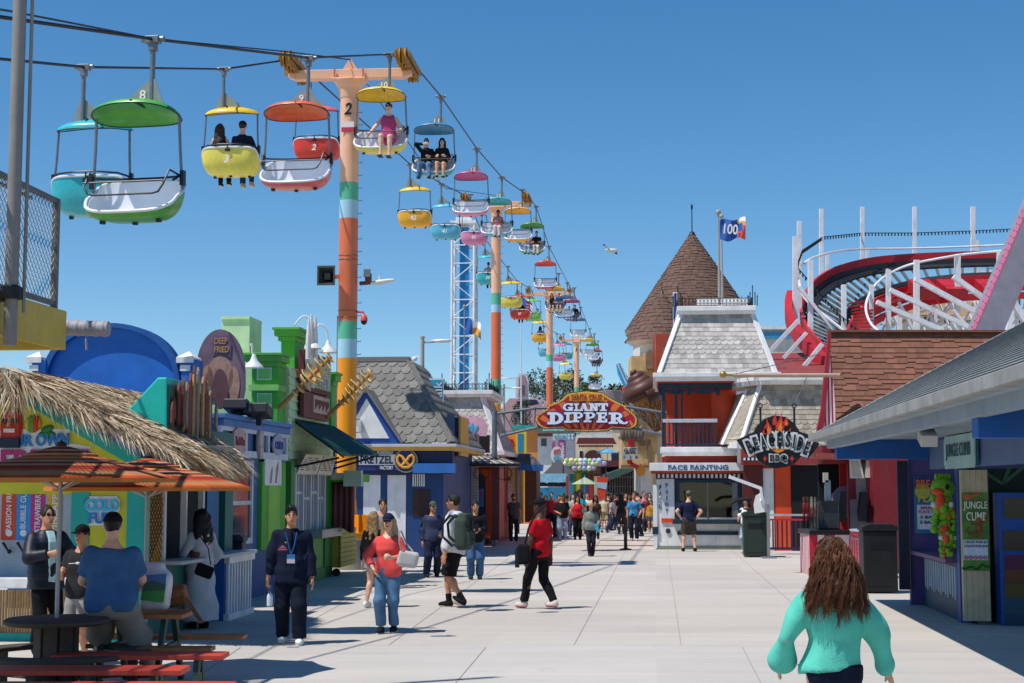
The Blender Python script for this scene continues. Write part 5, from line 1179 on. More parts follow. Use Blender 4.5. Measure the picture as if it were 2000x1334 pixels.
full=[(a,-b*.95+.0)for a,b in full];full=[(a,-b)for a,b in full]
mb.tube([c+Vector((a,-.06-(.02 if 2<i<6 else 0),b))for i,(a,b)in enumerate(full)],[.03]+[.042]*16+[.03],8);put('pretzel',mb,PT('pretzel_gold','#d99a2e'),ds,smooth=True)
t=thing('candy_kiosk','red walled kiosk with brick pillars, a metal canopy and a pink candy sign','kiosk',W3(930,1050,51),WF);s=51.
mb=MB();ybox(mb,(842,900),(968,1052),s+1.5,3);put('wall',mb,PT('kiosk_red','#a83a22'),t)
for a,b in((894,908),(916,932)):
 mb=MB();p=W3(a,905,s);q=W3(b,1060,s);z=0
 while z<p.z:mb.box(p.x+.01*(int(z*10)%2),q.x,s,s+.3,z,min(z+.085,p.z));z+=.095
 put('brick_pillar',mb,mat('pale_brick','#a39a90',.9,.25,9.,dirt=.2),t)
mb=MB();ybox(mb,(909,905),(915,1055),s+.05,.2);ybox(mb,(960,905),(975,1055),s+.1,.2);put('dark_post',mb,MAROON,t)
mb=MB();a0,a1,b1,b0=W3(893,889,s+2),W3(960,889,s+2),W3(1016,908,s-.3),W3(886,908,s-.3);mb.add([a0,a1,b1,b0]+[v+Vector((0,0,-.06))for v in(a0,a1,b1,b0)],[(0,1,2,3),(7,6,5,4),(0,4,5,1),(1,5,6,2),(2,6,7,3),(3,7,4,0)]);cn=put('canopy',mb,mat('canopy_metal','#b7b2ab',.5,.15,5.,metal=.2),t)
mb=MB()
for k in range(9):u=k/8;mb.bar(a0.lerp(a1,u)+Vector((0,0,.02)),b0.lerp(b1,u)+Vector((0,0,.02)),.03,.05)
put('canopy_rib',mb,mat('rib_dark','#6d6a66',.5),cn)
mb=MB();mb.bar(b0,b1,.05,.1);
for px in(900,940,985):
 p=W3(px,912,s-.2);mb.tube([p,p+Vector((0,.05,-.45))],.02,6);mb.tube([p+Vector((.25*math.cos(a*.5),0,-.22+.2*math.sin(a*.5)))for a in range(13)],.014,5,closed=True)
put('canopy_bracket',mb,DARKST,cn)
mb=MB();ybox(mb,(937,918),(961,1050),s+1.45,.06);put('orange_panel',mb,ORANGE,t)
mb=MB();p=[W3(934,1000,s+1.4),W3(950,1000,s+1.4)];yprism(mb,[(930,1045),(930,938),(934,928),(941,925),(948,932),(949,1045)],s+1.4,.04);put('doorway',mb,PT('arch_navy','#1c3048'),t)
mb=MB();ybox(mb,(933,955),(945,990),s+1.36,.03);po=put('drink_poster',mb,PT('poster_blue','#3d7fb8'),t)
mb=MB();yprism(mb,[(936,960),(942,960),(940,968),(939.5,978),(942,980),(936,980),(938.5,978),(938,968)],s+1.34,.015);put('cup',mb,PT('cup_red','#c04050'),po)
cs=thing('candy_sign','pink candy sign board with blue script above the kiosk canopy','sign',W3(920,830,s+.6),WF);mb=MB();yprism(mb,[(897,813),(942,815),(952,832),(950,852),(900,850)],s+.6,.1);put('board',mb,PT('candy_pink','#dca4b6'),cs)
ptext(cs,'Candy',880,934,826,846,s+.58,CY,.03);ptext(cs,"'S OLD",900,915,818,824,s+.58,MG,.0)
mb=MB();rr=random.Random(2)
for k in range(6):px=911+k*4.2;ybox(mb,(px,846+rr.uniform(-3,6)),(px+3.5,890),s+.3+rr.uniform(0,.2),.08)
tag(put('wood_shakes',mb,mat('shake_wood','#6d5a58',.9,.3,8.),frame=WF,org=W3(920,880,s)),'bundle of dark upright wood planks on the canopy under the candy sign','planks')
mb=MB();ybox(mb,(886,850),(955,884),s+1.8,.3);tag(put('signal_box',mb,DARK,frame=WF,org=W3(920,880,s+1.8)),'black framed box behind the planks on the kiosk','box')
p=W3(878,812,SP+4);tt=thing('roof_screen','blue framed screen wall standing at the end of the pretzel stand roof','screen',p,WF);mb=MB();ybox(mb,(873,808),(887,872),SP+1,.1);put('panel',mb,SLATE,tt);mb=MB();ybox(mb,(887,815),(897,890),SP+1.2,1.8);put('side',mb,PT('fascia_navy','#122650'),tt);mb=MB();ybox(mb,(896,813),(900,890),SP+1.15,1.9);put('edge',mb,PT('cornice_gold','#d6a040'),tt)
def bin2(px0,px1,pyb,h,label,colr):
 a,b=WF.G(px0,pyb),WF.G(px1,pyb);tt=thing('litter_bin',label,'litter bin',((a.x+b.x)/2,a.y,0),WF);w=b.x-a.x
 mb=MB();mb.box(a.x,b.x,a.y,a.y+w,.04,h-.1);put('body',mb,colr,tt,bevel=.02);mb=MB();mb.prism([(a.x-.03,h-.1),(b.x+.03,h-.1),(b.x+.02,h-.02),(b.x-.1,h+.03),(a.x+.1,h+.03),(a.x-.02,h-.02)],'y',a.y-.03,a.y+w+.03);put('lid',mb,colr,tt,bevel=.012)
 mb=MB();mb.prism([(a.x+.08,.15),(b.x-.08,.15),(b.x-.08,h-.32),(b.x-.16,h-.24),(a.x+.16,h-.24),(a.x+.08,h-.32)],'y',a.y-.008,a.y);put('front_panel',mb,colr,tt);mb=MB();mb.box(a.x+.12,b.x-.12,a.y-.014,a.y-.008,h-.45,h-.3);put('opening',mb,BLK,tt);return tt
bin2(933,957,1062,1.2,'grey litter bin in front of the orange kiosk wall',PT('bin_grey','#5c6360'))
s=56.
t=thing('mansard_booth','grey shingled mansard booth with white trim and an iron roof cresting','booth',W3(915,1030,s),WF)
zb_,zt_=W3(0,882,s-.8).z,W3(0,781,s).z
a,b,c,d=Vector((W3(840,882,s-.8).x,s-.8,zb_)),Vector((W3(978,882,s-.8).x,s-.8,zb_)),Vector((W3(943,781,s).x,s,zt_)),Vector((W3(870,781,s).x,s,zt_))
mb=tile_roof(a,b,c,d,.19,.22,shapes=['scal','scal','rect','rect','rect','scal','scal','scal'],th=.012,seed=8);e=b+Vector((0,5.5,0));f_=c+Vector((0,4,0));tile_roof(b,e,f_,c,.19,.22,'rect',.012,mb=mb,seed=9);put('roof',mb,SHINGLE,t,fix=False)
mb=MB();mb.bar(b+Vector((0,-.03,0)),c+Vector((0,-.03,0)),.22,.06);mb.box(d.x-.1,c.x+.3,s-.25,s+4.2,zt_,zt_+.1);mb.box(d.x-.2,c.x+.4,s-.35,s+4.3,zt_+.1,zt_+.24);mb.box(a.x,b.x+.15,s-1.,s+5,zb_-.16,zb_);put('trim',mb,WHITE,t,bevel=.01)
mb=MB();mb.box(a.x,b.x-.2,s-.7,s+5,0,zb_-.16);put('wall',mb,PT('booth_red','#a02c22'),t)
def cresting(par,x0,x1,s,z,h,posts,dx=.12,name='iron_cresting',depth=None):
 mb=MB();
 def run(p0,p1):
  d=p1-p0;L=d.length;n=max(2,int(L/dx));
  mb.bar(p0+Vector((0,0,h*.2)),p1+Vector((0,0,h*.2)),.015,.02);mb.bar(p0+Vector((0,0,h*.62)),p1+Vector((0,0,h*.62)),.015,.02)
  for i in range(n+1):
   q=p0.lerp(p1,i/n);mb.tube([q,q+Vector((0,0,h*(.8 if i%2 else .68)))],.008,4)
   if i<n:m_=p0.lerp(p1,(i+.5)/n);mb.tube([m_+Vector((d.x/L*dx*.4*math.cos(k*1.05),d.y/L*dx*.4*math.cos(k*1.05),h*.42+h*.17*math.sin(k*1.05)))for k in range(6)],.006,4,closed=True)
 run(Vector((x0,s,z)),Vector((x1,s,z)))
 if depth:run(Vector((x0,s+depth,z)),Vector((x1,s+depth,z)));run(Vector((x0,s,z)),Vector((x0,s+depth,z)));run(Vector((x1,s,z)),Vector((x1,s+depth,z)))
 for x in(x0,x1):
  for yy in((s,s+depth)if depth else(s,)):
   for ox,hh in((0,1.6),(.08,1.05),(-.08,1.05),(.15,.8),(-.15,.8)):mb.tube([(x+ox,yy,z),(x+ox,yy,z+h*hh),(x+ox,yy,z+h*(hh+.08))],[.018,.016,.003],5);mb.ball((x+ox,yy,z+h*hh*.93),.026,n=6)
 return put(name,mb,mat('iron_black','#15171c',.5,.1),par,fix=False)
cresting(t,d.x-.1,c.x+.25,s-.2,zt_+.24,.38,1,depth=3.6)
t=thing('yellow_kiosk','cream and yellow kiosk with a scrolled bracket and a low grey shingle roof','kiosk',W3(1010,1015,60),WF);s=60.
mb=MB();ybox(mb,(974,912),(1012,1020),s,2.5);put('wall',mb,stripes('cream_stripes',[(.5,'#ddd0aa'),(.5,'#d6c06a')],.18,0),t);mb=MB();ybox(mb,(1025,912),(1048,1020),s+.6,2.);put('back_wall',mb,mat('brown_wall','#6a4a34',.7,.2),t)
mb=MB();ybox(mb,(977,945),(1000,1012),s-.02,.02);put('paper_notice',mb,PT('paper','#dfe2e4'),t)
mb=MB();ybox(mb,(1010,912),(1017,1022),s-.1,.15);put('grey_post',mb,PGREY,t);mb=MB();ybox(mb,(1018,912),(1022,1022),s-.15,.12);put('yellow_post',mb,YELLOW,t)
mb=MB();
for sgn in(-1,1):mb.tube([W3(990+sgn*(1+u*4.6)+2.2*math.cos(u*9),935+2.6*math.sin(u*9),s-.03)for u in[k/24 for k in range(25)]],.018,5)
put('scroll_bracket',mb,BLK,t)
ea,eb=W3(952,908,s-1.2),W3(1062,912,s-1.2);ec,ed=W3(1035,886,s+1.),W3(975,884,s+1.)
rf=put('roof',tile_roof(ea,eb,ec,ed,.2,.3,'rect',.012,jit=.3,seed=3),mat('asphalt_grey','#66615e',.9,.15,8.,island=.25,dirt=.1),t,fix=False);mb=MB();mb.bar(W3(1012,912,s-1.2),W3(1061,914,s-1.2),.06,.24);put('fascia',mb,PT('fascia_blue','#2166a8'),t)
t=thing('rides_sign','orange and yellow sign box with red lettering ending in ES and a blue panel','sign',W3(1010,870,64),WF);s=64.
mb=MB();ybox(mb,(978,846),(1012,888),s,.3);put('board',mb,PT('sign_orange','#e08a2a'),t);ptext(t,'RIDES',968,1003,857,877,s-.04,PT('es_red','#b23438'),.03,depth=.05)
mb=MB();ybox(mb,(1008,843),(1028,886),s-.15,.4);pb=put('end_frame',mb,YELLOW,t);mb=MB();ybox(mb,(1011,847),(1022,882),s-.17,.03);put('end_panel',mb,PT('panel_cyan','#1f86b8'),pb)
def banner(px0,px1,py0,py1,s,tx,colr,label,tm=None):
 tt=thing('banner',label,'banner',W3(px0,py1,s),WF);mb=MB();ybox(mb,(px0-2,py0-3),(px1+2,py1),s,.02);put('cloth_edge',mb,WHITE,tt);mb=MB();ybox(mb,(px0,py0),(px1,py1),s-.012,.012);put('cloth',mb,PT('banner_'+colr,colr),tt)
 if tx:
  p,q=W3(px0,py0,s),W3(px1,py1,s);w=q.x-p.x
  put('lettering',text_mb(tx,(p.x+w*.68,s-.02,(p.z+q.z)/2),(p.z-q.z)*.94,w*.56,'-y',.008,.0,roll=R(90)),WHITE,tt)
 return tt
bt=banner(835,864,742,862,48,'boardwalk','#2aa0c8','turquoise street banner with white lettering rising behind the pretzel roof');p,q=W3(835,742,48),W3(864,812,48)
put('small_lettering',text_mb('beach',(p.x+.1,47.98,(p.z+q.z)/2),.45,.1,'-y',.008,.0,roll=R(90)),WHITE,bt)
def lamp_post(px,pyt,D,arm_px,label,camera=False):
 p=WF.D(px,pyt,D);tt=thing('street_lamp',label,'street lamp',(p.x,p.y,0),WF);mb=MB();mb.lathe([(.09,0),(.065,p.z),(.08,p.z),(.08,p.z+.05),(0,p.z+.06)],(p.x,p.y,0),12);put('pole',mb,PT('lamp_grey','#a5a49f'),tt,smooth=True)
 e=WF.D(arm_px,pyt+6,D);sg=1 if e.x>p.x else-1
 mb=MB();mb.tube([(p.x,p.y,p.z-.15),(e.x-sg*.35,p.y,e.z-.02)],.03,8);put('arm',mb,PT('lamp_grey','#a5a49f'),tt)
 mb=MB();mb.lathe([(0,-.4),(.06,-.36),(.13,-.1),(.1,.2),(0,.3)],(e.x-sg*.2,p.y,e.z),12,0,Matrix.Rotation(R(90*sg),3,'Y'),sx=.5);put('lamp_head',mb,mat('lamp_white','#d8d8d4'),tt,smooth=True)
 if camera:mb=MB();mb.tube([(p.x,p.y,p.z-.6),(p.x-.22,p.y,p.z-.6)],.02,6);mb.ball((p.x-.25,p.y,p.z-.68),.09);put('camera_dome',mb,mat('lamp_white','#d8d8d4'),tt,smooth=True)
lamp_post(825,660,50,878,'grey lamp post with a cobra head above the pretzel stand roof',True);lamp_post(984,752,92,1018,'small pale lamp post beside the third lift tower');lamp_post(1018,733,118,980,'far thin lamp post with its arm to the left by the obelisk')
t=thing('drop_tower','white lattice drop ride tower with a blue column inside','ride tower',WF.D(906,950,98),WF);D=98.
c=WF.D(906,950,D);zt2=zat(432,D);w=.70;mb=MB()
for a in(-1,1):
 for b in(-1,1):mb.tube([(c.x+a*w,c.y+b*w,0),(c.x+a*w,c.y+b*w,zt2)],.085,8)
z=1.
k=0
while z<zt2-.6:
 for a in(-1,1):
  for q in(((-w,a*w),(w,a*w)),((a*w,-w),(a*w,w))):
   (xa,ya),(xb,yb)=q;mb.tube([(c.x+xa,c.y+ya,z),(c.x+xb,c.y+yb,z)],.035,6)
   if k%2:xa,ya,xb,yb=xb,yb,xa,ya
   mb.tube([(c.x+xa,c.y+ya,z),(c.x+xb,c.y+yb,z+1.15)],.032,6)
 z+=1.15;k+=1
put('lattice',mb,PT('tower_white','#dfe3e6'),t,fix=False)
mb=MB();mb.box(c.x-.28,c.x+.28,c.y-.28,c.y+.28,0,zt2-.3);put('blue_column',mb,mat('column_blue','#1e80c0',.3,.3,2.),t)
mb=MB();mb.box(c.x-w-.1,c.x+w+.1,c.y-w-.1,c.y+w+.1,zt2-.15,zt2+.05);mb.box(c.x-.5,c.x+.5,c.y-.5,c.y+.5,zt2,zt2+.3);put('cap',mb,PT('tower_white','#dfe3e6'),t)
def flag(pole,px,pyt,D,zb,fl,cols,label,r=.04,fname='flag',tx=None,ball=True):
 p=WF.D(px,pyt,D);mb=MB();tt=thing('flagpole',label,'flagpole',(p.x,p.y,zb),WF);mb.tube([(p.x,p.y,zb),(p.x,p.y,p.z)],[r*1.3,r*.7],8);
 if ball:mb.ball((p.x,p.y,p.z+.08),r*2.4)
 put('pole',mb,PT(pole[0],pole[1]),tt,smooth=True)
 if fl:
  (x0,y0,x1,y1,droop)=fl;a,b=WF.D(x0,y0,D),WF.D(x1,y1,D);n,k=26,10;vs=[]
  for i in range(n+1):
   for j in range(k+1):
    u,v=i/n,j/k;x=a.x+(b.x-a.x)*u;z=a.z+(b.z-a.z)*v-droop*u*u*.8+.05*math.sin(u*9+v*2);sh=1-.35*u*abs(v-.5);vs.append((x,p.y+.12*math.sin(u*10+v*3)*u**.5,z))
  F_=[(i*(k+1)+j,(i+1)*(k+1)+j,(i+1)*(k+1)+j+1,i*(k+1)+j+1)for i in range(n)for j in range(k)]
  mb=MB();mb.add(vs,F_);mb.m=[cols[1](i/n,j/k)for i in range(n)for j in range(k)];fo=put('flag',mb,cols[0],tt,smooth=True,fix=False)
  if tx:put('lettering',text_mb(tx,(a.x+(b.x-a.x)*.42,p.y-.14,(a.z+b.z)/2-droop*.15),abs(b.x-a.x)*.56,abs(a.z-b.z)*.5,'-y',.01,.02,roll=R(-6)),WHITE,fo)
 return tt
FLB,FLW,FLR,FLO=PT('flag_blue','#2456a8'),PT('flag_white','#e4e4e6'),PT('flag_red','#b8323c'),PT('flag_gold','#d89a3a')
flag(('pole_white','#d4d6d6'),1018,560,105,0,(1019,583,1040,612,.5),([FLB,FLW,FLR],lambda u,v:0 if(u<.4 and v<.5)else(1 if int(v*9)%2 else 2)),'white flagpole flying a red and white striped flag')
flag(('pole_grey','#8f9296'),907,602,70,0,(909,622,940,650,.35),([FLB,FLW,FLO],lambda u,v:0 if u<.45 else(1 if v<.5 else 2)),'grey flagpole with a drooping blue and white flag before the drop tower',r=.035)
s=52.
A_=thing('arch_sign','red and gold sign with white slab letters on a steel truss over the walkway','sign',W3(1146,843,s),WF)
ol=[(1044,821),(1047,812),(1056,806),(1067,799),(1069,792),(1075,789),(1084,786),(1097,779),(1106,770),(1113,767),(1146,763),(1178,767),(1190,776),(1214,789),(1221,791),(1226,799),(1238,808),(1244,815),(1246,823),(1243,832),(1232,838),(1197,836),(1188,842),(1150,843.5),(1105,842),(1097,836),(1062,838),(1050,831)]
cx_,cy_=1146,812
def grow(k,kx=None):return[(cx_+(x-cx_)*(1-k*.55),cy_+(y-cy_)*(1-k*1.3))for x,y in ol]
mb=MB();yprism(mb,ol,s,.35);put('back_box',mb,mat('sign_bronze','#5a4a22',.5,.2),A_)
mb=MB();yprism(mb,grow(.022),s-.03,.03);put('gold_border',mb,PT('gold','#dda420',dirt=0,rough=.4),A_)
mb=MB();O=YP(grow(.055),s);
import bmesh
for k in range(len(O)):
 p,q=Vector((O[k][0],O[k][1])),Vector((O[(k+1)%len(O)][0],O[(k+1)%len(O)][1]));L=(q-p).length;n_=max(1,int(L/.062))
 for i in range(n_):w_=p.lerp(q,(i+.5)/n_);mb.ball((w_.x,s-.05,w_.y),.019,n=6)
put('bulbs',mb,mat('bulb_cream','#f0e2a0',.3,.1),A_,fix=False)
inn=YP(grow(.105),s);c0_=W3(1146,858,s);mb=MB();yprism(mb,grow(.105),s-.045,.015);put('red_face',mb,PT('face_red','#b8152c',dirt=0),A_)
mb=MB()
def inside(P,x,z):
 r=False
 for i in range(len(P)):
  (x1_,y1_),(x2_,y2_)=P[i],P[i-1]
  if(y1_>z)!=(y2_>z)and x<(x2_-x1_)*(z-y1_)/(y2_-y1_)+x1_:r=not r
 return r
for k in range(13):
 a0_,a1_=R(2+k*13.6),R(2+k*13.6+6.8);
 for i in range(70):
  ra,rb_=i*.03,(i+1)*.03
  pts=[(c0_.x+r_*math.cos(a)*1.35,c0_.z-.15+r_*math.sin(a))for r_,a in((ra,a0_),(ra,a1_),(rb_,a1_),(rb_,a0_))]
  if all(inside(inn,*p_)for p_ in pts):mb.add([(x,s-.049,z)for x,z in pts],[(0,1,2,3)])
put('orange_rays',mb,PT('ray_orange','#e8763a',dirt=0),A_)
def lb(L):
 out=[]
 for a,b,c_,d in L:p,q=W3(a,c_,s),W3(b,d,s);out.append((p.x,q.x,q.z,p.z))
 return out
G_=lb([(1099,1120,788,803),(1121,1131,788.5,803),(1131,1150,788,803),(1151,1169,788,803),(1169,1188,788,803)]);P_=lb([(1071,1101,805.5,829),(1102,1117,805.5,826),(1118,1139,805,825),(1141,1163,805,825),(1166,1187,805.5,825.5),(1190,1219,806,828)])
pl=lambda x,z,d:(x,s-.06-d,z)
mb=MB();slab_text('GIANT',G_,pl,mb,grow=.02,d0=0,d1=.03);slab_text('DIPPER',P_,pl,mb,grow=.028,d0=0,d1=.03);put('letter_backing',mb,PT('letter_navy','#27418a',dirt=0),A_,fix=False)  # slightly larger navy letters backing the white ones
mb=MB();slab_text('GIANT',G_,pl,mb,d0=.03,d1=.07);slab_text('DIPPER',P_,pl,mb,d0=.03,d1=.07);put('lettering',mb,mat('letter_white','#e6ecf4',.4,.03),A_,fix=False)
mb=MB();yprism(mb,[(1112,769),(1146,766),(1179,769),(1180,783),(1112,783)],s-.06,.04);tp_=put('top_panel',mb,PT('gold','#dda420'),A_);ptext(tp_,'SANTA CRUZ',1116,1176,770.5,781,s-.065,PT('es_red','#b23438'),.02,depth=.03)
mb=MB()
TG=mat('truss_grey','#6f7680',.5,.15,metal=.3)
for ch in([(961,809),(1046,797)],[(978,851),(1052,834)],[(1228,795),(1302,807)],[(1240,838),(1302,850)]):
 p,q=W3(*ch[0],s+.15),W3(*ch[1],s+.15);mb.tube([p,q],.05,8)
for(u0,u1),(l0_,l1_)in((((961,809),(1046,797)),((978,851),(1052,834))),(((1228,795),(1302,807)),((1240,838),(1302,850)))):
 for k in range(4):
  a=W3(*u0,s+.15).lerp(W3(*u1,s+.15),k/4);b=W3(*l0_,s+.15).lerp(W3(*l1_,s+.15),(k+.5)/4);c_=W3(*u0,s+.15).lerp(W3(*u1,s+.15),(k+1)/4);mb.tube([a,b,c_],.03,6)
p=W3(966,809,s+.15);mb.tube([(p.x,s+.15,0),(p.x,s+.15,p.z+.1)],.09,10);mb.tube([W3(1046,797,s+.15),W3(1228,795,s+.15)],.05,8);mb.tube([W3(1052,834,s+.15),W3(1240,838,s+.15)],.05,8);put('truss',mb,TG,A_,fix=False)
CUR=[CF]
C3=lambda px,py,D:CUR[0].Y(px,py,D)
def cbox(mb,a,b,D,d,m=0):return ybox(mb,a,b,D,d,m,CUR[0])
def cprism(mb,pts,D,d,m=0):return yprism(mb,pts,D,d,m,CUR[0])
def ctext(par,tx,a,b,c,d,D,m,bold=.0,nm='lettering',depth=.02,f=CF,roll=0.,shear=0.):
 p,q=f.Y(a,c,D),f.Y(b,d,D);return put(nm,text_mb(tx,((p.x+q.x)/2,D,(p.z+q.z)/2),q.x-p.x,p.z-q.z,'-y',depth,bold,roll=roll,shear=shear),m,par)
TNAVY=PT('teal_navy','#122f42');HORANGE=PT('house_orange','#df4a1c')
cn=CF.G(1276,1073.5);FB=Frame(cn.x,cn.y,R(5.2));B3=lambda px,py,y=0:FB.Y(px,py,y)
t=thing('face_painting_booth','white and navy face painting booth with a wide dark serving window','booth',(1.5,0,0),FB)
x1=B3(1452,1000).x
mb=MB();mb.box(0.12,x1,0,2.6,.12,1.02);mb.box(.12,.62,.0,2.6,1.02,2.2);mb.box(x1-.35,x1,0,2.6,1.02,2.2);mb.box(.62,x1-.35,2.2,2.6,1.02,2.2);mb.box(0,.13,-.05,.1,.05,2.05);put('wall',mb,WHITE,t)
mb=MB();mb.box(.1,x1,-.03,2.5,0,.12);put('base',mb,PT('base_sage','#7d8878'),t)
mb=MB();zf0,zf1=B3(0,921).z,B3(0,906).z;mb.box(-.1,x1+.1,-.35,2.7,zf0,zf1);fa=put('fascia',mb,WHITE,t,bevel=.01);ctext(fa,'FACE PAINTING',1305,1422,908,918,-.36,PT('fp_blue','#1d5580'),.012,f=FB)
mb=MB();mb.box(-.05,x1+.05,-.28,2.6,zf0-.08,zf0);put('red_band',mb,PT('fp_red','#b8402c'),t)
mb=MB();z0=B3(0,936).z;mb.box(.1,x1,-.06,0,z0,zf0-.08);x=.16
while x<x1-.1:mb.box(x,x+.07,-.07,-.06,z0+.03,zf0-.1,1);x+=.14
put('check_band',mb,[TNAVY,WHITE],t)
wx0,wx1,wz0,wz1=B3(1310,0).x,B3(1436,0).x,B3(0,1020).z,B3(0,937).z
mb=MB();w=.13
mb.box(wx0,wx0+w,-.07,.05,wz0,wz1);mb.box(wx1-w,wx1,-.07,.05,wz0,wz1);mb.box(wx0+w,wx1-w,-.07,.05,wz1-.1,wz1);mb.box(wx0-.1,wx1+.1,-.25,.05,wz0,wz0+.14);fr=put('window_frame',mb,TNAVY,t,bevel=.01)
mb=MB();mb.box(wx0+w,wx1-w,0,.012,wz0+.14,wz1-.1);put('pane',mb,glass('booth_glass',(.55,.6,.6)),fr);mb=MB();mb.box(wx0+1.0,wx0+1.03,-.02,.02,wz0+.14,wz1-.1);put('pane_edge',mb,STEEL,fr)
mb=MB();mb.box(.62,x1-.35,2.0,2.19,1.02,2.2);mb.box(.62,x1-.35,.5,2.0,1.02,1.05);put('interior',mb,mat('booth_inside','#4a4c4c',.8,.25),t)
mb=MB();c=B3(1386,990,.5);mb.ball(c+Vector((0,.3,0)),(.5,.2,.13),n=14);put('yellow_bag',mb,mat('bag_yellow','#d8a322',.6,.2),t,smooth=True)
mb=MB();mb.box(B3(1283,0).x,B3(1308,0).x,-.03,0,B3(0,1010).z,B3(0,936).z);pn=put('letter_panel',mb,PT('panel_white','#d9d9dd'),t)
for tx,px,ya,yb in(('FACE',1289.5,946,996),('PAINT',1302.5,942,1004)):
 for i,ch in enumerate(tx):
  py=ya+(yb-ya)*(i+.5)/len(tx);hw=2.6 if ch!='I' else 1.0;ctext(pn,ch,px-hw,px+hw,py-4.3,py+4.3,-.035,PT('fp_blue','#1d5580'),.02,f=FB)
mb=MB();mb.box(B3(1283,0).x,B3(1309,0).x,-.04,.0,B3(0,1018).z,B3(0,1010).z);mb.box(B3(1438,0).x,B3(1446,0).x,-.03,.0,B3(0,1010).z,B3(0,940).z);put('orange_band',mb,HORANGE,t)
mb=MB();mb.box(B3(1313,0).x,B3(1428,0).x,-.05,.0,B3(0,1041).z,B3(0,1034).z);mb.lathe([(0,-.03),(.08,-.03),(.08,.03),(0,.03)],B3(1305,1037,-.01),16,0,Matrix.Rotation(R(90),3,'X'));mb.box(-.02,.16,-.07,.1,B3(0,1040).z,B3(0,1026).z);put('navy_bar',mb,TNAVY,t)
CUR[0]=WF
H=51.0
t=thing('shingled_house','orange walled house with a tall grey shingled mansard roof and a balcony','house',C3(1390,1040,H),WF)
Z=lambda py,D=H:WF.Y(1400,py,D).z
Xh=lambda px,D=H:WF.Y(px,800,D).x
mb=MB();cbox(mb,(1292,752),(1432,905),H+1.6,5);mb.box(Xh(1300),Xh(1600),H+.8,H+6,0,Z(905));put('wall',mb,HORANGE,t)
mb=MB();cbox(mb,(1322,598),(1477,606),H+.65,5.2);cbox(mb,(1325,606),(1474,613),H+.8,5);cbox(mb,(1275,728),(1526,735),H-.4,6);cbox(mb,(1279,735),(1522,743),H-.25,5.8);cbox(mb,(1290,873),(1440,883),H-.35,3);cbox(mb,(1293,883),(1437,890),H-.25,3);put('cornice',mb,WHITE,t,bevel=.015)
mb=MB();cbox(mb,(1283,743),(1500,747),H-.1,3);cbox(mb,(1298,890),(1440,905),H+.1,3);put('red_band',mb,PT('band_red','#a8321f'),t)
mb=MB();cbox(mb,(1285,747),(1430,757),H,.3)
for k in range(5):
 p=C3(1290+k*28,757,H+.1);mb.prism([(p.x+.42*math.cos(a*math.pi/8),p.z-.05-.16*abs(math.sin(a*math.pi/8)))for a in range(9)],'y',H+.05,H+.15)if k%2 else mb.prism([(p.x-.1,p.z),(p.x+.1,p.z),(p.x+.05,p.z-.25),(p.x-.05,p.z-.25)],'y',H+.05,H+.15)
put('frieze',mb,TNAVY,t)
a,b=C3(1288,728,H-.1),C3(1514,728,H-.1);d,c=C3(1329,613,H+.95),C3(1470,613,H+.95)
mb=tile_roof(a,b,c,d,.17,.21,shapes=['rect','rect','rect','rect','scal','scal','scal','scal','rect','rect','rect','rect','rect','scal','scal'],th=.012,seed=11)
e,f_=a+Vector((0,6,0)),d+Vector((0,4.5,0));tile_roof(e,a,d,f_,.2,.3,'rect',.012,mb=mb,seed=12);tile_roof(b,b+Vector((0,6,0)),c+Vector((0,4.5,0)),c,.2,.3,'rect',.012,mb=mb,seed=13)
put('roof',mb,SHINGLE,t,fix=False)
mb=MB();mb.bar(a+Vector((0,-.03,.02)),d+Vector((0,-.03,0)),.16,.06);mb.bar(b+Vector((0,-.03,.02)),c+Vector((0,-.03,0)),.16,.06);put('hip_board',mb,WHITE,t)
mb=MB();cbox(mb,(1360,583),(1462,594),H+3.5,.1);put('skylight',mb,WHITE,t)
cresting(t,Xh(1326,H+.7),Xh(1473,H+.7),H+.7,Z(598,H+.7),.42,1,depth=4.)
bal=MB();y=H-.2
bal.box(Xh(1294,y),Xh(1401,y),y,y+.1,Z(825,y),Z(818,y));br=put('balcony_rail',bal,PT('rail_grey','#b9bec4'),t,bevel=.008)
mb=MB();px=1297
while px<1400:p=C3(px,825,y);mb.box(p.x,p.x+.06,y+.02,y+.08,Z(868,y),Z(825,y));px+=8.2
mb.box(Xh(1294,y),Xh(1401,y),y+.01,y+.09,Z(870,y),Z(866,y));put('balusters',mb,TNAVY,br)
mb=MB();
for a_,b_ in((1318,1324),(1292,1300),(1330,1334)):mb.box(Xh(a_),Xh(b_),H,H+.15,Z(873),Z(757))
put('balcony_post',mb,TNAVY,t)
mb=MB();mb.box(Xh(1396),Xh(1399),H+1.4,H+1.5,Z(870),Z(760));put('white_post',mb,WHITE,t)
mb=MB();mb.lathe([(.42,Z(870)),(.42,Z(760))],(Xh(1416),H+.9,0),20);put('corner_column',mb,HORANGE,t,smooth=True)
y=H-1.6;zt_,zb_=Z(752,y+.6),Z(868,y)
pA,pB=C3(1446,868,y),C3(1610,868,y);pC,pD=C3(1610,752,y+.6),C3(1484,752,y+.6)
mb=tile_roof(pA,pB,pC,pD,.17,.21,shapes=['rect','rect','scal','scal','scal','rect','rect','rect','scal','scal'],th=.012,seed=14)
qA,qD=C3(1412,868,y+.7),C3(1460,762,y+1.3);tile_roof(qA,pA,pD,qD,.17,.21,shapes=['rect','rect','scal','scal','rect','rect'],th=.012,mb=mb,seed=15)
rA,rD=C3(1400,868,y+2.6),C3(1432,775,y+2.8);tile_roof(rA,qA,qD,rD,.17,.3,'rect',.012,mb=mb,seed=16);wg=put('wing_roof',mb,SHTAN,t,fix=False)
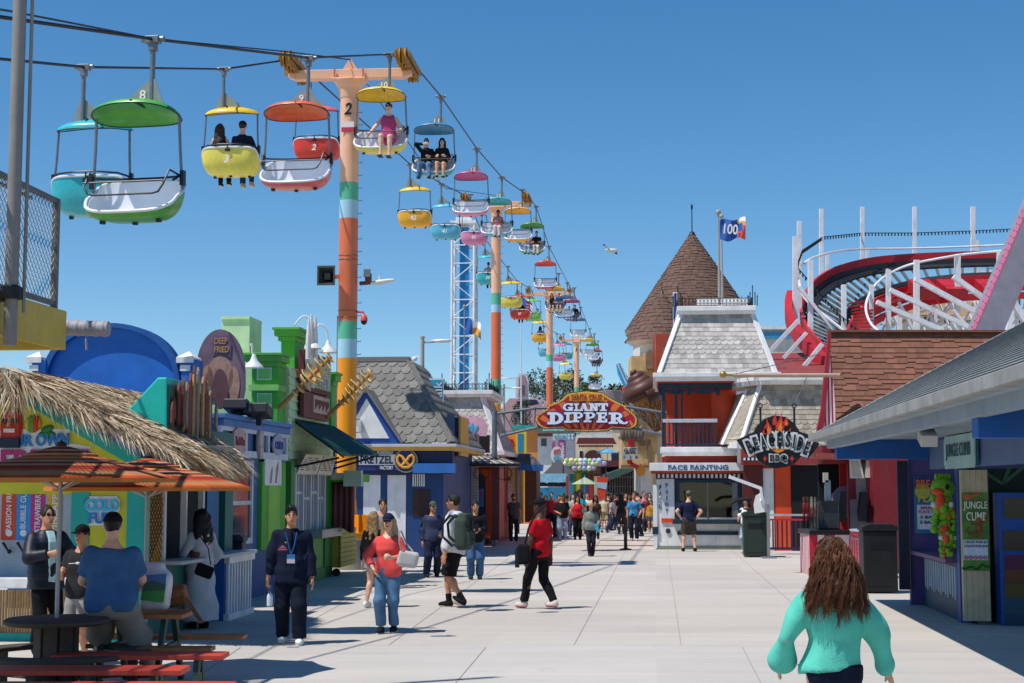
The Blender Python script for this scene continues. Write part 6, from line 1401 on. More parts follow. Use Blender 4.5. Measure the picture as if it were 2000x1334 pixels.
mb=MB();mb.bar(pA+Vector((0,-.04,0)),pD+Vector((0,-.04,0)),.15,.06);mb.bar(qA+Vector((-.02,-.04,0)),qD+Vector((-.02,-.04,0)),.14,.06);put('hip_board',mb,WHITE,wg)
mb=MB();
for dz,o,h in((0,.0,.12),(.12,.08,.12)):
 for p,q in((C3(1484,752,y+.45-o),C3(1612,752,y+.45-o)),(C3(1457,762,y+1.15-o),C3(1484,752,y+.45-o)),(C3(1428,775,y+2.6),C3(1457,762,y+1.15-o))):
  q=Vector((q.x,q.y,pD.z));p=Vector((p.x,p.y,pD.z));mb.bar(p+Vector((0,0,dz+.06)),q+Vector((0,0,dz+.06)),.3+o*2,h)
mb.bar(C3(1430,870,y+.6),C3(1448,870,y-.1),.3,.18);mb.bar(C3(1448,870,y-.1),C3(1600,870,y-.1),.3,.18);put('wing_cornice',mb,WHITE,wg)
y=H-1.3
for nm,a_,b_,c_,d_,m,dd in(('dark_wall',1452,1492,885,1075,PT('dark_red','#5a1f1a'),.2),('side_wall',1545,1600,885,1075,DARK,.2),('door_frame',1490,1513,915,1075,WHITE,.12),('door',1493.5,1509.5,925,1075,TNAVY,.1),('orange_panel',1513,1547,910,1085,HORANGE,.15),('header',1448,1600,877,908,PT('band_red','#a8321f'),.5),('purple_post',1584,1593,905,1070,PT('purple_post','#5a3a70'),.15)):  # side_wall is a near-black sheet, shade of the open doorway put into colour
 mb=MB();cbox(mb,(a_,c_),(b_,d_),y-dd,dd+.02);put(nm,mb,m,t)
mb=MB();cbox(mb,(1450,893),(1548,900),y-.55,.1);put('dentil_band',mb,TNAVY,t);mb=MB()
for k in range(12):cbox(mb,(1452+k*8,894),(1456+k*8,899),y-.56,.02)
put('dentils',mb,WHITE,t)
t=thing('railing','red topped railing with purple balusters below the barbecue sign','railing',C3(1535,1070,47.),WF);y=47.
mb=MB();cbox(mb,(1498,1004),(1580,1008),y+.3,.1);put('white_rail',mb,PGREY,t);mb=MB();cbox(mb,(1502,1013),(1580,1017),y,.06);cbox(mb,(1502,1013),(1505,1050),y,.06);put('red_rail',mb,PT('rail_red','#c4202c'),t)
mb=MB();px=1508
while px<1580:cbox(mb,(px,1017),(px+4,1072),y,.05);px+=9
cbox(mb,(1502,1069),(1580,1074),y-.02,.1);put('balusters',mb,PT('baluster_purple','#33203f'),t)
flag(('pole_steel','#a09a92'),1403,419,52.5,Z(598),(1406,430,1456,470,-.1),([FLB,FLW,FLO,PT('flag_fire','#d8503a')],lambda u,v:0 if u<.66 or(u<.85 and .25<v<.7)else(1 if v<.15 else(2 if v<.4 else 3))),'flagpole on the shingled house flying a blue flag numbered 100',r=.04,tx='100')
flag(('pole_steel','#a09a92'),1409,427,54.5,Z(598),None,None,'bare flagpole just behind the blue flag on the house',r=.035)
tt=banner(1316,1322,573,650,60,'','#2f62ac','narrow blue and white banner standing left of the shingled mansard roof')
CUR[0]=CF
D=36.
t=thing('barbecue_sign','black barbecue sign with red flames and arched white edged letters hanging from a pole','sign',C3(1517,915,D),CF)
ol=[(1439,859),(1472,844),(1479,831),(1493,818),(1512,811),(1534,814),(1552,827),(1562,843),(1592,853),(1601,868),(1579,896),(1566,890),(1556,902),(1536,912),(1515,915),(1497,911),(1482,901),(1476,889),(1461,893),(1450,876)]
mb=MB();cprism(mb,ol,D,.08);put('board',mb,mat('sign_black','#1a191b',.5,.12),t,bevel=.006)
LT=[('B',1464,873,21),('E',1476,867,16),('A',1490.5,863,11),('C',1506,859.5,5),('H',1523,858.5,0),('S',1539,860,-5),('I',1550.5,862,-9),('D',1562.5,867,-14),('E',1575.5,875,-20)]
mw,mk=MB(),MB()
for ch,px,py,rot in LT:
 c=C3(px,py,D-.02);w={'I':.055,'E':.12,'C':.14}.get(ch,.145);h=.36
 text_mb(ch,c,w+.06,h+.06,'-y',.02,.08,roll=R(rot),mb=mw);text_mb(ch,c+Vector((0,-.022,0)),w-.02,h-.04,'-y',.02,.03,roll=R(rot),mb=mk)
put('letter_edge',mw,WHITE,t);put('letter_face',mk,mat('letter_black','#232224',.7,.5,60.),t)
mw,mk=MB(),MB();c=C3(1520.5,896,D-.02);text_mb('BBQ',c,.44,.24,'-y',.02,.05,mb=mw);text_mb('BBQ',c+Vector((0,-.022,0)),.40,.19,'-y',.02,.0,mb=mk);put('lower_letter_edge',mw,WHITE,t);put('lower_letter_face',mk,mat('letter_black','#232224'),t)
def flame(px,py,w,h,bend):return[(px-w*.5,py),(px-w*.55,py-h*.35),(px-w*.1+bend*.3,py-h*.65),(px+bend,py-h),(px+w*.25+bend*.4,py-h*.6),(px+w*.6,py-h*.3),(px+w*.45,py)]
mb=MB()
for f_ in((1500,846,13,30,-3),(1523,842,15,36,4),(1513,830,7,27,3),(1535,832,9,20,1),(1494,848,7,15,3),(1541,847,6,12,4)):cprism(mb,flame(*f_),D-.03,.03)
put('flames',mb,PT('flame_red','#d0382c'),t);mb=MB()
for f_ in((1502,846,6,18,-2),(1524,842,7,22,2),(1536,830,4,10,0)):cprism(mb,flame(*f_),D-.045,.015)
cprism(mb,[(1505,876),(1535,876),(1530,881),(1520,885),(1511,881)],D-.03,.03);put('flame_core',mb,PT('flame_orange','#e8862a'),t)
mb=MB()
for px in(1494,1547):cprism(mb,[(px,889),(px+1.6,894.4),(px+5,896),(px+1.6,897.6),(px,903),(px-1.6,897.6),(px-5,896),(px-1.6,894.4)],D-.02,.02)
put('stars',mb,PT('flame_red','#d0382c'),t)
mb=MB()
for px in(1485,1551):p,q=C3(px,795,D+.04),C3(px,835,D+.04);mb.box(p.x-.022,p.x+.022,D+.02,D+.06,q.z,p.z);mb.tube([p+Vector((.05*math.cos(k),0,.03+.05*math.sin(k)))for k in[i*.63 for i in range(10)]],.012,5,closed=True)
put('hanger',mb,DARKST,t)
for a_,b_ in(((1458,735),(1485,793)),((1576,736),(1551,793))):
 p,q=C3(*a_,D+.04),C3(*b_,D+.04);n_=14;mb=MB()
 for k in range(n_):u=p.lerp(q,k/n_);v=p.lerp(q,(k+.8)/n_);mb.tube([u,v],.010,4)
 put('chain',mb,STEEL,t)
tt=thing('sign_pole','horizontal tan pole with a gold ball end holding the barbecue sign','pole',C3(1520,733,D),CF);mb=MB();mb.tube([C3(1432,733,D+.04),C3(1640,733,D+.04)],.05,10);put('pole',mb,mat('pole_tan','#b49a84',.5,.2),tt,smooth=True);mb=MB();mb.ball(C3(1412,731.5,D+.04),.085);mb.tube([C3(1412,732,D+.04),C3(1432,733,D+.04)],.03,8);put('ball_end',mb,mat('gold_ball','#b58d4a',.35,.1,metal=.5),tt,smooth=True)
mb=MB();mb.tube([C3(1437,730,D),C3(1500,716,D+.5),C3(1606,690,D+1.4)],.01,5);put('stay_wire',mb,STEEL,tt)
D=37.
t=thing('red_building','red food building with a steep brown shingled roof','building',C3(1700,1080,D+1),CF)
a,b,c,d=C3(1604,850,D-.5),C3(2090,905,D-.5),C3(2030,648,D+.9),C3(1619,649,D+.9)
b.z=a.z;c.z=d.z;put('roof',tile_roof(a,b,c,d,.15,.26,'rect',.016,jit=.6,seed=21),BROOF,t,fix=False)
mb=MB();mb.bar(d+Vector((-.05,0,.02)),c+Vector((0,0,.02)),.3,.05);put('ridge_cap',mb,BROOF,t)
mb=MB();cprism(mb,[(1618,649),(1624,649),(1613,800),(1606,856),(1593,856),(1604,800)],D-.62,.12);put('rake_board',mb,PT('rake_red','#9c2430'),t)
mb=MB();cprism(mb,[(1623,690),(1636,856),(1606,856)],D-.56,.05);put('striped_gable',mb,stripes('gable_stripes',[(.5,'#b8243a'),(.5,'#e0dcd8')],.085,0),t)
mb=MB();cbox(mb,(1704,880),(1775,1110),D-.8,4);cbox(mb,(1606,870),(2060,905),D-.3,3);put('wall',mb,PT('wall_red','#7c1620'),t)
mb=MB();cbox(mb,(1596,885),(1664,893),D-1.1,1.2);px=1602
while px<1664:p=C3(px,893,D-1.1);mb.prism([(p.x+.035*math.cos(k*math.pi/6),p.z-.06*math.sin(k*math.pi/6))for k in range(7)],'y',D-1.1,D-1.07);px+=6
put('scalloped_eave',mb,PT('eave_red','#9a4a3a'),t)
mb=MB();cbox(mb,(1658,900),(1705,1045),D-.1,.1);put('white_wall',mb,PT('inner_white','#b5aeb0'),t);mb=MB();cbox(mb,(1660,935),(1672,975),D-.15,.05);cbox(mb,(1655,905),(1661,1040),D-.2,.1);put('red_trim',mb,PT('trim_red','#8c2230'),t)
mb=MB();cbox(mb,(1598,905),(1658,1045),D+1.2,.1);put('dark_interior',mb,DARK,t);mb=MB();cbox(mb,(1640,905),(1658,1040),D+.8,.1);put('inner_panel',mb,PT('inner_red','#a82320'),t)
mb=MB();cprism(mb,[(1626,965),(1640,951),(1657,949),(1657,1010),(1626,985)],D+.4,.1);put('stair_panel',mb,PT('stair_mauve','#8a7898'),t)
tt=thing('price_board','white price boards propped beside the red wall','menu board',C3(1680,915,D-.5),CF);mb=MB();cprism(mb,[(1659,896),(1680,897),(1688,934),(1661,934)],D-.5,.04);bo=put('board',mb,PT('menu_cream','#cfc8b8'),tt);mb=MB();cprism(mb,[(1692,899),(1702,899),(1702,933),(1690,933)],D-.5,.04);put('small_board',mb,PT('menu_cream','#cfc8b8'),tt)
mb=MB()
for k in range(7):cprism(mb,[(1662+k*.8,901+k*4.5),(1677+k*.8,902+k*4.5),(1677+k*.8,903+k*4.5),(1662+k*.8,902+k*4.5)],D-.52,.01)
put('print',mb,mat('print_grey','#8a8478'),bo)
for k,(px,lab)in enumerate(((1647,'black speaker column beside the glass food case'),(1688,'black speaker column on the white wall under the price boards'))):
 mb=MB();cprism(mb,[(px-5,960),(px+7,960),(px+6,1018),(px-8,1018),(px-10,1003)],D-.6,.25);tag(put('speaker_column',mb,BLK,frame=CF,org=C3(px,990,D-.6),bevel=.01),lab,'speaker')
Dk=35.3
t=thing('striped_counter','red and white striped snack counter with a black top','counter',C3(1625,1110,Dk),CF)
xa,xb,xc=C3(1582,1040,Dk).x,C3(1659,1040,Dk).x,C3(1692,1040,Dk-.9).x;xl=C3(1563,1040,Dk+1.6).x;zt_=1.02
mb=MB();n_=6;ws=[.62,.7,.95,1.,.75];x=xa;tot=xb-xa;k=0
for i,w in enumerate((.19,.17,.27,.37)):mb.box(x,x+tot*w,Dk,Dk+.1,0,zt_-.1,i%2);x+=tot*w
put('striped_front',mb,[PT('counter_red','#c01c34'),PT('counter_white','#e2dede')],t)
mb=MB();n_=15
for i in range(n_):
 u0,u1=i/n_,(i+1)/n_;p=Vector((xl+(xa-xl)*u0,Dk+1.6*(1-u0),0));q=Vector((xl+(xa-xl)*u1,Dk+1.6*(1-u1),0));mb.quad(p,q,q+Vector((0,0,zt_-.1)),p+Vector((0,0,zt_-.1)),i%2)
put('striped_side',mb,[PT('counter_red','#c01c34'),PT('counter_white','#e2dede')],t,solid=.02,fix=False)
mb=MB();mb.prism([(xl-.06,Dk+1.6),(xa-.03,Dk-.08),(xb,Dk-.08),(xb,Dk+1.6)],'z',zt_-.1,zt_);put('top',mb,mat('counter_black','#1b1a1c',.3,.1),t,bevel=.01)
mb=MB();p,q=Vector((xb,Dk,0)),Vector((xc,Dk-1.1,0));dq=q-p
for i in range(9):u=i/8;mb.bar(p+dq*u,p+dq*u+Vector((0,0,zt_-.2)),.02,.02)
for i in range(14):z=.05+i*.062;mb.bar(p+Vector((0,0,z)),q+Vector((0,0,z)),.02,.014)
put('lattice',mb,PT('lattice_red','#b8344a'),t);mb=MB();mb.quad(p+Vector((.02,.03,0)),q+Vector((.02,.03,0)),q+Vector((.02,.03,zt_-.15)),p+Vector((.02,.03,zt_-.15)));put('lattice_back',mb,WHITE,t,solid=.02,fix=False)
mb=MB();mb.prism([(xb,Dk),(xc,Dk-1.1),(xc+.5,Dk-1.0),(xb+.5,Dk+.6)],'z',zt_-.02,zt_+.03);put('side_top',mb,PGREY,t)
cC=(p+q)/2+Vector((-.02,-.03,zt_-.1));dn=dq.normalized();put('lettering',text_mb('ENJOY',cC,dq.length*.8,.13,(dn,Vector((0,0,1)),dn.cross(Vector((0,0,1)))),.01,.02),PT('lattice_red','#b8344a'),t)
t=thing('food_case','glass sided food case with a tall grey vent on the striped counter','display case',C3(1610,1034,Dk+.4),CF)
mb=MB();
for px in(1571,1578,1586,1594):p=C3(px,1034,Dk+.2+(.8 if px<1580 else 0));mb.box(p.x,p.x+.03,p.y,p.y+.2,zt_,C3(px,970,Dk+.4).z)
put('glass_fin',mb,glass('case_glass',(.7,.78,.78)),t);mb=MB();cbox(mb,(1597,982),(1640,1033),Dk+.5,.5);put('kettle_case',mb,mat('case_dark','#3a3c3e',.25,.3,4.,spec=.6),t,bevel=.02)
mb=MB();cbox(mb,(1612,938),(1623,980),Dk+.6,.15);put('vent_pipe',mb,mat('vent_grey','#5f6e7c',.4,.2),t);mb=MB();cbox(mb,(1609,923),(1618,942),Dk+.6,.15);put('vent_head',mb,PT('vent_tan','#a9a392'),t);mb=MB();cbox(mb,(1604,978),(1638,984),Dk+.45,.5);put('case_top',mb,DARKST,t)
t=bin2(1688,1754,1160,1.27,'large charcoal litter bin at the end of the striped counter',PT('bin_charcoal','#17191b',rough=.5));bin2(1453,1500,1089,1.26,'dark green litter bin in front of the face painting booth',PT('bin_green','#26362f',rough=.45))
t=thing('folding_boom','white folding arm on a grey stand beside the green litter bin','stand',WF.G(1500,1092),WF);D=44.3
mb=MB();mb.bar(C3(1424,931,D),C3(1487,954,D),.07,.09);mb.bar(C3(1486,953,D),C3(1489,985,D),.08,.07);put('arm',mb,WHITE,t)if False else put('arm',MB().bar(WF.l(C3(1424,931,D)),WF.l(C3(1487,954,D)),.07,.09).bar(WF.l(C3(1486,953,D)),WF.l(C3(1489,985,D)),.08,.07),WHITE,t)
pr=[WF.l(C3(*q,D))for q in((1476,968),(1484,963),(1494,976),(1493,1000),(1474,1003),(1472,985))];mb=MB();mb.prism([(v.x,v.z)for v in pr],'y',pr[0].y,pr[0].y+.06);mb.tube([pr[1]+Vector((.02,-.02,-.22)),pr[1]+Vector((.05,-.04,-.22))],.05,10);put('plate',mb,WHITE,t)
mb=MB();a_,b_=WF.l(C3(1500,985,D-.3)),WF.l(C3(1500,1092,D-.3));mb.box(a_.x-.04,a_.x+.04,a_.y,a_.y+.06,0,a_.z);mb.box(a_.x-.2,a_.x+.2,a_.y-.25,a_.y+.25,0,.04);put('stand_post',mb,mat('stand_grey','#8b8e90',.5,.2,metal=.4),t)
mb=MB();mb.tube([WF.l(C3(1425,985,D+.3)),WF.l(C3(1440,976,D+.3)),WF.l(C3(1468,974,D+.3))],.055,8);put('black_pad',mb,BLK,t,smooth=True)
nE,sE=2.76,27.57;zE=2.80;sl_=.53;wR=5.6
t=thing('climbing_game_building','blue trimmed game building with a low grey shingle roof and a jungle poster','building',(5,22,0),WF)
E0,E1=Vector((nE,4,zE+.1)),Vector((nE,sE,zE+.1));R0,R1=Vector((nE+wR,4,zE+.1+sl_*wR)),Vector((nE+wR,sE,zE+.1+sl_*wR))
put('roof',tile_roof(E1,E0,R0,R1,.135,.30,'rect',.010,jit=.4,seed=31),mat('roof_grey','#777b7c',.9,.12,10.,island=.16,bump=.35,bscale=120.),t,fix=False)
mb=MB();mb.box(nE-.1,nE+.02,4,sE+.04,zE-.03,zE+.10);mb.bar(Vector((nE,sE+.02,zE+.03)),Vector((nE+wR,sE+.02,zE+.03+sl_*wR)),.06,.17);put('gutter',mb,PT('gutter_grey','#92928e',dirt=.5,var=.25),t,bevel=.012)
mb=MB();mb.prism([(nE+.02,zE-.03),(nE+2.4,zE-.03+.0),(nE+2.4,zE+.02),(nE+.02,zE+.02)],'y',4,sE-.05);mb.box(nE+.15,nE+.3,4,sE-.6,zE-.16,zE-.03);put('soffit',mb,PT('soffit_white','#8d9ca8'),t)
for s_ in(26.3,14.9):
 mb=MB();mb.box(nE+.24,4.5,s_,s_+.3,2.45,zE-.035);mb.prism([(nE+.0,zE-.035),(nE+.24,zE-.035),(nE+.24,2.45),(nE+.1,2.45)],'y',s_,s_+.3)if False else None;put('beam',mb,PT('beam_royal','#1058a8'),t,bevel=.008)
mb=MB();mb.box(4.5,4.62,8,26.3,2.28,2.74);put('fascia_board',mb,PT('fascia_slate','#4d6a94'),t)
pa,pb=WF.X(1853,880,4.49),WF.X(1912,880,4.49);cz=WF.X(1882,882,4.49)
mb=MB();hw=abs(pa.y-pb.y)/2;pts=[(cz.y+sx*(hw-.08*(k==1))*1.,cz.z+sz*(.215-.08*(k==0)))for sx,sz,k in((-1,-1,0),(-1,1,0),(-1,1,1),(1,1,1),(1,1,0),(1,-1,0),(1,-1,1),(-1,-1,1))]
mb.prism(pts,'x',4.43,4.485);sg=put('name_sign',mb,PT('sign_teal','#2f7f8c'),t,bevel=.006)
mb=MB();mb.prism([(y_+(.035 if y_>cz.y else-.035),z_+(.03 if z_>cz.z else-.03))for y_,z_ in pts],'x',4.415,4.432);put('sign_face',mb,PT('sign_seafoam','#9cc4c4'),sg)
put('lettering',text_mb('JUNGLE CLIMB',(4.40,cz.y,cz.z),hw*1.62,.25,'-x',.01,.0),PT('sign_ink','#2a5568'),sg)
mb=MB();p=WF.X(1812,858,3.6);mb.obox(p+Vector((0,0,.02)),(.22,.3,.16),Matrix.Rotation(R(20),3,'X'));put('flood_lamp',mb,PT('lamp_box','#c9cac6'),t,bevel=.01)
mb=MB();mb.box(4.46,4.6,23.75,23.95,0,2.3);put('post',mb,PT('post_blue','#3a5a9a'),t);mb=MB();mb.box(4.6,4.68,23.65,23.95,0,2.3);put('post_edge',mb,BLK,t)
s_=27.2;wl=WF.Y(1776,1000,s_).x
mb=MB();mb.box(wl,7.9,s_,s_+.15,0,2.6);mb.box(wl-.1,wl+.0,26.6,s_+.2,0,2.3)if False else None;mb2=MB();ybox(mb2,(1752,900),(1779,1152),s_-.1,.1);put('gap_shade_sheet',mb2,PT('gap_shade_navy','#121a34'),t);put('purple_wall',mb,PT('wall_purple','#493d78'),t)  # midnight sheet: its colour stands in for shade in the gap beside the wall
mb=MB();mb.box(4.5,4.62,24.0,27.1,0,.86);put('counter_front',mb,PT('counter_teal','#1f4c5e'),t);mb=MB();mb.box(4.3,4.85,24.0,27.2,.86,.92);put('counter_top',mb,PT('counter_plum','#6a4a78'),t);mb=MB()
for k in range(14):mb.box(4.475,4.5,24.2+k*.2,24.28+k*.2,.3+.03*(k%3),.8)
put('white_slat',mb,PT('slat_pale','#9db0c0'),t)
mb=MB();ybox(mb,(1784,931),(1862,1042),s_-.04,.03);po=put('game_poster',mb,PT('poster_azure','#2a6fa0'),t);mb=MB();ybox(mb,(1786,932),(1860,960),s_-.05,.01);put('poster_top',mb,PT('poster_indigo','#322f70'),po);mb=MB();ybox(mb,(1791,986),(1858,1034),s_-.05,.01);put('price_panel',mb,PT('price_white','#c4cfe0'),po)
for tx,a_,b_,c_,d_,m in(('BREAK',1789,1840,937,955,PT('gold_letters2','#d8762e')),('A',1826,1836,955,964,PT('gold_letters2','#d8762e')),('PLATE',1793,1848,965,981,PT('gold3','#d8b43c')),('BREAK A',1798,1846,989,995,MG),('PLATE TO WIN',1794,1850,997,1003,MG),('2 BALLS $5',1797,1852,1007,1014,NAVY),('5 BALLS $10',1797,1852,1017,1024,NAVY)):
 p,q=WF.Y(a_,c_,s_-.055),WF.Y(b_,d_,s_-.055);put('lettering',text_mb(tx,((p.x+q.x)/2,s_-.058,(p.z+q.z)/2),q.x-p.x,p.z-q.z,'-y',.006,.02),m,po)
mb=MB();c=WF.Y(1802,960,s_-.05);mb.lathe([(0,-.004),(.13,-.004),(.13,.004),(0,.004)],c,20,0,Matrix.Rotation(R(90),3,'X'));put('plate_picture',mb,PT('plate_lime','#a9b84a'),po)
s_=23.4
mb=MB();ybox(mb,(1876,918),(1936,1213),s_,.12);dr=put('cream_door',mb,stripes('cream_boards',[(.94,'#b5a688'),(.06,'#7d705a')],.085,0,var=.15),t)
mb=MB();ybox(mb,(1878,962),(1934,1115),s_-.02,.015);po=put('jungle_poster',mb,mat('poster_green','#4f7a2e',.5,.45,5.),t)
for tx,a_,b_,c_,d_ in(('JUNGLE',1881,1929,979,998),('CLIMB',1887,1927,1000,1017)):
 p,q=WF.Y(a_,c_,s_-.03),WF.Y(b_,d_,s_-.03);bk=MB();text_mb(tx,((p.x+q.x)/2,s_-.026,(p.z+q.z)/2),(q.x-p.x)*1.04,(p.z-q.z)*1.12,'-y',.006,.06,mb=bk);put('letter_edge',bk,PT('edge_olive','#2f4a1c'),po);put('lettering',text_mb(tx,((p.x+q.x)/2,s_-.034,(p.z+q.z)/2),q.x-p.x,p.z-q.z,'-y',.006,.025),PT('poster_cream','#d6dcc0'),po)
mb=MB();ybox(mb,(1881,1054),(1930,1094),s_-.03,.012);pp=put('price_panel',mb,PT('price_white','#c4cfe0'),po)
for tx,a_,b_,c_,d_ in(('1 PLAY FOR $5',1884,1928,1056,1062),('3 PLAYS FOR $10',1883,1928,1064,1070)):
 p,q=WF.Y(a_,c_,s_-.036),WF.Y(b_,d_,s_-.036);put('lettering',text_mb(tx,((p.x+q.x)/2,s_-.036,(p.z+q.z)/2),q.x-p.x,p.z-q.z,'-y',.004,.01),NAVY,po)
mb=MB()
for k in range(5):c=WF.Y(1887+k*9.4,1089,s_-.036);mb.tube([c+Vector((.025*math.cos(i*.63),0,.025*math.sin(i*.63)))for i in range(10)],.006,4,closed=True);mb.bar(c+Vector((-.017,0,.017)),c+Vector((.017,0,-.017)),.006,.006)
put('warning_icon',mb,PT('icon_red','#b83a44'),po)
mb=MB();c=WF.Y(1912,1031,s_-.035);J=lambda x,z:c+Vector((x,0,z))
mb.ball(J(0,.11),(.05,.012,.045),n=10);mb.ball(J(0,.0),(.038,.012,.07),n=10)
for pts in(((.02,.05),(.1,.1),(.1,.19)),((-.02,.05),(-.1,.06),(-.12,.15)),((.02,-.05),(.06,-.1),(.03,-.17)),((-.02,-.05),(-.07,-.09),(-.03,-.16)),((-.03,-.03),(-.14,-.1),(-.19,-.04),(-.14,.0))):mb.tube([J(*q)for q in pts],.012,5)
put('monkey_picture',mb,PT('monkey_brown','#8a4a24'),po,smooth=True)
mb=MB();mb.tube([WF.Y(1879+k*6.7,1109+3.*math.sin(k*1.9)-(k>5)*4,s_-.03)for k in range(9)],.014,5);put('vine_picture',mb,PT('vine_green','#1f4a22'),po,smooth=True)
mb=MB();c=WF.Y(1889,971,s_-.03);mb.ball(c,(.05,.01,.05),n=10);mb.prism([(c.x+.03,c.z+.03),(c.x+.17,c.z+.07),(c.x+.17,c.z+.02),(c.x+.03,c.z-.01)],'y',s_-.035,s_-.025);put('bird_picture',mb,PT('bird_orange','#c05a2c'),po)
mb=MB();ybox(mb,(1930,915),(2080,1235),s_+.4,.1);put('jungle_wall',mb,mat('jungle_paint','#0d2a1c',.7,.5,1.5),t)
mb=MB()
for ang in(-50,20,45):c=WF.Y(1958,945,s_+.38);mb.bar(c,c+Vector((.5*math.sin(R(ang)),0,.4*math.cos(R(ang)))),.004,.05)
put('leaf_painting',mb,PT('leaf_paint','#2f5a3a'),t)
t2=thing('game_cabinet','blue framed arcade cabinet with two dark screens by the jungle wall','arcade cabinet',WF.Y(1975,1230,s_-.2),WF);s2=s_-.1
mb=MB();ybox(mb,(1950,962),(2060,1232),s2,.4);put('frame',mb,PT('cabinet_blue','#174a9c'),t2,bevel=.01)
for a_,b_ in((972,1012),(1036,1076)):mb=MB();ybox(mb,(1960,a_),(2060,b_),s2-.012,.012);put('screen',mb,mat('screen_black','#08090c',.15,0.),t2)
for k,(a_,b_,cc)in enumerate(((1084,1112,'#5a1a44'),(1112,1140,'#6a3a1a'),(1140,1168,'#5a4a1a'),(1168,1200,'#1a4a5a'),(1200,1228,'#143a5a'))):mb=MB();ybox(mb,(1962,a_),(2060,b_),s2-.012,.012);put('colour_panel',mb,PT('cab_'+cc,cc),t2)
PGN,PRD,PWH=[mat('plush_'+k,v,.95,.25,25.,bump=.5,bscale=60.)for k,v in dict(green='#6fae2e',red='#d8553a',white='#c9d4d8').items()]
def plush(px,py,sc_,label):
 c=WF.Y(px,py,24.05);tt=thing('plush_bird',label,'plush toy',c,WF,'plush birds hanging on the post');rq=random.Random(px);k=sc_
 mb=MB();mb.ball(c+Vector((0,0,.25*k)),(.19*k,.17*k,.17*k));mb.ball(c+Vector((0,0,-.02*k)),(.17*k,.15*k,.24*k))
 for i in range(26):a_=rq.uniform(0,6.3);z_=rq.uniform(-.42,.1)*k;mb.ball(c+Vector((.15*k*math.cos(a_),.13*k*math.sin(a_)-.02,z_)),.06*k*rq.uniform(.7,1.2),n=8)
 for i in range(5):mb.ball(c+Vector(((i-2)*.05*k,0,.43*k)),(.03*k,.03*k,.06*k),n=8)
 put('body',mb,PGN,tt,smooth=True)
 mb=MB();mb.ball(c+Vector((-.06*k,-.12*k,.03*k)),(.085*k,.06*k,.16*k));put('beak',MB().ball(c+Vector((-.1*k,-.14*k,.2*k)),(.1*k,.08*k,.055*k)),PRD,tt,smooth=True)
 for i in range(6):mb.ball(c+Vector((rq.uniform(-.14,.14)*k,-.13*k,rq.uniform(-.42,-.1)*k)),.035*k,n=6)
 put('belly',mb,PRD,tt,smooth=True)
 mb=MB();mb.ball(c+Vector((.1*k,-.15*k,.0)),.05*k,n=8);mb.ball(c+Vector((-.16*k,-.1*k,.0)),.05*k,n=8);put('wing_tip',mb,PWH,tt,smooth=True)
 mb=MB();mb.ball(c+Vector((.04*k,-.165*k,.27*k)),(.035*k,.02*k,.045*k),n=10);put('eye',mb,mat('eye_dark','#17100c'),tt,smooth=True)
plush(1842,985,.95,'green plush parrot, the larger upper one hanging at the blue post');plush(1852,1050,.72,'green plush parrot, the smaller lower one hanging at the blue post')
CUR[0]=CF
CRED,CBLK,CWHT,CTIE=PT('coaster_red','#b81c28',rough=.5),PT('coaster_black','#26282c',rough=.5),PT('coaster_white','#e0e1e4'),mat('tie_grey','#565a58',.8,.2)
t=thing('roller_coaster','wooden roller coaster curve with red boards, black rails and white timber supports','roller coaster',C3(1760,950,64),CF)
def spline(P,n):
 out=[];P=[P[0]]+P+[P[-1]]
 for i in range(1,len(P)-2):
  for k in range(n):
   u=k/n;a,b,c,d=P[i-1],P[i],P[i+1],P[i+2];out.append(.5*((2*b)+(c-a)*u+(2*a-5*b+4*c-d)*u*u+(3*b-a-3*c+d)*u**3))
 return out+[P[-2]]
OUT=spline([C3(*q)for q in((2090,514,72),(1980,515,72),(1880,517,72),(1780,521,72),(1700,529,71.5),(1640,545,70.5),(1600,568,68.5),(1578,596,66),(1568,625,63.5),(1574,655,61),(1592,684,59),(1620,712,57.5),(1655,745,56))],8)
INN=spline([C3(*q)for q in((2090,540,69),(1980,541,69),(1880,545,69),(1800,556,69),(1745,572,68.5),(1700,592,67.5),(1672,615,66),(1655,640,64.5),(1650,662,62.5),(1655,688,60.5),(1668,715,59),(1690,740,57.5),(1720,770,56))],8)
n=min(len(OUT),len(INN));UP=Vector((0,0,1))
def strip(mb,A,B,th,m=0):
 k=len(A);vs=[]
 for i,(a,b)in enumerate(zip(A,B)):d=A[min(i+1,k-1)]-A[max(i-1,0)];nn=d.cross(UP).normalized()*th;vs+=[a,b,a+nn,b+nn]
 for i in range(k-1):o=i*4;mb.add([vs[o+j]for j in range(8)],[(0,4,5,1),(2,3,7,6),(0,2,6,4),(1,5,7,3)],m)
mb=MB();strip(mb,[p+UP*.12 for p in OUT],[p+UP*.62 for p in OUT],.12);put('outer_board',mb,CRED,t,fix=False);
mb=MB();L=lambda i,u,z=0:OUT[i].lerp(INN[i],u)+UP*z
for u,w in((.10,.09),(.17,.09),(.82,.09),(.9,.09)):mb.tube([L(i,u,.05)for i in range(n)],w,6)
strip(mb,[L(i,.03,.0)for i in range(n)],[L(i,.03,.30)for i in range(n)],.1);put('rails',mb,CBLK,t,fix=False)
mb=MB()
for i in range(0,n,2):
 for f in(0,):
  if i+f>n-1.5:continue
  a=OUT[i].lerp(OUT[i+1],f);b=INN[i].lerp(INN[i+1],f);mb.bar(a+UP*-.06,b+UP*-.06,.11,.10)
put('ties',mb,CTIE,t,fix=False)
mb=MB();strip(mb,[p-UP*.62 for p in INN],[p+UP*.12 for p in INN],-.12);strip(mb,[p-UP*1.0 for p in INN],[p-UP*.7 for p in INN],-.2);put('inner_board',mb,CRED,t,fix=False)
mb=MB()
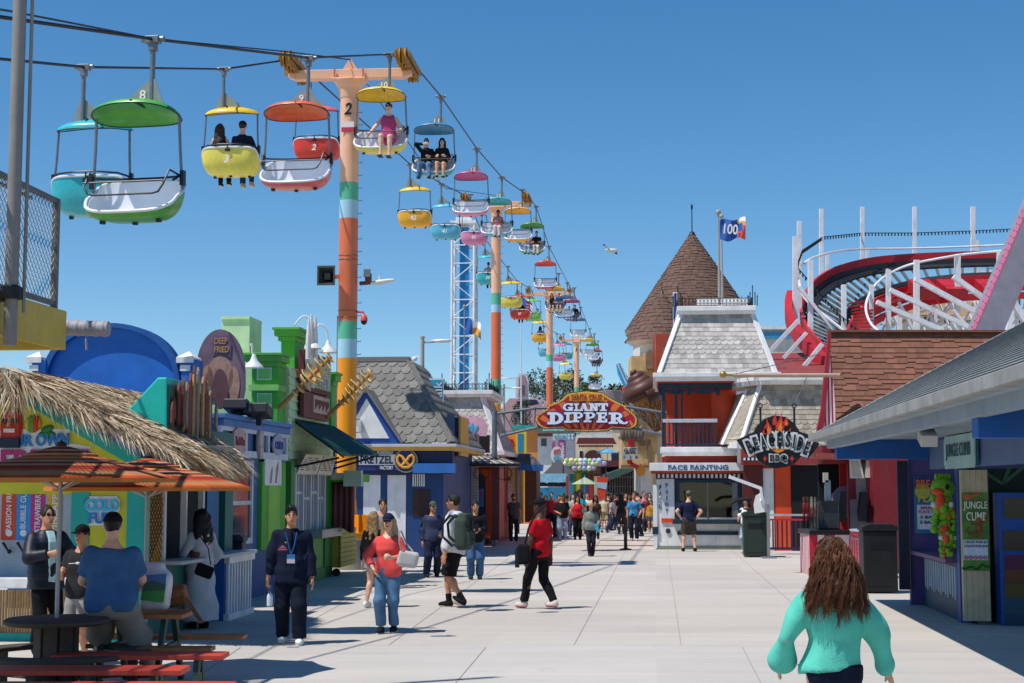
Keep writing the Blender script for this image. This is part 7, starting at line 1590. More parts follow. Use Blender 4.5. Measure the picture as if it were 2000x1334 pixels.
for i in range(18):
 a=C3(1660+i*1.2-(i>10)*(i-10)*3,700-i*6.3,62+i*.25);b=C3(1702+i*.2,698-i*6.6,60.5+i*.35);mb.bar(a,b,.34,.06)
for i in range(10):a=C3(1690+i*13,596-i*3.6,66.5+i*.3);b=C3(1712+i*13,588-i*3.6,66.4+i*.3);mb.bar(a,b,.3,.1);mb.bar(a-UP*.12,b+Vector((.1,-.6,-.22)),.25,.06)
for px in(1815,1870,1945):mb.bar(C3(px-22,556,68.6),C3(px,575,66.5),.9,.5)
put('catwalk',mb,CRED,t,fix=False)
mb=MB();lower=spline([C3(*q)for q in((1552,580,62),(1548,600,61),(1550,622,60),(1562,648,59),(1584,676,58),(1612,704,57),(1645,735,56))],6);strip(mb,[p-UP*.28 for p in lower],[p+UP*.28 for p in lower],.3);put('lower_beam',mb,CRED,t,fix=False)
def post(px,y0,y1,D,w=.14,m=CWHT,px1=None):mb=MB();a,b=C3(px,y0,D),C3(px if px1 is None else px1,y1,D);mb.bar(b,a,w*.85,w*.85,up=(0,1,0));put('support_post',mb,m,t)
for a in((1553,462,640,61,.22),(1561,432,610,63,.2),(1604,408,565,70,.2),(1684,404,530,72.5,.2),(1786,404,530,73,.2),(1900,404,520,73,.22),(1583,508,660,60,.22),(1648,556,670,60,.2),(1702,556,660,65.5,.2),(1735,527,655,66,.22),(1790,508,660,66.5,.26),(1870,497,660,67,.26),(1951,490,560,67,.22),(1907,470,680,74,.22),(1616,498,560,71,.18),(1694,488,530,73,.16),(1733,525,660,66.3,.12),(1757,620,660,62,.2),(1983,560,680,70,.3)):post(*a)
mb=MB()
for a,b,D,w in(((1787,545),(1908,610),65.8,.32),((1738,566),(1895,640),65.6,.3),((1862,540),(1925,585),66,.32),((1712,590),(1842,645),65,.3),((1755,590),(1792,660),66.4,.2),((1862,605),(1905,660),66.6,.2),((1738,600),(1720,660),66.4,.14),((1560,560),(1640,660),59.8,.2),((1560,625),(1500,690),58,.24),((1575,650),(1530,700),57.5,.2),((1606,672),(1560,728),56.5,.24),((1700,640),(1830,600),72,.16),((1800,560),(1860,600),74,.2),((1960,560),(2010,640),64,.4),((1985,560),(1960,690),66,.3),((1930,660),(2000,640),62,.22),((1940,500),(1990,640),75,.2),((1836,640),(1910,610),76,.2),((1870,530),(1990,530),76,.14),((1950,560),(2060,560),76,.2),((1590,600),(1660,655),60,.16)):
 mb.bar(C3(*a,D),C3(*b,D),w*.6,w*.78,up=(0,1,0))
for k in range(12):mb.bar(C3(1695+k*25,652,69),C3(1735+k*25,578,69.5),.08,.13,up=(0,1,0));mb.bar(C3(1735+k*25,652,71),C3(1700+k*25,572,71.5),.08,.13,up=(0,1,0))
for k in range(9):mb.bar(C3(1590+k*38,640-(k%2)*40,70+k*.4),C3(1628+k*38,600+(k%2)*40,70.4+k*.4),.1,.14,up=(0,1,0));mb.bar(C3(1600+k*38,560+(k%3)*18,73),C3(1600+k*38,660,73),.12,.12,up=(0,1,0))
put('brace',mb,CWHT,t,fix=False)
mb=MB()
for pts in(((1567,518,61),(1590,503,63),(1640,490,68),(1700,486,71),(1780,485,72),(1880,482,72),(2050,474,72)),((1728,655,62),(1704,636,63),(1692,610,64),(1694,585,65),(1710,556,66),(1738,534,66.3),(1780,516,66.6),(1850,502,66.8),(1900,495,67),(2050,483,67)),((1560,545,61),(1568,575,60.5),(1590,600,60),(1640,640,59.5),(1690,680,59))):
 mb.tube(spline([C3(*q)for q in pts],6),.055,6)
put('handrail',mb,CWHT,t,fix=False)
mb=MB();pts=[C3(*q)for q in((1700,665,59),(1640,615,60),(1590,560,60.6),(1557,522,61),(1560,508,62),(1567,489,63),(1606,463,70),(1684,455,72.5),(1786,455,73),(1900,451,73),(2040,444,73))]
mb.tube(pts,.02,5)
for i in range(len(pts)-1):
 d=pts[i+1]-pts[i];L_=Vector((d.x,d.z)).length;q=max(1,int(L_/.16))
 for k in range(q):p=pts[i].lerp(pts[i+1],k/q);mb.box(p.x-.025,p.x+.025,p.y-.025,p.y+.025,p.z-.14,p.z)
put('bulb_string',mb,BLK,t,fix=False)
t=thing('slanted_beam','big slanted grey girder with a pink riveted edge at the far right','girder',C3(1940,640,46),CF)
a,b=C3(1905,690,46),C3(2200,5,46);mb=MB();mb.bar(a,b,1.1,.75,up=(1,0,0));put('girder',mb,PT('girder_grey','#8d8a96',dirt=.15),t)
d=(b-a).normalized();off=Vector((-.42,-.2,.0));mb=MB();mb.bar(a+Vector((-.43,-.3,0)),b+Vector((-.43,-.3,0)),.5,.04,up=(1,0,0))
for k in range(110):p=a.lerp(b,k/110)+Vector((-.46,-.3+.18*(-1 if k%2 else 1),0));mb.ball(p,.035,n=6)
put('riveted_edge',mb,PT('girder_pink','#c06a86'),t)
D=84.
def cone_tiles(mb,c,z0,z1,r0,r1,rows,tw,seed=1):
 r=random.Random(seed)
 for i in range(rows):
  u0,u1=i/rows,min(1,(i+1.3)/rows);a0,a1=r0+(r1-r0)*u0,r0+(r1-r0)*u1;k=max(8,int(2*math.pi*a0/tw));o=r.random()
  for j in range(k):
   t0,t1=2*math.pi*(j+o)/k,2*math.pi*(j+o+.96)/k;zz=(r.random()-.5)*.05
   P=[(a0+.05,t0,z0+(z1-z0)*u0+zz),(a0+.05,t1,z0+(z1-z0)*u0+zz),(a1+.01,t1,z0+(z1-z0)*u1),(a1+.01,t0,z0+(z1-z0)*u1)]
   vs=[(c.x+ra*math.cos(th),c.y+ra*math.sin(th),z)for ra,th,z in P];mb.add(vs+[(c.x+(a0)*math.cos(th),c.y+a0*math.sin(th),z0+(z1-z0)*u0+zz)for th in(t0,t1)],[(0,1,2,3),(4,5,1,0)])
c=C3(1357,950,D);c.z=0;za,ze=zat(452,D),zat(646,D);re=(1490-1225)/2/FPX*D
t=thing('castle_tower','round castle tower with a tall brown shingled cone roof and iron finial','tower',c,CF)
mb=MB();cone_tiles(mb,c,ze,za,re,.08,34,.34,3);mb.lathe([(re-.02,ze-.02),(.05,za)],c,40);put('roof',mb,CONE,t,fix=False)
mb=MB();mb.lathe([(re-.3,ze-.35),(re-.02,ze-.25),(re+.04,ze),(re-.2,ze+.02)],c,48);put('eave_ring',mb,PT('eave_brown','#9a8271'),t,smooth=True)
mb=MB();mb.lathe([(re-.4,0),(re-.4,ze-.2)],c,48);put('wall',mb,PT('castle_white','#d6d2ca'),t,smooth=True)
mb=MB();mb.lathe([(.35,za-.5),(.12,za+.05),(.03,za+.1),(.025,za+1.3),(.0,zat(393,D))],c,10);mb.ball(c+UP*(zat(400,D)),(.06,.06,.18));put('finial',mb,mat('iron_black','#15171c'),t,smooth=True)
c2=C3(1296,950,D-4.2);c2.z=0;z2,z2a,r2=zat(668,D-4.2),zat(573,D-4.2),1.15
mb=MB();cone_tiles(mb,c2,z2,z2a,r2+.75,.12,12,.4,5);mb.lathe([(r2+.72,z2),(.05,z2a)],c2,30);tr=put('turret_roof',mb,CONE,t,fix=False);mb=MB();mb.lathe([(r2,0),(r2,z2)],c2,30);mb.lathe([(r2+.5,z2-.15),(r2+.72,z2)],c2,30);put('turret_wall',mb,PT('castle_white','#d6d2ca'),t,smooth=True);mb=MB();mb.lathe([(.3,z2a-.3),(.02,z2a+.2),(0,z2a+.8)],c2,8);put('turret_finial',mb,mat('iron_black','#15171c'),tr)
mb=MB();cprism(mb,[(1233,695),(1258,695),(1258,690),(1262,690),(1262,720),(1300,720),(1300,850),(1233,850)],D-6,2);put('battlement',mb,PT('castle_buff','#cfae78',var=.3,dirt=.4),t);mb=MB()
for k in range(6):cbox(mb,(1231,724+k*21),(1281,726+k*21),D-6.15,.2)
for k in range(9):cbox(mb,(1234+(k*17)%42,728+(k*37)%110),(1242+(k*17)%42,741+(k*37)%110),D-6.06,.1)
put('stone_course',mb,PT('stone_brown','#8f7550',var=.3),t)
mb=MB();cprism(mb,[(1262,720)]+[(1269-8*math.cos(R(a)),700-17*math.sin(R(a)))for a in range(0,181,20)]+[(1277,720)],D-6.1,.2);put('arch_niche',mb,mat('niche_brown','#8a7058',.8,.3),t)
mb=MB();cprism(mb,[(1281,652),(1312,652),(1312,668),(1295,676),(1295,740),(1281,745)],D-7,1.5);put('red_wall',mb,PT('castle_red','#a8442c'),t)
D=62.;t=thing('ice_cream_cone','giant chocolate soft-serve cone sculpture leaning beside the house','sculpture',C3(1262,860,D),CF)
ax=(C3(1243,735,D)-C3(1290,850,D));Lc=ax.length;ax.normalize();b0=C3(1286,842,D);q=ax.to_track_quat('Z','Y').to_matrix()
mb=MB();mb.lathe([(.12,0),(.6,1.25),(.66,1.3),(.66,1.45)],b0,24,0,q);put('wafer',mb,mat('wafer_tan','#a87c42',.8,.25,8.),t,smooth=True);mb=MB()
for k in range(14):
 for sg in(1,-1):mb.tube([b0+q@Vector(((.13+.47*u)*math.cos(k*.45+sg*u*1.6),(.13+.47*u)*math.sin(k*.45+sg*u*1.6),u*1.22))for u in(0,.25,.5,.75,1.)],.022,4)
put('wafer_grid',mb,mat('wafer_dark','#7d5628',.8,.2),t)
mb=MB();pts=[];rs=[]
for k in range(70):u=k/69;a=u*2*math.pi*4.2;rad=.62*(1-u)**.75*(.75+.25*math.sin(math.pi*min(1,u*2.2)));pts.append(b0+q@Vector((rad*math.cos(a),rad*math.sin(a),1.45+u*1.15)));rs.append(.36*(1-u)**.7+.04)
mb.tube(pts,rs,12);mb.ball(b0+q@Vector((0,0,1.6)),.62);put('swirl',mb,mat('chocolate','#54332b',.5,.15),t,smooth=True)
mb=MB();
for a in(2.2,3.1,4.0,5.2):mb.tube([b0+q@Vector((.68*math.cos(a),.68*math.sin(a),z))for z in(1.62,1.4,1.15)],[.1,.09,.03],8)
put('drip',mb,mat('cream_drip','#d8cdb8',.5,.1),t,smooth=True)
D=92.;t=thing('ride_arm','blue dotted and orange ride arm rising behind the sign','ride',C3(1230,800,D),CF)
mb=MB();P=[C3(*q,D)for q in((1208,710),(1213,728),(1224,748),(1235,772))];mb.tube(P,[.16,.22,.26,.28],10);put('blue_arm',mb,PT('arm_azure','#2a9ad8'),t,smooth=True);mb=MB();
for k in range(22):p=P[0].lerp(P[-1],k/22);mb.ball(p+Vector((-.08,-.25,0)),.05,n=6);mb.ball(p+Vector((.1,-.25,0)),.05,n=6)
put('lights',mb,WHITE,t);mb=MB();mb.tube([C3(1222,755,D),C3(1229,785,D),C3(1231,960,D)],.25,8);mb.tube([C3(1222,755,D),C3(1236,772,D)],.3,8);put('orange_mast',mb,PT('arm_orange','#d8602a'),t)
def bld(name,label,cat,px0,px1,py0,D,depth,colr,wins=(),roof=None,py1=None,band=None):
 tt=thing(name,label,cat,(C3((px0+px1)/2,950,D).x,D,0),CF);a,b=C3(px0,py0,D),C3(px1,py0,D);z1=a.z
 mb=MB();mb.box(a.x,b.x,D,D+depth,0,z1);put('wall',mb,colr,tt)
 if roof:
  h,ov,rm=roof;mb=MB();mb.box(a.x-ov,b.x+ov,D-ov,D+depth,z1,z1+h);put('roof',mb,rm,tt)
 for w in wins:
  mb=MB();cbox(mb,w[:2],w[2:4],D-.03,.02);wf=put('window',mb,WHITE,tt);mb=MB();cbox(mb,(w[0]+.8,w[1]+.8),(w[2]-.8,w[3]-.8),D-.06,.03);put('pane',mb,mat('dim_glass','#252d38'),wf)
 if band:mb=MB();cbox(mb,(px0-1,band[0]),(px1+1,band[1]),D-.2,.2);put('band',mb,band[2],tt)
 return tt
bld('casino_building','large cream building with a balcony and maroon awning behind the arch sign','building',1120,1300,815,125,20,PT('casino_cream','#d8c8aa'),[(1131,880,1139,905),(1205,815,1216,835),(1193,882,1210,905),(1222,818,1230,832)],(.3,.3,PT('casino_edge','#cfc4b4')))
tt=thing('balcony','white balustrade and maroon awning on the cream building front','balcony',C3(1165,850,124),CF);mb=MB();cbox(mb,(1128,838),(1196,841),123.4,.2);cbox(mb,(1128,852),(1196,855),123.,.8);put('ledge',mb,WHITE,tt);mb=MB()
for k in range(22):cbox(mb,(1129+k*3.1,841),(1130.6+k*3.1,852),123.5,.1)
put('balusters',mb,WHITE,tt);mb=MB();cprism(mb,[(1130,855),(1198,855),(1204,867),(1126,867)],122.8,.5);put('awning',mb,MAROON,tt);mb=MB()
for k in range(17):p=C3(1132+k*4,869,122.9);mb.tube([p,p-UP*.18],.07,6)
put('fringe',mb,MAROON,tt);mb=MB();cprism(mb,[(1142,930),(1142,893)]+[(1158-16*math.cos(R(a)),893-14*math.sin(R(a)))for a in range(0,181,20)]+[(1174,930)],124.5,.3);put('archway',mb,mat('arch_dark','#4a2428',.8,.2),tt)
bld('white_annex','white annex with dark windows under a pale cyan roof edge','building',1036,1124,842,96,8,WHITE,[(1038,868,1045,885),(1056,856,1068,872),(1090,858,1100,874)],(.35,.5,PT('edge_cyan','#8fd0d0')),band=(846,852,PT('band_brick','#8a4a42')))
t=thing('hip_roof_hall','hall with a broad dusty rose roof behind the third tower','building',C3(1030,950,128),CF);D=128.
mb=MB();a=C3(960,842,D);b=C3(1092,842,D);mb.box(a.x,b.x,D+.5,D+16,0,a.z);put('wall',mb,PGREY,t);p,q=C3(995,778,D+8),C3(1062,775,D+8);mb=MB();q.z=p.z
vs=[(a.x-.6,D,a.z),(b.x+.6,D,a.z),(b.x+.6,D+16.6,a.z),(a.x-.6,D+16.6,a.z),tuple(p),tuple(q)];mb.add(vs,[(0,1,5,4),(1,2,5),(2,3,4,5),(3,0,4)]);put('roof',mb,mat('roof_rose','#7f6266',.85,.15,3.,bump=.2),t)
t=thing('obelisk_tower','stepped white and rose tower with louvred sides on the hall roof','tower',C3(1020,780,134),CF);D=134.
mb=MB();cprism(mb,[(1007,780),(1008,742),(1011,735),(1014,729),(1026,729),(1029,735),(1032,742),(1033,780)],D,1.1);put('shaft',mb,PT('ob_white','#cfcad0'),t);mb=MB();cprism(mb,[(1012,775),(1013,738),(1016,733),(1024,733),(1027,738),(1028,775)],D-.1,.1);put('inlay',mb,PT('ob_rose','#9c7f84'),t);mb=MB()
for k in range(4):cbox(mb,(1015,752+k*5),(1024,754.5+k*5),D-.14,.05)
put('louvre',mb,mat('louvre_brown','#5a4648',.8),t)
t=thing('tilted_ride_car','small grey tilted ride frame on the rose roof','ride',C3(1060,780,120),CF);mb=MB();a,b,c,d=[C3(*q,120.)for q in((1046,770),(1067,782),(1062,788),(1042,775))]
for p,q in((a,b),(b,c),(c,d),(d,a),(a,c),(b,d),(a.lerp(b,.5),c.lerp(d,.5))):mb.bar(p,q,.08,.1)
put('frame',mb,PGREY,t);mb=MB();mb.tube([c,c-UP*1.4],.07,6);put('stem',mb,PGREY,t)
mb=MB();cc=C3(1192,790,150);mb.lathe([(1.25,cc.z-6),(1.2,zat(765,150)),(1.1,zat(764,150))],(cc.x,cc.y,0),24);t=tag(put('water_tank',mb,mat('tank_mauve','#85757a',.6,.15),frame=CF,org=cc,smooth=True),'mauve grey round tank behind the right end of the arch sign','tank')
bld('maroon_pavilion','low dark pavilion with a maroon roof edge behind the crowd','pavilion',1184,1285,912,88,6,DARK,(),(.35,.8,PT('pav_maroon','#6a3440')))
t=thing('queue_fence','row of grey upright bars in front of the dark pavilion','fence',C3(1230,975,86),CF);mb=MB()
for k in range(20):p=C3(1186+k*5,922,86.);mb.tube([(p.x,86,.0),(p.x,86,p.z)],.035,5)
mb.bar(C3(1184,932,86.),C3(1284,932,86.),.05,.08);mb.bar(C3(1184,950,86.),C3(1284,950,86.),.05,.05);put('bars',mb,mat('bar_grey','#8d868a',.6),t,fix=False)
mb=MB();cprism(mb,[(1181,927),(1240,905),(1240,918),(1181,942)],84.,2.5);put('green_fascia',mb,PT('fascia_spruce','#3d5a56'),t)
t=thing('buff_wall','buff coloured raised wall carrying the guest services sign','wall',C3(1250,915,78),CF);mb=MB();cbox(mb,(1214,852),(1284,914),78.,2);put('wall',mb,PT('buff','#cdab74',var=.3,dirt=.35),t);mb=MB();cbox(mb,(1213,850),(1285,854),77.8,2.2);cbox(mb,(1213,908),(1285,914),77.8,.2);cbox(mb,(1250,862),(1262,880),77.9,.1);cbox(mb,(1266,860),(1272,905),77.9,.1);put('ledge',mb,PT('ledge_brown','#7d6446'),t);mb=MB();cbox(mb,(1276,914),(1284,985),78.5,.5);put('pier',mb,PT('buff','#dcbb82'),t)
t=thing('guest_services_sign','white guest services sign with round icons and a curling red arrow below','sign',C3(1232,890,75),CF);D=75.
mb=MB();cprism(mb,[(1218,874),(1245,873),(1245,886),(1218,889)],D,.06);put('board',mb,WHITE,t);ctext(t,'GUEST',1219,1243.5,875.5,882,D-.04,BLK,.03,f=CF,shear=.2);ctext(t,'SERVICES',1221,1242,883,887,D-.04,BLK,.02,f=CF,shear=.2)
for k,cc in enumerate(('#8aa0c0','#5ab0a0','#c03030')):
 mb=MB();p=C3(1220+k*11.5,893.5,D);mb.lathe([(0,-.02),(.13,-.02),(.13,.02),(0,.02)],p,16,0,Matrix.Rotation(R(90),3,'X'));ic=put('icon_disc',mb,WHITE,t);mb=MB();mb.box(p.x-.07,p.x+.07,p.y-.04,p.y-.02,p.z-.025,p.z+.025);mb.box(p.x-.025,p.x+.025,p.y-.045,p.y-.02,p.z-.07,p.z+.07);put('icon',mb,PT('icon_'+cc,cc),ic)
mb=MB();cbox(mb,(1226,858),(1240,874),D+.05,.1);mb.bar(C3(1229,898,D),C3(1231,906,D),.05,.25);mb.bar(C3(1231,906,D),C3(1247,913,D),.05,.2);put('red_arrow',mb,PT('arrow_red','#d0302c'),t)
mb=MB();cprism(mb,[(1240,916),(1252,905),(1262,918),(1258,928),(1246,931)],D,.1,0);put('bright_tail',mb,PT('tail_orange','#e0902c'),t)
t=thing('rock_sculpture','cluster of brown rounded rocks on the buff wall','rocks',C3(1236,852,77),CF);mb=MB()
for k in range(7):p=C3(1217+k*6,846+(k%3)*2,77.);mb.ball(p,(.16,.2,.42),n=8)
put('rocks',mb,mat('rock_brown','#6d5f52',.9,.3,6.),t,smooth=True)
t=thing('blue_stall','stall with a scalloped pale blue awning beside the orange tower foot','stall',C3(1077,985,70),CF);D=70.
mb=MB();cbox(mb,(1046,925),(1108,942),D,.1);put('awning',mb,mat('awning_aqua','#8cc4dc',.6,.3,6.),t);mb=MB();px=1046
mb.prism([(C3(1046,940,D).x,zat(939,D))]+[(C3(1046+k,940,D).x,zat(944-4*abs(math.sin(k*.14)),D))for k in range(0,63,2)]+[(C3(1108,940,D).x,zat(950,D)),(C3(1046,940,D).x,zat(950,D))],'y',D+.12,D+.2);put('under_valance',mb,NAVY,t);mb=MB()
for px in(1045,1108):p=C3(px,930,D);mb.box(p.x-.06,p.x+.06,D-.05,D+.08,0,p.z)
put('post',mb,PT('stall_brick','#a0462c'),t);mb=MB();cbox(mb,(1047,952),(1107,990),D+1.5,.1);put('back_wall',mb,PT('stall_blue','#2f86b0'),t)
t=thing('dark_gable_booth','booth with a dark pyramid roof left of the lanterns','booth',C3(1100,950,80),CF);D=80.
a,b=C3(1062,926,D),C3(1124,926,D);ap=C3(1090,896,D+2);mb=MB();mb.add([(a.x,D,a.z),(b.x,D,a.z),(b.x,D+4,a.z),(a.x,D+4,a.z),tuple(ap)],[(0,1,4),(1,2,4),(2,3,4),(3,0,4)]);put('roof',mb,mat('roof_charcoal','#46464c',.9,.15,5.,bump=.2),t);mb=MB();mb.box(a.x+.3,b.x-.3,D+.3,D+4,0,a.z);put('wall',mb,PT('booth_sand','#b8a68c'),t)
tt=bld('lime_kiosk','lime and yellow kiosk under the paper lanterns','kiosk',1110,1160,912,90,3,PT('lime','#8fb832'),(),(.25,.3,PT('kiosk_cobalt','#2c62a8')))
for k,(a,b,cc)in enumerate(((1112,1120,'#2f86b0'),(1126,1133,'#d8b42c'),(1138,1148,'#2c58a0'),(1150,1158,'#b8323c'))):mb=MB();cbox(mb,(a,925),(b,985),89.9,.1);put('colour_panel',mb,PT('kp_'+cc,cc),tt)
def umbrella_far(px,py0,py1,D,hw,colr,label):
 c=C3(px,py0,D);zr=zat(py1,D);tt=thing('patio_umbrella',label,'umbrella',(c.x,D,0),CF);mb=MB();k=8;vs=[(c.x,D,c.z)]+[(c.x+hw*math.cos(2*math.pi*j/k),D+hw*math.sin(2*math.pi*j/k),zr)for j in range(k)];mb.add(vs,[(0,1+j,1+(j+1)%k)for j in range(k)]);put('canopy',mb,colr,tt,solid=.02);mb=MB();mb.tube([(c.x,D,0),(c.x,D,c.z+.1)],.03,8);put('pole',mb,STEEL,tt)
umbrella_far(1142,932,946,74,.62,mat('umb_sage','#9fb090',.8,.2,8.),'sage green patio umbrella in the crowd');umbrella_far(1186,875,885,110,.8,mat('umb_azure','#5a9ac0',.8,.2),'small blue umbrella above the lanterns')
LN=[mat('lantern_'+k,v,.7,.1)for k,v in dict(white='#e0dcd8',lime='#b8d86a',lilac='#b8a4cc',peach='#e0c89a',blue='#9cc8dc').items()]
t=thing('lantern_strings','rows of round paper lanterns strung over the crowd','lanterns',C3(1140,905,72),CF);D=72.
for i,(px,py,m)in enumerate([(1104+k*7.6,905+(k%2)*.8,(0,1,2,1,0,2,1,0,1,2,2)[k])for k in range(11)]+[(1122+k*9.4,914,(2,3,4,0,2)[k])for k in range(5)]+[(1107+k*9,900,(1,3,1,0,4,1,2,4)[k])for k in range(8)]):
 mb=MB();mb.ball(C3(px,py,D),.115+.012*(i%3),n=12);put('lantern',mb,LN[m],t,smooth=True)
mb=MB();mb.tube([C3(1100,899,D),C3(1184,899,D)],.012,4);mb.tube([C3(1120,909,D),C3(1164,909,D)],.012,4);put('string',mb,BLK,t)
for px in(1100,1183):mb=MB();p=C3(px,899,D);mb.tube([(p.x,D,0),(p.x,D,p.z)],.03,6);put('post',mb,DARKST,t)
t=thing('drink_banner','tall tapered red and pale blue drink banner in the crowd','banner',C3(1177,978,64),CF);D=64.
mb=MB();cprism(mb,[(1166,931),(1188,932),(1181,976),(1168,976)],D,.05);put('cloth',mb,PT('icee_red','#d84a2a'),t);mb=MB();cprism(mb,[(1166.5,942),(1186,943),(1184,956),(1167,952)],D-.02,.02);put('pale_band',mb,PT('icee_blue','#a8d0e4'),t);mb=MB();p=C3(1167,931,D+.1);mb.tube([(p.x,D+.1,0),(p.x,D+.1,p.z)],.02,6);put('pole',mb,STEEL,t)
t=thing('restroom_sign','pale cyan restrooms sign hanging below the arch sign','sign',C3(1100,853,92),CF);D=92.
mb=MB();cbox(mb,(1080,847),(1108,859),D,.1);put('board',mb,PT('rest_pale','#c0d8dc'),t);mb=MB();cbox(mb,(1108,846),(1122,860),D-.05,.15);bx=put('icon_panel',mb,PT('rest_blue','#6aa8d0'),t);ctext(t,'RESTROOMS',1082,1106,850.5,855.5,D-.04,PT('rest_teal','#3a8a98'),.01,f=CF)
for px in(1112,1118):mb=MB();p=C3(px,850,D-.06);mb.ball(p,.055,n=8);mb.box(p.x-.06,p.x+.06,p.y-.02,p.y,p.z-.25,p.z-.06);put('figure_icon',mb,WHITE,bx)
mb=MB();mb.tube([C3(1090,838,D),C3(1090,847,D)],.03,5);put('hanger',mb,STEEL,t)
def far_banner(px0,px1,py0,py1,D,c,label,tx=None):
 tt=thing('banner',label,'banner',C3(px0,py1,D),CF);mb=MB();cbox(mb,(px0,py0),(px1,py1),D,.03);put('cloth',mb,PT('fb_'+c,c),tt)
 if tx:p,q=C3(px0,py0,D),C3(px1,py1,D);put('lettering',text_mb(tx,((p.x+q.x)/2,D-.02,(p.z+q.z)/2),(p.z-q.z)*.9,(q.x-p.x)*.6,'-y',.01,.02,roll=R(90)),WHITE,tt)
 mb=MB();p=C3(px0-.5,py0,D);mb.tube([(p.x,D+.1,0),(p.x,D+.1,p.z)],.05,6);put('pole',mb,STEEL,tt)
far_banner(1092,1105,860,905,94,'#c8489a','pink street banner with white lettering right of the fourth tower','Boardwalk');far_banner(1080,1085,862,895,94.5,'#c8489a','narrow pink street banner close to the fourth tower')
t=thing('round_shop_sign','white egg shaped shop sign with a blue wave beside the fourth tower','sign',C3(1088,905,90),CF);D=90.;mb=MB();cprism(mb,[(1088+12*math.cos(R(a)),889-17*math.sin(R(a)))for a in range(0,360,15)],D,.1);put('board',mb,WHITE,t);mb=MB();cprism(mb,[(1080,893),(1086,890),(1096,893),(1094,900),(1082,900)],D-.03,.03);put('wave',mb,PT('wave_blue','#6ab0c8'),t)
for k in range(3):mb=MB();mb.bar(C3(1081,880+k*3.5,D-.02),C3(1094,877+k*3.5,D-.02),.04,.06);put('script',mb,PT('script_pink','#c86a7a'),t)
bld('orange_booth','small orange and teal booth behind the yellow kiosk','booth',1008,1050,838,84,3,PT('far_orange','#d88a4a'),[(1015,850,1022,870)],(.2,.3,TEAL))
bld('blue_roofed_building','pale building with a blue band between the cone tower and the coaster','building',1470,1580,644,98,10,PT('pale_wall','#d4cfc4'),(),(.2,.3,WHITE),band=(648,661,PT('band_sky','#3f93b8')))
t=thing('maroon_roof','flat dull red roof between the shingled house and the coaster','roof',C3(1545,728,54.5),CF);mb=MB();a,b,c,d=C3(1490,733,54),C3(1640,733,54),C3(1590,688,60),C3(1490,690,60);mb.add([a,b,c,d]+[v-UP*.2 for v in(a,b,c,d)],[(0,1,2,3),(7,6,5,4),(0,4,5,1),(1,5,6,2),(2,6,7,3),(3,7,4,0)]);put('sheet',mb,PT('sheet_maroon','#8a3a36'),t);mb=MB();mb.box(C3(1492,733,55).x,C3(1640,733,55).x,54.3,60,0,a.z-.1);put('wall',mb,PGREY,t)
for k,(px0,px1,pe,pr,D,lab)in enumerate(((1795,1862,612,585,130,'pale house with a tan roof seen through the left of the coaster timbers'),(1862,1960,622,578,140,'larger house with a tan roof seen through the coaster timbers'))):
 t=thing('house',lab,'house',C3((px0+px1)/2,950,D),CF);a,b=C3(px0,pe,D),C3(px1,pe,D);z1=a.z;mb=MB();mb.box(a.x,b.x,D,D+8,0,z1);put('wall',mb,PT('house_pale','#cfc9bc'),t);mb=MB();zr=zat(pr,D);mb.prism([(D-.6,z1-.2),(D+8.6,z1-.2),(D+4,zr)],'x',a.x-.6,b.x+.6);put('roof',mb,mat('roof_tan','#9c7a58',.9,.2,4.),t)
 for j in range(3):px=px0+8+(px1-px0)*.3*j;mb=MB();cbox(mb,(px,pe+6),(px+14,pe+20),D-.1,.1);wf=put('window',mb,WHITE,t);mb=MB();cbox(mb,(px+1,pe+7),(px+13,pe+19),D-.14,.05);put('pane',mb,mat('dim_glass','#252d38'),wf)
def foliage(mb,c,r,n,size,seed):
 q=random.Random(seed)
 lobes=[(Vector((q.uniform(-.75,.75)*r[0],q.uniform(-.75,.75)*r[1],q.uniform(-.55,.75)*r[2])),q.uniform(.28,.5))for _ in range(14)]
 for i in range(n):
  lo,k=q.choice(lobes);d=Vector((q.gauss(0,1),q.gauss(0,1),q.gauss(0,1))).normalized()*(q.random()**.4)*k
  p=c+lo+Vector((d.x*r[0],d.y*r[1],d.z*r[2]));u=Vector((q.gauss(0,1),q.gauss(0,1),q.gauss(0,.7))).normalized();w=u.cross(Vector((q.gauss(0,1),q.gauss(0,1),q.gauss(0,1)))).normalized();s_=size*q.uniform(.5,1.3)
  mb.add([p-u*s_,p+w*s_*.5,p+u*s_,p-w*s_*.5],[(0,1,2,3)],q.choice((0,0,1,2)))
FO=[mat('leaf_'+k,v,.8,.2,1.,island=.3,spec=.2)for k,v in dict(dark='#3a4634',mid='#4d573c',olive='#626a48').items()];BARK=mat('bark','#5a4a3c',.9,.3)
mb=MB();gx=[(-260,3),(-120,9),(-60,14),(-20,17),(0,16.5),(12,15.5),(25,17),(50,12),(120,10),(260,6)]
vs=[]
for x,z in gx:vs+=[(x,330,-1),(x,350,z*.7),(x,390,z),(x,520,-2)]
mb.add(vs,[(i*4+j,i*4+4+j,i*4+5+j,i*4+1+j)for i in range(len(gx)-1)for j in range(3)]);o=put('hills',mb,mat('hill_green','#55603f',.95,.35,.15),frame=CF,fix=False);tag(o,kind='structure')
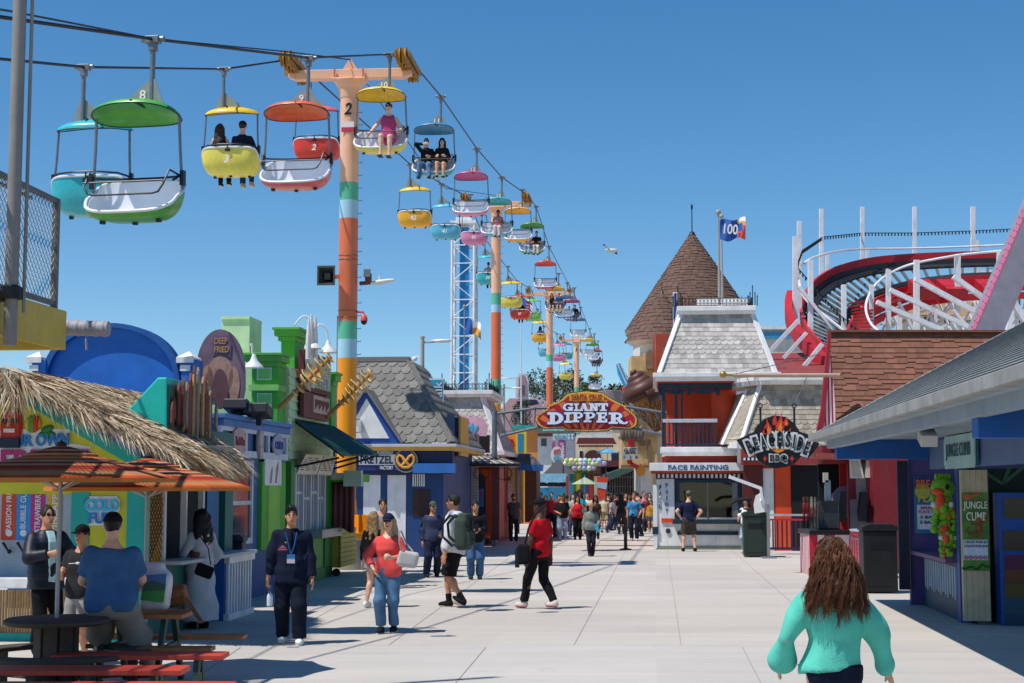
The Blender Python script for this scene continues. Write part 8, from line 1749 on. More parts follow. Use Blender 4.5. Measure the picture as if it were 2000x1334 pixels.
for k,(px,py,w,h,D,lab)in enumerate(((1052,752,26,24,290,'dark rounded tree left of the fourth tower on the hill'),(1100,745,34,26,300,'broad dark tree crown on the hill between the two far towers'),(1145,754,30,22,300,'dark tree crown on the hill right of the fifth tower'),(1075,775,40,24,270,'lower dark tree in front of the hill behind the arch sign'),(1165,775,30,22,280,'lower tree right behind the lemon yellow chair'),(1222,775,16,22,200,'tree beside the mauve tank'),(1018,815,16,30,115,'small tree beside the third tower above the yellow kiosk'))):
 c=C3(px,py,D);s_=D/FPX;t=thing('tree',lab,'tree',(c.x,D,0),CF,'trees on the far hill');mb=MB();foliage(mb,c,(w*s_*1.25,w*s_,h*s_*1.2),1500,2.6*s_,k+40);put('crown',mb,FO,t,fix=False)
 mb=MB();mb.lathe([(w*s_*.1,0),(w*s_*.05,c.z)],(c.x,D,0),8)
 for j in range(5):mb.tube([(c.x,D,c.z-h*s_*.6),(c.x+(j-2)*w*s_*.3,D+(j%3-1)*w*s_*.3,c.z+h*s_*.3)],[w*s_*.05,.05],5)
 put('trunk',mb,BARK,t)
def palm(px,py,D,r,label,seed):
 c=C3(px,py,D);q=random.Random(seed);t=thing('palm_tree',label,'palm tree',(c.x,D,0),CF,'palm trees');mb=MB();mb.tube([(c.x,D,0),(c.x+.2,D,c.z*.5),c],[.3,.22,.18],8);put('trunk',mb,BARK,t,smooth=True);mb=MB()
 for i in range(46):
  a=q.uniform(0,6.3);e=q.uniform(-.5,1.2);d=Vector((math.cos(a)*math.cos(e),math.sin(a)*math.cos(e),math.sin(e)));L_=r*q.uniform(.8,1.1);pts=[c+d*L_*u-UP*(L_*.45*u*u)for u in(0,.3,.6,.85,1)]
  w=d.cross(UP).normalized()*r*.10
  for j in range(4):k0,k1=(.4,1,1,.7,.1)[j],(.4,1,1,.7,.1)[j+1];mb.add([pts[j]-w*k0,pts[j]+w*k0,pts[j+1]+w*k1,pts[j+1]-w*k1],[(0,1,2,3)],q.choice((0,1,2)))
 put('crown',mb,FO,t,fix=False)
palm(1196,757,155,1.0,'palm tree directly above the mauve tank',1);palm(1212,762,170,1.1,'palm tree between the mauve tank and the blue ride arm',2);palm(1985,530,120,3.2,'palm tree behind the coaster at the right edge',3)
t=thing('gull','grey and white gull gliding to the right in the open sky','bird',C3(1192,488,55),CF);c=C3(1193,489,55.)
mb=MB();mb.tube([c+Vector((-.2,0,.02)),c+Vector((-.08,0,.0)),c+Vector((.08,0,-.01)),c+Vector((.2,0,.0)),c+Vector((.27,0,-.02))],[.03,.07,.08,.05,.015],10);mb.ball(c+Vector((.2,0,.01)),.05,n=8)
for pts in([(0,0,.03),(-.12,-.2,.08),(-.24,-.4,.13),(-.3,-.45,.12),(-.2,-.35,.07),(-.1,-.1,.01)],[(.02,0,.03),(.02,.3,.1),(.12,.55,.05),(.22,.6,.0),(.16,.35,.0),(.12,.05,.0)]):mb.add([c+Vector(p)for p in pts]+[c+Vector(p)-UP*.015 for p in pts],[(0,1,2,3,4,5),(11,10,9,8,7,6)]+[((i+1)%6,i,6+i,6+(i+1)%6)for i in range(6)])
put('body',mb,mat('gull_white','#c8c6c2',.7,.2),t,smooth=True);mb=MB();mb.prism([(c.x-.33,c.z+.12),(c.x-.26,c.z+.16),(c.x-.22,c.z+.1)],'y',c.y-.46,c.y-.42);mb.prism([(c.x+.16,c.z-.02),(c.x+.25,c.z+.02),(c.x+.27,c.z-.06)],'y',c.y+.5,c.y+.62);put('wing_tip',mb,BLK,t)
CUR[0]=CF
def umb_mat(name,cols):
 m=bpy.data.materials.new(name);m.use_nodes=True;N=NT(m);b=N.n['Principled BSDF'];b.inputs['Roughness'].default_value=.9;b.inputs['Specular IOR Level'].default_value=.1
 at=N.a('ShaderNodeAttribute',attribute_name='band');cr=N.a('ShaderNodeValToRGB');cr.color_ramp.interpolation='CONSTANT';N.l(at.outputs['Fac'],cr.inputs[0]);e=cr.color_ramp.elements
 for i,c in enumerate(cols):
  el=e[i]if i<2 else e.new(i/len(cols));el.position=i/len(cols);el.color=(*lin(c)[:3],1)
 tc=N.a('ShaderNodeTexCoord');no=N.a('ShaderNodeTexNoise',i_Scale=6.,i_Detail=5.);N.l(tc.outputs['Object'],no.inputs[0]);mr=N.a('ShaderNodeMapRange');N.l(no.outputs['Fac'],mr.inputs[0]);mr.inputs[3].default_value=.75;mr.inputs[4].default_value=1.2
 s=N.a('ShaderNodeVectorMath',operation='SCALE');N.l(cr.outputs[0],s.inputs[0]);N.l(mr.outputs[0],s.inputs['Scale']);N.l(s.outputs[0],b.inputs['Base Color'])
 tr=N.a('ShaderNodeBsdfTranslucent');N.l(s.outputs[0],tr.inputs[0]);mx=N.a('ShaderNodeMixShader',i_Fac=.18);N.l(b.outputs[0],mx.inputs[1]);N.l(tr.outputs[0],mx.inputs[2]);N.l(mx.outputs[0],N.n['Material Output'].inputs[0]);return m
UM=umb_mat('umbrella_stripes',['#d0743e','#a23a2c','#d09a6c','#a83432','#c99a70','#ad4630','#a83a36','#dc9258','#b84c38','#c2986c','#b84e30','#9c3434','#c88c5c','#a83c2e','#cfa070','#b04238','#c4653a','#b58a66','#b8443a','#cc8048','#c0502f','#d08444'])
def umbrella(px,D,ap,rim,hw,label,rot=0.):
 c=C3(px,950,D);za,zr=zat(ap,D),zat(rim,D);tt=thing('patio_umbrella',label,'umbrella',(c.x,D,0),CF,'striped patio umbrellas');k=8
 def ring(zt_,zb_,r0,r1,nm,b0,b1,par):
  mb=MB();bands=[];nr,ns=14,6;vs=[]
  for i in range(nr+1):
   u=i/nr
   for j in range(k*ns):
    a=2*math.pi*j/(k*ns)+rot;f=(j%ns)/ns;pr=math.cos(math.pi/k)/math.cos((f-.5)*2*math.pi/k);sag=1-.04*math.sin(math.pi*f)*u;r=(r0+(r1-r0)*u)*pr*sag
    vs.append((c.x+r*math.cos(a),D+r*math.sin(a),zt_+(zb_-zt_)*(u**1.15)))
  n=k*ns;mb.add(vs,[(i*n+j,i*n+(j+1)%n,(i+1)*n+(j+1)%n,(i+1)*n+j)for i in range(nr)for j in range(n)]);
  vd=[(vs[nr*n+j][0],vs[nr*n+j][1],vs[nr*n+j][2]-.035)for j in range(n)];b=len(mb.v);mb.add(vd,[]);mb.f+=[[nr*n+j,nr*n+(j+1)%n,b+(j+1)%n,b+j]for j in range(n)];mb.m+=[0]*n
  o=put(nm,mb,UM,par,fix=False,smooth=False);at=o.data.attributes.new('band','FLOAT','FACE');at.data.foreach_set('value',[b0+(b1-b0)*(i+.5)/nr for i in range(nr)for j in range(n)]+[.99]*n);md=o.modifiers.new('s','SOLIDIFY');md.thickness=.006;return o
 cp=ring(za-.09,zr+.07,.2,hw,'canopy',.12,.97,tt);ring(za-.02,za-.1,.03,.34,'vent_cap',.0,.2,cp)
 mb=MB();mb.tube([(c.x,D,0),(c.x,D,za)],.022,12);put('pole',mb,mat('umbrella_pole','#8d8f92',.35,.1,metal=.6),tt,smooth=True);mb=MB();mb.lathe([(.0,.0),(.05,.0),(.05,.03),(.0,.06)],(c.x,D,za-.02),12);put('finial',mb,BLK,tt)
 mb=MB()
 for j in range(k):a=2*math.pi*j/k+rot;mb.tube([(c.x+.03*math.cos(a),D+.03*math.sin(a),za-.42),(c.x+hw*.5*math.cos(a),D+hw*.5*math.sin(a),(za+zr)/2+.0),(c.x+hw*.97*math.cos(a),D+hw*.97*math.sin(a),zr+.05)],.011,5)
 put('ribs',mb,mat('umbrella_rib','#b0aaa2',.5),tt);mb=MB();mb.lathe([(.3,0),(.3,.06),(.05,.09),(.04,.3)],(c.x,D,0),20);put('base',mb,DWOOD,tt)
umbrella(118,15.0,868,949,1.08,'near striped patio umbrella standing in the round wooden table',.2);umbrella(288,16.9,893,965,1.10,'farther striped patio umbrella over the picnic table',.05)
D=15.0;c=C3(118,950,D);t=thing('round_table','round weathered wooden table with curved benches around the umbrella pole','table',(c.x,D,0),CF)
mb=MB();mb.lathe([(0,.70),(.46,.70),(.49,.72),(.49,.74),(.46,.76),(.03,.76)],(c.x,D,0),40);put('tabletop',mb,DWOOD,t,smooth=True)
mb=MB()
for k in range(8):a=k*math.pi/4;mb.obox((c.x+.17*math.cos(a),D+.17*math.sin(a),.35),(.06,.13,.70),Matrix.Rotation(a,3,'Z'))
put('pedestal',mb,DWOOD,t,bevel=.008)
for k,(a0,a1)in enumerate(((-145,-35),(-260,-165),(-15,80))):
 mb=MB();n=12;P=[(R(a0+(a1-a0)*i/n))for i in range(n+1)];pol=[(c.x+.62*math.cos(a),D+.62*math.sin(a))for a in P]+[(c.x+.88*math.cos(a),D+.88*math.sin(a))for a in reversed(P)];mb.prism(pol,'z',.41,.455);b=put('bench',mb,DWOOD,t,bevel=.01);am=R((a0+a1)/2);mb=MB();mb.bar((c.x,D,.22),(c.x+.75*math.cos(am),D+.75*math.sin(am),.22),.08,.1);mb.bar((c.x+.75*math.cos(am),D+.75*math.sin(am),0),(c.x+.75*math.cos(am),D+.75*math.sin(am),.41),.08,.08);put('support',mb,DWOOD,b)
def aframe(mb,x,y,h,w):
 for s in(-1,1):mb.bar((x,y+s*w,0),(x,y+s*w*.35,h),.09,.05,up=(1,0,0))
 mb.box(x-.02,x+.02,y-w*.8,y+w*.8,h*.5,h*.5+.08)
def bench(px0,px1,D,z,dep,m,label,leg):
 a,b=C3(px0,950,D).x,C3(px1,950,D).x;tt=thing('bench',label,'bench',((a+b)/2,D,0),CF,'red painted benches');
 for k in range(2):mb=MB();mb.box(a,b,D-dep/2+k*(dep/2+.004),D+k*(dep/2+.004)-.004,z-.045,z);put('plank',mb,m,tt,bevel=.006)
 for x in(a+.3,b-.25):mb=MB();aframe(mb,x,D,z-.045,dep*.55);put('leg_frame',mb,leg,tt)
 return tt
LEG=PT('leg_green','#24463e')
bench(118,447,14.7,.46,.36,REDW,'red bench just in front of the round wooden table',LEG);bench(-60,370,13.55,.46,.40,REDW,'longer red bench nearer than the round wooden table',LEG);bench(-80,462,12.45,.46,.34,REDW,'red bench cut by the bottom edge of the photo',LEG)
ORW=mat('orange_wood','#a8673a',.6,.25,7.,dirt=.2,bump=.15)
t=thing('picnic_table','brown picnic table with dark green legs holding the bags','picnic table',C3(285,950,15.9),CF);a,b,D=C3(178,950,15.9).x,C3(375,950,15.9).x,15.9
for k in range(4):mb=MB();mb.box(a,b,D-.36+k*.18,D-.19+k*.18,.70,.745);put('tabletop_plank',mb,ORW,t,bevel=.006)
for x in(a+.25,b-.2):mb=MB();aframe(mb,x,D,.70,.62);put('leg_frame',mb,LEG,t)
for s in(-1,1):mb=MB();mb.box(a-.05+(s<0)*.72,b+.36+(s>0)*.1,D+s*.62-.13,D+s*.62+.13,.42,.46);put('seat_plank',mb,ORW,t,bevel=.006)
t=thing('plastic_bag','white plastic shopping bag printed with a green and blue landscape on the picnic table','shopping bag',C3(305,1187,15.8),CF);D=15.75
g=SDF();p=C3(304,1150,D);g.box((p.x,D,p.z-.02),(.15,.09,.185),.06,.02);g.box((p.x-.02,D,p.z+.16),(.10,.05,.10),.04,.06);V,Fq=g.mesh(.012,fold=.012,seed=4,fs=26);o=np_obj('bag',V-np.array([p.x,D,p.z]),Fq,mat('bag_white','#c9c8cc',.4,.15,8.));o.parent=t;o.location=p-t.location;ORG[o]=ORG[t]
for nm,pts,m in(('picture_sky',((284,1124),(325,1120),(323,1148),(279,1150)),PT('pic_blue','#3f6ea8')),('picture_grass',((279,1150),(323,1148),(319,1177),(274,1172)),PT('pic_green','#3a8a3c')),('picture_hill',((281,1140),(300,1134),(324,1142),(322,1152),(279,1155)),PT('pic_pine','#2c5a44'))):mb=MB();cprism(mb,pts,D-.115-(nm=='picture_hill')*.004,.008);put(nm,mb,m,t)
t=thing('handbag','brown handbag with a long strap lying beside the plastic bag','handbag',C3(345,1180,16.),CF);g=SDF();p=C3(346,1163,16.05);g.box((p.x,16.05,p.z),(.115,.07,.11),.05,.02,rot=ry(-.25));g.box((p.x+.01,15.98,p.z+.02),(.09,.02,.05),.02,.02,rot=ry(-.25));V,Fq=g.mesh(.01,fold=.004,seed=2);o=np_obj('bag',V-np.array([p.x,16.05,p.z]),Fq,mat('bag_leather','#7d4f2a',.5,.25,9.));o.parent=t;o.location=p-t.location;mb=MB();mb.bar(C3(362,1168,15.95),C3(394,1216,15.6),.045,.012);put('strap',mb,mat('bag_leather','#7d4f2a'),t)
t=thing('queue_stanchion','black stanchion post on a flat base near the booth','stanchion',CF.G(1222,1075),CF);p=CF.G(1222,1074);mb=MB();mb.tube([(p.x,p.y,0),(p.x,p.y,1.02)],.055,12);put('post',mb,BLK,t,smooth=True);mb=MB();mb.lathe([(.2,0),(.19,.03),(.06,.06)],(p.x,p.y,0),20);put('base',mb,BLK,t)
for k,(px0,px1,py,lab)in enumerate(((955,1018,1043,'dark slatted bench under the metal canopy'),(890,952,1056,'dark low bench behind the phone user'))):
 a,b=CF.G(px0,py),CF.G(px1,py);t=thing('bench',lab,'bench',(a+b)/2,CF);
 mb=MB();
 for j in range(3):mb.box(a.x,b.x,a.y+j*.14,a.y+j*.14+.12,.42,.46)
 put('seat',mb,mat('bench_black','#26272a',.6,.15),t)
 for x in(a.x+.1,(a.x+b.x)/2,b.x-.1):mb=MB();mb.box(x-.03,x+.03,a.y,a.y+.4,0,.42);put('leg',mb,BLK,t)
t=thing('raised_kerb','low dark grey block beside the canopy posts','kerb',CF.G(965,1100),CF);a,b=CF.G(930,1107),CF.G(1012,1107);mb=MB();mb.box(a.x,b.x,a.y,a.y+2.2,0,.22);put('block',mb,PT('kerb_grey','#4d5054'),t,bevel=.01)if False else None
bpy.data.objects.remove(t)
def feet(px,py):p=CF.G(px,py);return(p.x,p.y,0)
def at(px,D):p=CF.D(px,950,D);return(p.x,p.y,0)
J=dict
nv,I=human('young man in a navy zip jacket and trousers carrying a spray bottle',feet(566,1258),8,1.74,'tan','tall','#120f0e',('long','#131c30',J(inf=.026,hem=-.15,collar=1,fold=.013,loose=1.6)),('long','#141a29',J(inf=.022,wide=1.35)),('#e4e4e2','#f0f0ee'),head=(R(58),R(4)),LF=(.12,-.16,.085),RF=(-.10,.14,.09),LK=(.1,-1,0),LH=(.28,-.10,.80),RH=(-.30,-.04,.78),hold=(0,1),fat=.0)
mb=MB();mb.tube([(-.07,-.155,1.42),(-.03,-.185,1.25),(.0,-.205,1.14)],.008,5);mb.tube([(.07,-.155,1.42),(.04,-.185,1.25),(.0,-.205,1.14)],.008,5);o=put('lanyard',mb,cloth('#1d5a9c'),frame=CF);o.parent=nv
mb=MB();mb.box(-.05,.05,-.215,-.208,1.03,1.14,0);mb.box(-.05,.05,-.217,-.2145,1.09,1.14,1);o=put('badge',mb,[mat('badge_white','#d8c8d4',.4),mat('badge_blue','#2a7ab8',.4)],frame=CF);o.parent=nv
mb=MB();mb.prism([(-.155,1.22),(-.105,1.26),(-.06,1.22)],'y',-.190,-.183);mb.box(-.16,-.05,-.19,-.182,1.195,1.212);o=put('chest_logo',mb,mat('logo_pink','#b85a78',.5),frame=CF);o.parent=nv
def strip_front(root,I,inf,hw,zs,m,nm,frac=None):
 st=TORSO.copy();g=SDF();st[:,1]+=.02;st[:,2]+=.02;g.stack(st,np.array([0,0,.93]),np.array(I['Rt']),infl=inf,z0=zs[0],z1=zs[1],k=.01);Rt=np.array(I['Rt'])
 for sg in(1,-1):g.cut(Rt@np.array([sg*hw,0,0]),Rt@np.array([sg,0.,0]))
 g.cut(np.array([0,-.02,0]),Rt@np.array([0,1.,0]));V,Fq=g.mesh(.007);np_obj(nm,V,Fq,m,root,I['S'])
strip_front(nv,I,.033,.006,(-.13,.52),cloth('#0a0d16'),'zip')
def held(name,label,cat,loc,parts,rot=0.):
 t=thing(name,label,cat,loc,CF);t.rotation_euler=(0,0,rot)
 for nm,mb,m in parts:o=put(nm,mb,m,frame=CF,smooth=True);o.parent=t;o.location=(0,0,0)
 return t
p=CF.D(527,1166,19.6);b1=MB().lathe([(0,-.11),(.036,-.11),(.038,-.02),(.034,.02),(.014,.05),(.014,.07)],n=16);b2=MB().box(-.02,.02,-.05,.03,.07,.11).tube([(0,-.05,.1),(0,-.07,.1)],.01,6).tube([(0,-.03,.09),(0,-.035,.04)],.006,5)
held('spray_bottle','clear spray bottle hanging from the hand of the navy jacket man','bottle',p,[('bottle',b1,mat('bottle_clear','#c4cbd2',.2,.05)),('trigger',b2,mat('trigger_blue','#2a4a78',.4))])
cw,I=human('woman in a coral top, jeans and navy visor with a hand on her hip',feet(757,1237),-6,1.62,'light','long','#a88a5c',('long','#e2524e',J(sleeve=1.72,inf=.014,hem=-.10,neck=.02,loose=1.2)),('long','#4f7396',J(kind='denim',inf=.012,wide=1.25,len=.9)),('#1c1c20','#d8d8d4'),wom=1,fat=.1,head=(R(32),R(2)),RH=(-.20,-.12,.95),RE=(-1,.35,-.1),LH=(.10,-.24,1.12),LE=(.8,.3,-.6),LF=(.08,.06,.09),RF=(-.08,-.10,.085),hat=('cap','#20243c'),glasses=True,hold=(1,0))
p=CF.D(797,1092,20.95);g=SDF();g.box((0,0,0),(.14,.06,.11),.05,.02,rot=ry(.2));V,Fq=g.mesh(.011,fold=.006,seed=3);t=thing('shoulder_bag','pale grey shoulder bag carried by the woman in coral','bag',p,CF);o=np_obj('bag',V,Fq,cloth('#b9b5b2'));o.parent=t;mb=MB();mb.tube([(-.08,-.02,.08),(-.11,-.07,.22),(-.12,-.02,.36),(-.10,.07,.37),(-.03,.1,.2),(.06,.04,.1)],.012,6);o=put('strap',mb,cloth('#a8a4a0'),frame=CF,smooth=True);o.parent=t;o.location=(0,0,0)
human('young woman with long blonde hair, black top and pale denim shorts',feet(729,1187),155,1.58,'light','long','#8f7048',('long','#121214',J(inf=.016,hem=.0,loose=1.3)),('shorts','#9fb3c4',J(kind='denim',len=.42,inf=.016,waist=.10)),('#dcdad4','#e8e6e0'),wom=1,LF=(.08,.12,.10),RF=(-.09,-.10,.085))
hd_,I=human('tall young man in a white hoodie and black shorts turned towards the shops',feet(886,1187),-112,1.86,'tan','tall','#0e0d0d',('long','#cfd0d4',J(inf=.026,hem=-.09,hood=1,sleeve=1.8,loose=1.6,fold=.011,name='hoodie')),('shorts','#17181b',J(len=.95,inf=.030,wide=1.6)),('#1a1a1c','#d0ccc4','#151518'),fat=.1,head=(R(-8),0),RH=(-.27,-.16,.85),LH=(.30,-.02,.82),LF=(.09,.20,.13),RF=(-.09,-.12,.085))
bp=CF.D(906,1042,25.3);g=SDF();g.box((0,0,0),(.17,.12,.27),.09,.02);g.box((0,.12,-.08),(.12,.05,.13),.05,.02);g.box((0,.02,.27),(.13,.09,.06),.05,.03);V,Fq=g.mesh(.011,fold=.005,seed=8);t=thing('backpack','dark olive backpack worn over the white hoodie','backpack',bp,CF);t.rotation_euler=(0,0,R(-112));o=np_obj('pack',V,Fq,cloth('#3f4a42'));o.parent=t
mb=MB();
for s in(-1,1):mb.tube([(s*.09,-.09,.26),(s*.10,-.2,.29),(s*.10,-.33,.15),(s*.12,-.32,-.05),(s*.13,-.14,-.2)],.022,6)
o=put('straps',mb,cloth('#2c332e'),frame=CF,smooth=True);o.parent=t;o.location=(0,0,0)
mb=MB();mb.box(-.15,.15,.10,.125,.1,.125);mb.box(-.02,.02,.125,.14,.02,.26);mb.box(-.1,.1,.17,.18,-.1,-.085);o=put('webbing',mb,cloth('#242a26'),frame=CF);o.parent=t;o.location=(0,0,0)
human('man in a grey cap and slate jacket walking behind the white hoodie',feet(845,1128),12,1.66,'tan','short','#3a3632',('long','#3f4660',J(inf=.026,hem=-.1,loose=1.5)),('long','#20253a',J(inf=.02,wide=1.3)),('#26262c','#d8d8d8'),q=1,LF=(.10,.05,.085),RF=(-.16,-.12,.085),hat=('cap','#565a52'),LH=(.18,-.2,1.0),hold=(1,0))
human('man in a black hoodie and jeans looking down at his phone',feet(928,1132),6,1.68,'tan','short','#171412',('long','#17171a',J(inf=.028,hem=-.1,hood=1,loose=1.5,name='hoodie')),('long','#46658c',J(kind='denim',inf=.018,wide=1.3)),('#20403c','#2c2c2c'),q=1,head=(R(-6),R(32)),LH=(.06,-.30,1.12),RH=(-.05,-.30,1.10),hold=(1,1),fat=.2)
p=CF.D(931,1031,32.8);held('phone','black phone in the hands of the man in the black hoodie','phone',p,[('body',MB().box(-.04,.04,-.01,.01,-.08,.08),BLK)])
human('dark haired man in a pale shirt and dark vest standing by the pretzel stand',at(748,31),8,1.75,'tan','short','#15110f',('long','#7f858f',J(inf=.02,hem=-.1)),('long','#23252c'),q=1,fat=.2)
rt,I=human('man in a bright red tee, black trousers and black cap striding towards the shops',feet(1054,1190),-128,1.80,'dark','short','#0c0a0a',('tee','#c41522',J(inf=.016,hem=-.10,sleeve=.66,loose=1.2,fold=.009)),('long','#17171a',J(inf=.013,wide=1.1,len=.93)),('#cbbcb8','#b82a30'),fat=.0,head=(R(34),0),LH=(.25,-.06,.82),RH=(-.27,.02,.84),LF=(.07,-.26,.10),RF=(-.07,.24,.12),hat=('cap','#16181a'))
p=CF.D(1020,1082,25.0);g=SDF();g.box((.02,0,0),(.10,.09,.16),.05,.02);V,Fq=g.mesh(.012,fold=.004);t=thing('sling_bag','black sling bag at the hip of the man in red','bag',p,CF);o=np_obj('bag',V,Fq,cloth('#17181a'));o.parent=t
mb=MB();mb.lathe([(0,-.19),(.036,-.19),(.036,.06),(.026,.09),(.026,.12)],(-.08,-.05,-.02),14);o=put('bottle_holder',mb,BLK,frame=CF,smooth=True);o.parent=t;o.location=(0,0,0);mb=MB();mb.tube([(.04,.0,.14),(.10,-.02,.4),(.2,-.04,.62),(.36,-.02,.76)],.018,6);o=put('strap',mb,cloth('#2a2426'),frame=CF,smooth=True);o.parent=t;o.location=(0,0,0)
human('bearded man in a charcoal polo shirt and dark jeans by the yellow kiosk',feet(1003,1057),4,1.72,'tan','short','#15110f',('polo','#4c4c52',J(hem=-.09)),('long','#2c3036',J(wide=1.2)),('#1a1a1c','#222'),q=1,fat=.15,beard='#15110f')
human('stocky man in a black printed tee and light blue jeans with a green cap',feet(1098,1055),6,1.72,'tan','short','#1a1512',('tee','#1a1b1d',J(hem=-.1,sleeve=.8,loose=1.6)),('long','#8fa9c2',J(kind='denim',wide=1.5)),('#d8d8d6','#e0e0e0'),q=1,fat=.5,hat=('cap','#2f6a46'),RH=(-.16,-.22,1.02),LF=(.12,.05,.085),RF=(-.12,-.08,.085))
human('woman in a red tank top and black trousers leaning to one side',feet(1128,1054),4,1.64,'tan','bob','#131010',('tank','#c02030',J(hem=-.06)),('long','#141416',J(wide=1.2)),('#1c1c1e','#222'),q=1,fat=.45,wom=.8,roll=R(6),LH=(.3,-.1,1.2),RH=(-.38,-.02,.85))
human('woman in a straw hat, grey jacket and white top walking towards the camera',feet(1154,1087),4,1.54,'light','bob','#1d1714',('long','#7d8078',J(inf=.024,hem=-.08,loose=1.5)),('long','#26242c',J(wide=1.1)),('#3a342c','#c8c0b0'),q=1,wom=.8,hat=('sun','#c09870'),LH=(.20,-.24,1.02),LF=(.06,.06,.09),RF=(-.05,-.06,.085))
p=CF.D(1164,1031,44.);held('hand_fan','turquoise hand fan held by the woman in the straw hat','fan',p,[('blade',MB().prism([(-.07,.10),(-.02,.13),(.08,.02),(.12,-.1),(.07,-.13),(-.02,-.03)],'y',-.01,.01),mat('fan_teal','#2fa8c8',.5))])
human('woman in a pale lilac tee and dark flared jeans striding to the right',feet(1196,1041),78,1.6,'brown','bob','#15100e',('tee','#b5a8b4',J(hem=-.03)),('long','#2c3e58',J(kind='denim',wide=1.5)),('#c8c4c0','#ddd'),q=1,wom=.8,LF=(.08,-.34,.1),RF=(-.08,.28,.12))
human('man in a bright blue polo shirt and navy trousers walking with his head turned',feet(1239,1057),-8,1.78,'tan','short','#3a2a1e',('polo','#3f8fc4',J(hem=-.05,sleeve=.75,loose=.9)),('long','#1a2036',J(wide=1.3)),('#b8aea4','#d8d4cc'),q=1,fat=.0,head=(R(30),0),LH=(.2,-.2,.95),LF=(.1,-.1,.085),RF=(-.1,.1,.1))
human('child in a mustard cardigan and denim shorts by the booth',feet(1272,1040),-20,1.42,'tan','bob','#1a1412',('long','#b8862e',J(hem=-.1,loose=1.4)),('shorts','#3a5070',J(kind='denim',len=.7)),('#c8a890','#caa'),q=1,wom=.4)
human('man in a navy tee and brown shorts with hands on hips facing the booth',feet(1346,1077.5),178,1.86,'light','short','#4a3a2c',('tee','#1a2340',J(hem=-.07,sleeve=.66,loose=1.4)),('shorts','#4a4640',J(len=.92,wide=1.3,inf=.02)),('#1c1c20','#888'),q=1,fat=.25,hat=('capback','#5a6058'),LH=(.215,.02,.95),RH=(-.215,.02,.95),LE=(1,.4,-.2),RE=(-1,.4,-.2),LF=(.17,0,.085),RF=(-.17,.05,.085),ft=(R(25),R(-25)))
human('woman in a black and white patterned shirt and pale jeans leaning by the white stand',at(1457,47.6),-35,1.66,'tan','bob','#1a1411',('tee','#d0d0d0',J(sleeve=.9,hem=-.12,loose=1.8)),('long','#9fb0c0',J(kind='denim',wide=1.3)),('#d0ccc8','#ddd'),q=1,wom=.7,pitch=R(14),RH=(-.12,-.34,1.05),LH=(.15,-.3,1.05))
cp_=mat('cloth_cotton_#d0d0d0','#d0d0d0');N=NT(cp_);vo=N.a('ShaderNodeTexNoise',i_Scale=5.5,i_Detail=0.);tc=N.a('ShaderNodeTexCoord');N.l(tc.outputs['Object'],vo.inputs[0]);r_=N.a('ShaderNodeValToRGB');r_.color_ramp.interpolation='CONSTANT';r_.color_ramp.elements[0].color=(.02,.02,.022,1);r_.color_ramp.elements[1].position=.5;r_.color_ramp.elements[1].color=(.75,.75,.75,1);N.l(vo.outputs['Fac'],r_.inputs[0]);N.l(r_.outputs[0],N.n['Principled BSDF'].inputs['Base Color'])
tg,I=human('girl in a mint green sweater with long wavy brown hair walking away',at(1622,9.7),183,1.67,'light',None,'#3a2218',('long','#5cc4b0',J(inf=.016,hem=-.015,loose=1.8,puff=.028,fold=.016,fs=21.,name='sweater',sleeve=1.93,k=.012)),('long','#141c30',J(inf=.004,waist=.035)),('#c8c4c0','#ddd'),wom=.6,LH=(.30,-.20,.955),RH=(-.385,-.12,.90),LE=(.6,.7,-.3),RE=(-.6,.7,-.2),LF=(.08,-.2,.09),RF=(-.08,.25,.14),pitch=R(3))
S=I['S'];rq=random.Random(12);mb=MB();Hd=I['Hd']
g=SDF();g.ell(Hd(0,.022,.034),(.086,.104,.102));g.cap(Hd(0,.05,.0),Hd(0,.075,-.17),.10,.15,.06);g.ell(Hd(0,-.12,-.05),(.06,.08,.1),sub=True);V,Fq=g.mesh(.009,fold=.005,seed=3,fs=70);hm=mat('hair_brown','#43281d',rough=.6,var=.45,scale=26.,bump=.5,bscale=80.,spec=.4);np_obj('hair',V,Fq,hm,tg,S)
LK=[(rq.uniform(-1.9,1.9),rq.uniform(.0,1.25),rq.uniform(.9,1.3),rq.uniform(.30,.48),rq.uniform(0,6.3),rq.uniform(.008,.022),rq.uniform(11,19))for _ in range(120)]
c0=Vector(Hd(0,.02,0))
for i in range(1500):
 la,le,sp,L_,ph,am,fq=LK[i%120];a=la+rq.gauss(0,.10);el=max(0,le+rq.gauss(0,.07));r0_=Vector(Hd(.088*math.sin(a)*math.cos(el),.022+.106*math.cos(a)*math.cos(el)*.98,.036+.104*math.sin(el)))
 ex=.175*math.sin(la)*sp+rq.gauss(0,.006);L_=L_*rq.uniform(.9,1.06)-.05*abs(math.sin(a));pts=[];rs=[];w0=rq.uniform(.0016,.004);w1=rq.gauss(0,.005);ph+=rq.gauss(0,.25)
 for k in range(9):
  u=k/8;x=r0_.x+(ex-(r0_.x-c0.x))*u**.9*.95+am*math.sin(ph+u*fq);z=r0_.z-L_*u*(.55+.45*u)-.10*math.sin(el)*u;y=w1+r0_.y+(.055+.05*math.cos(a))*math.sin(u*1.9)+am*math.cos(ph+u*fq)
  if u>.3:y=max(y,c0.y+.085*math.cos(a)+.06+.025*sp+w1)
  pts.append((x,y,z));rs.append(w0*(1.15-u*.85))
 mb.tube(pts,rs,4,caps=False)
o=put('hair_strands',mb,mat('hair_strand','#5e3b28',rough=.6,var=.3,scale=20.,island=.4,spec=.2),frame=CF,smooth=True,fix=False);o.data.transform(Matrix.Scale(S,4));o.parent=tg;o.location=(0,0,0)
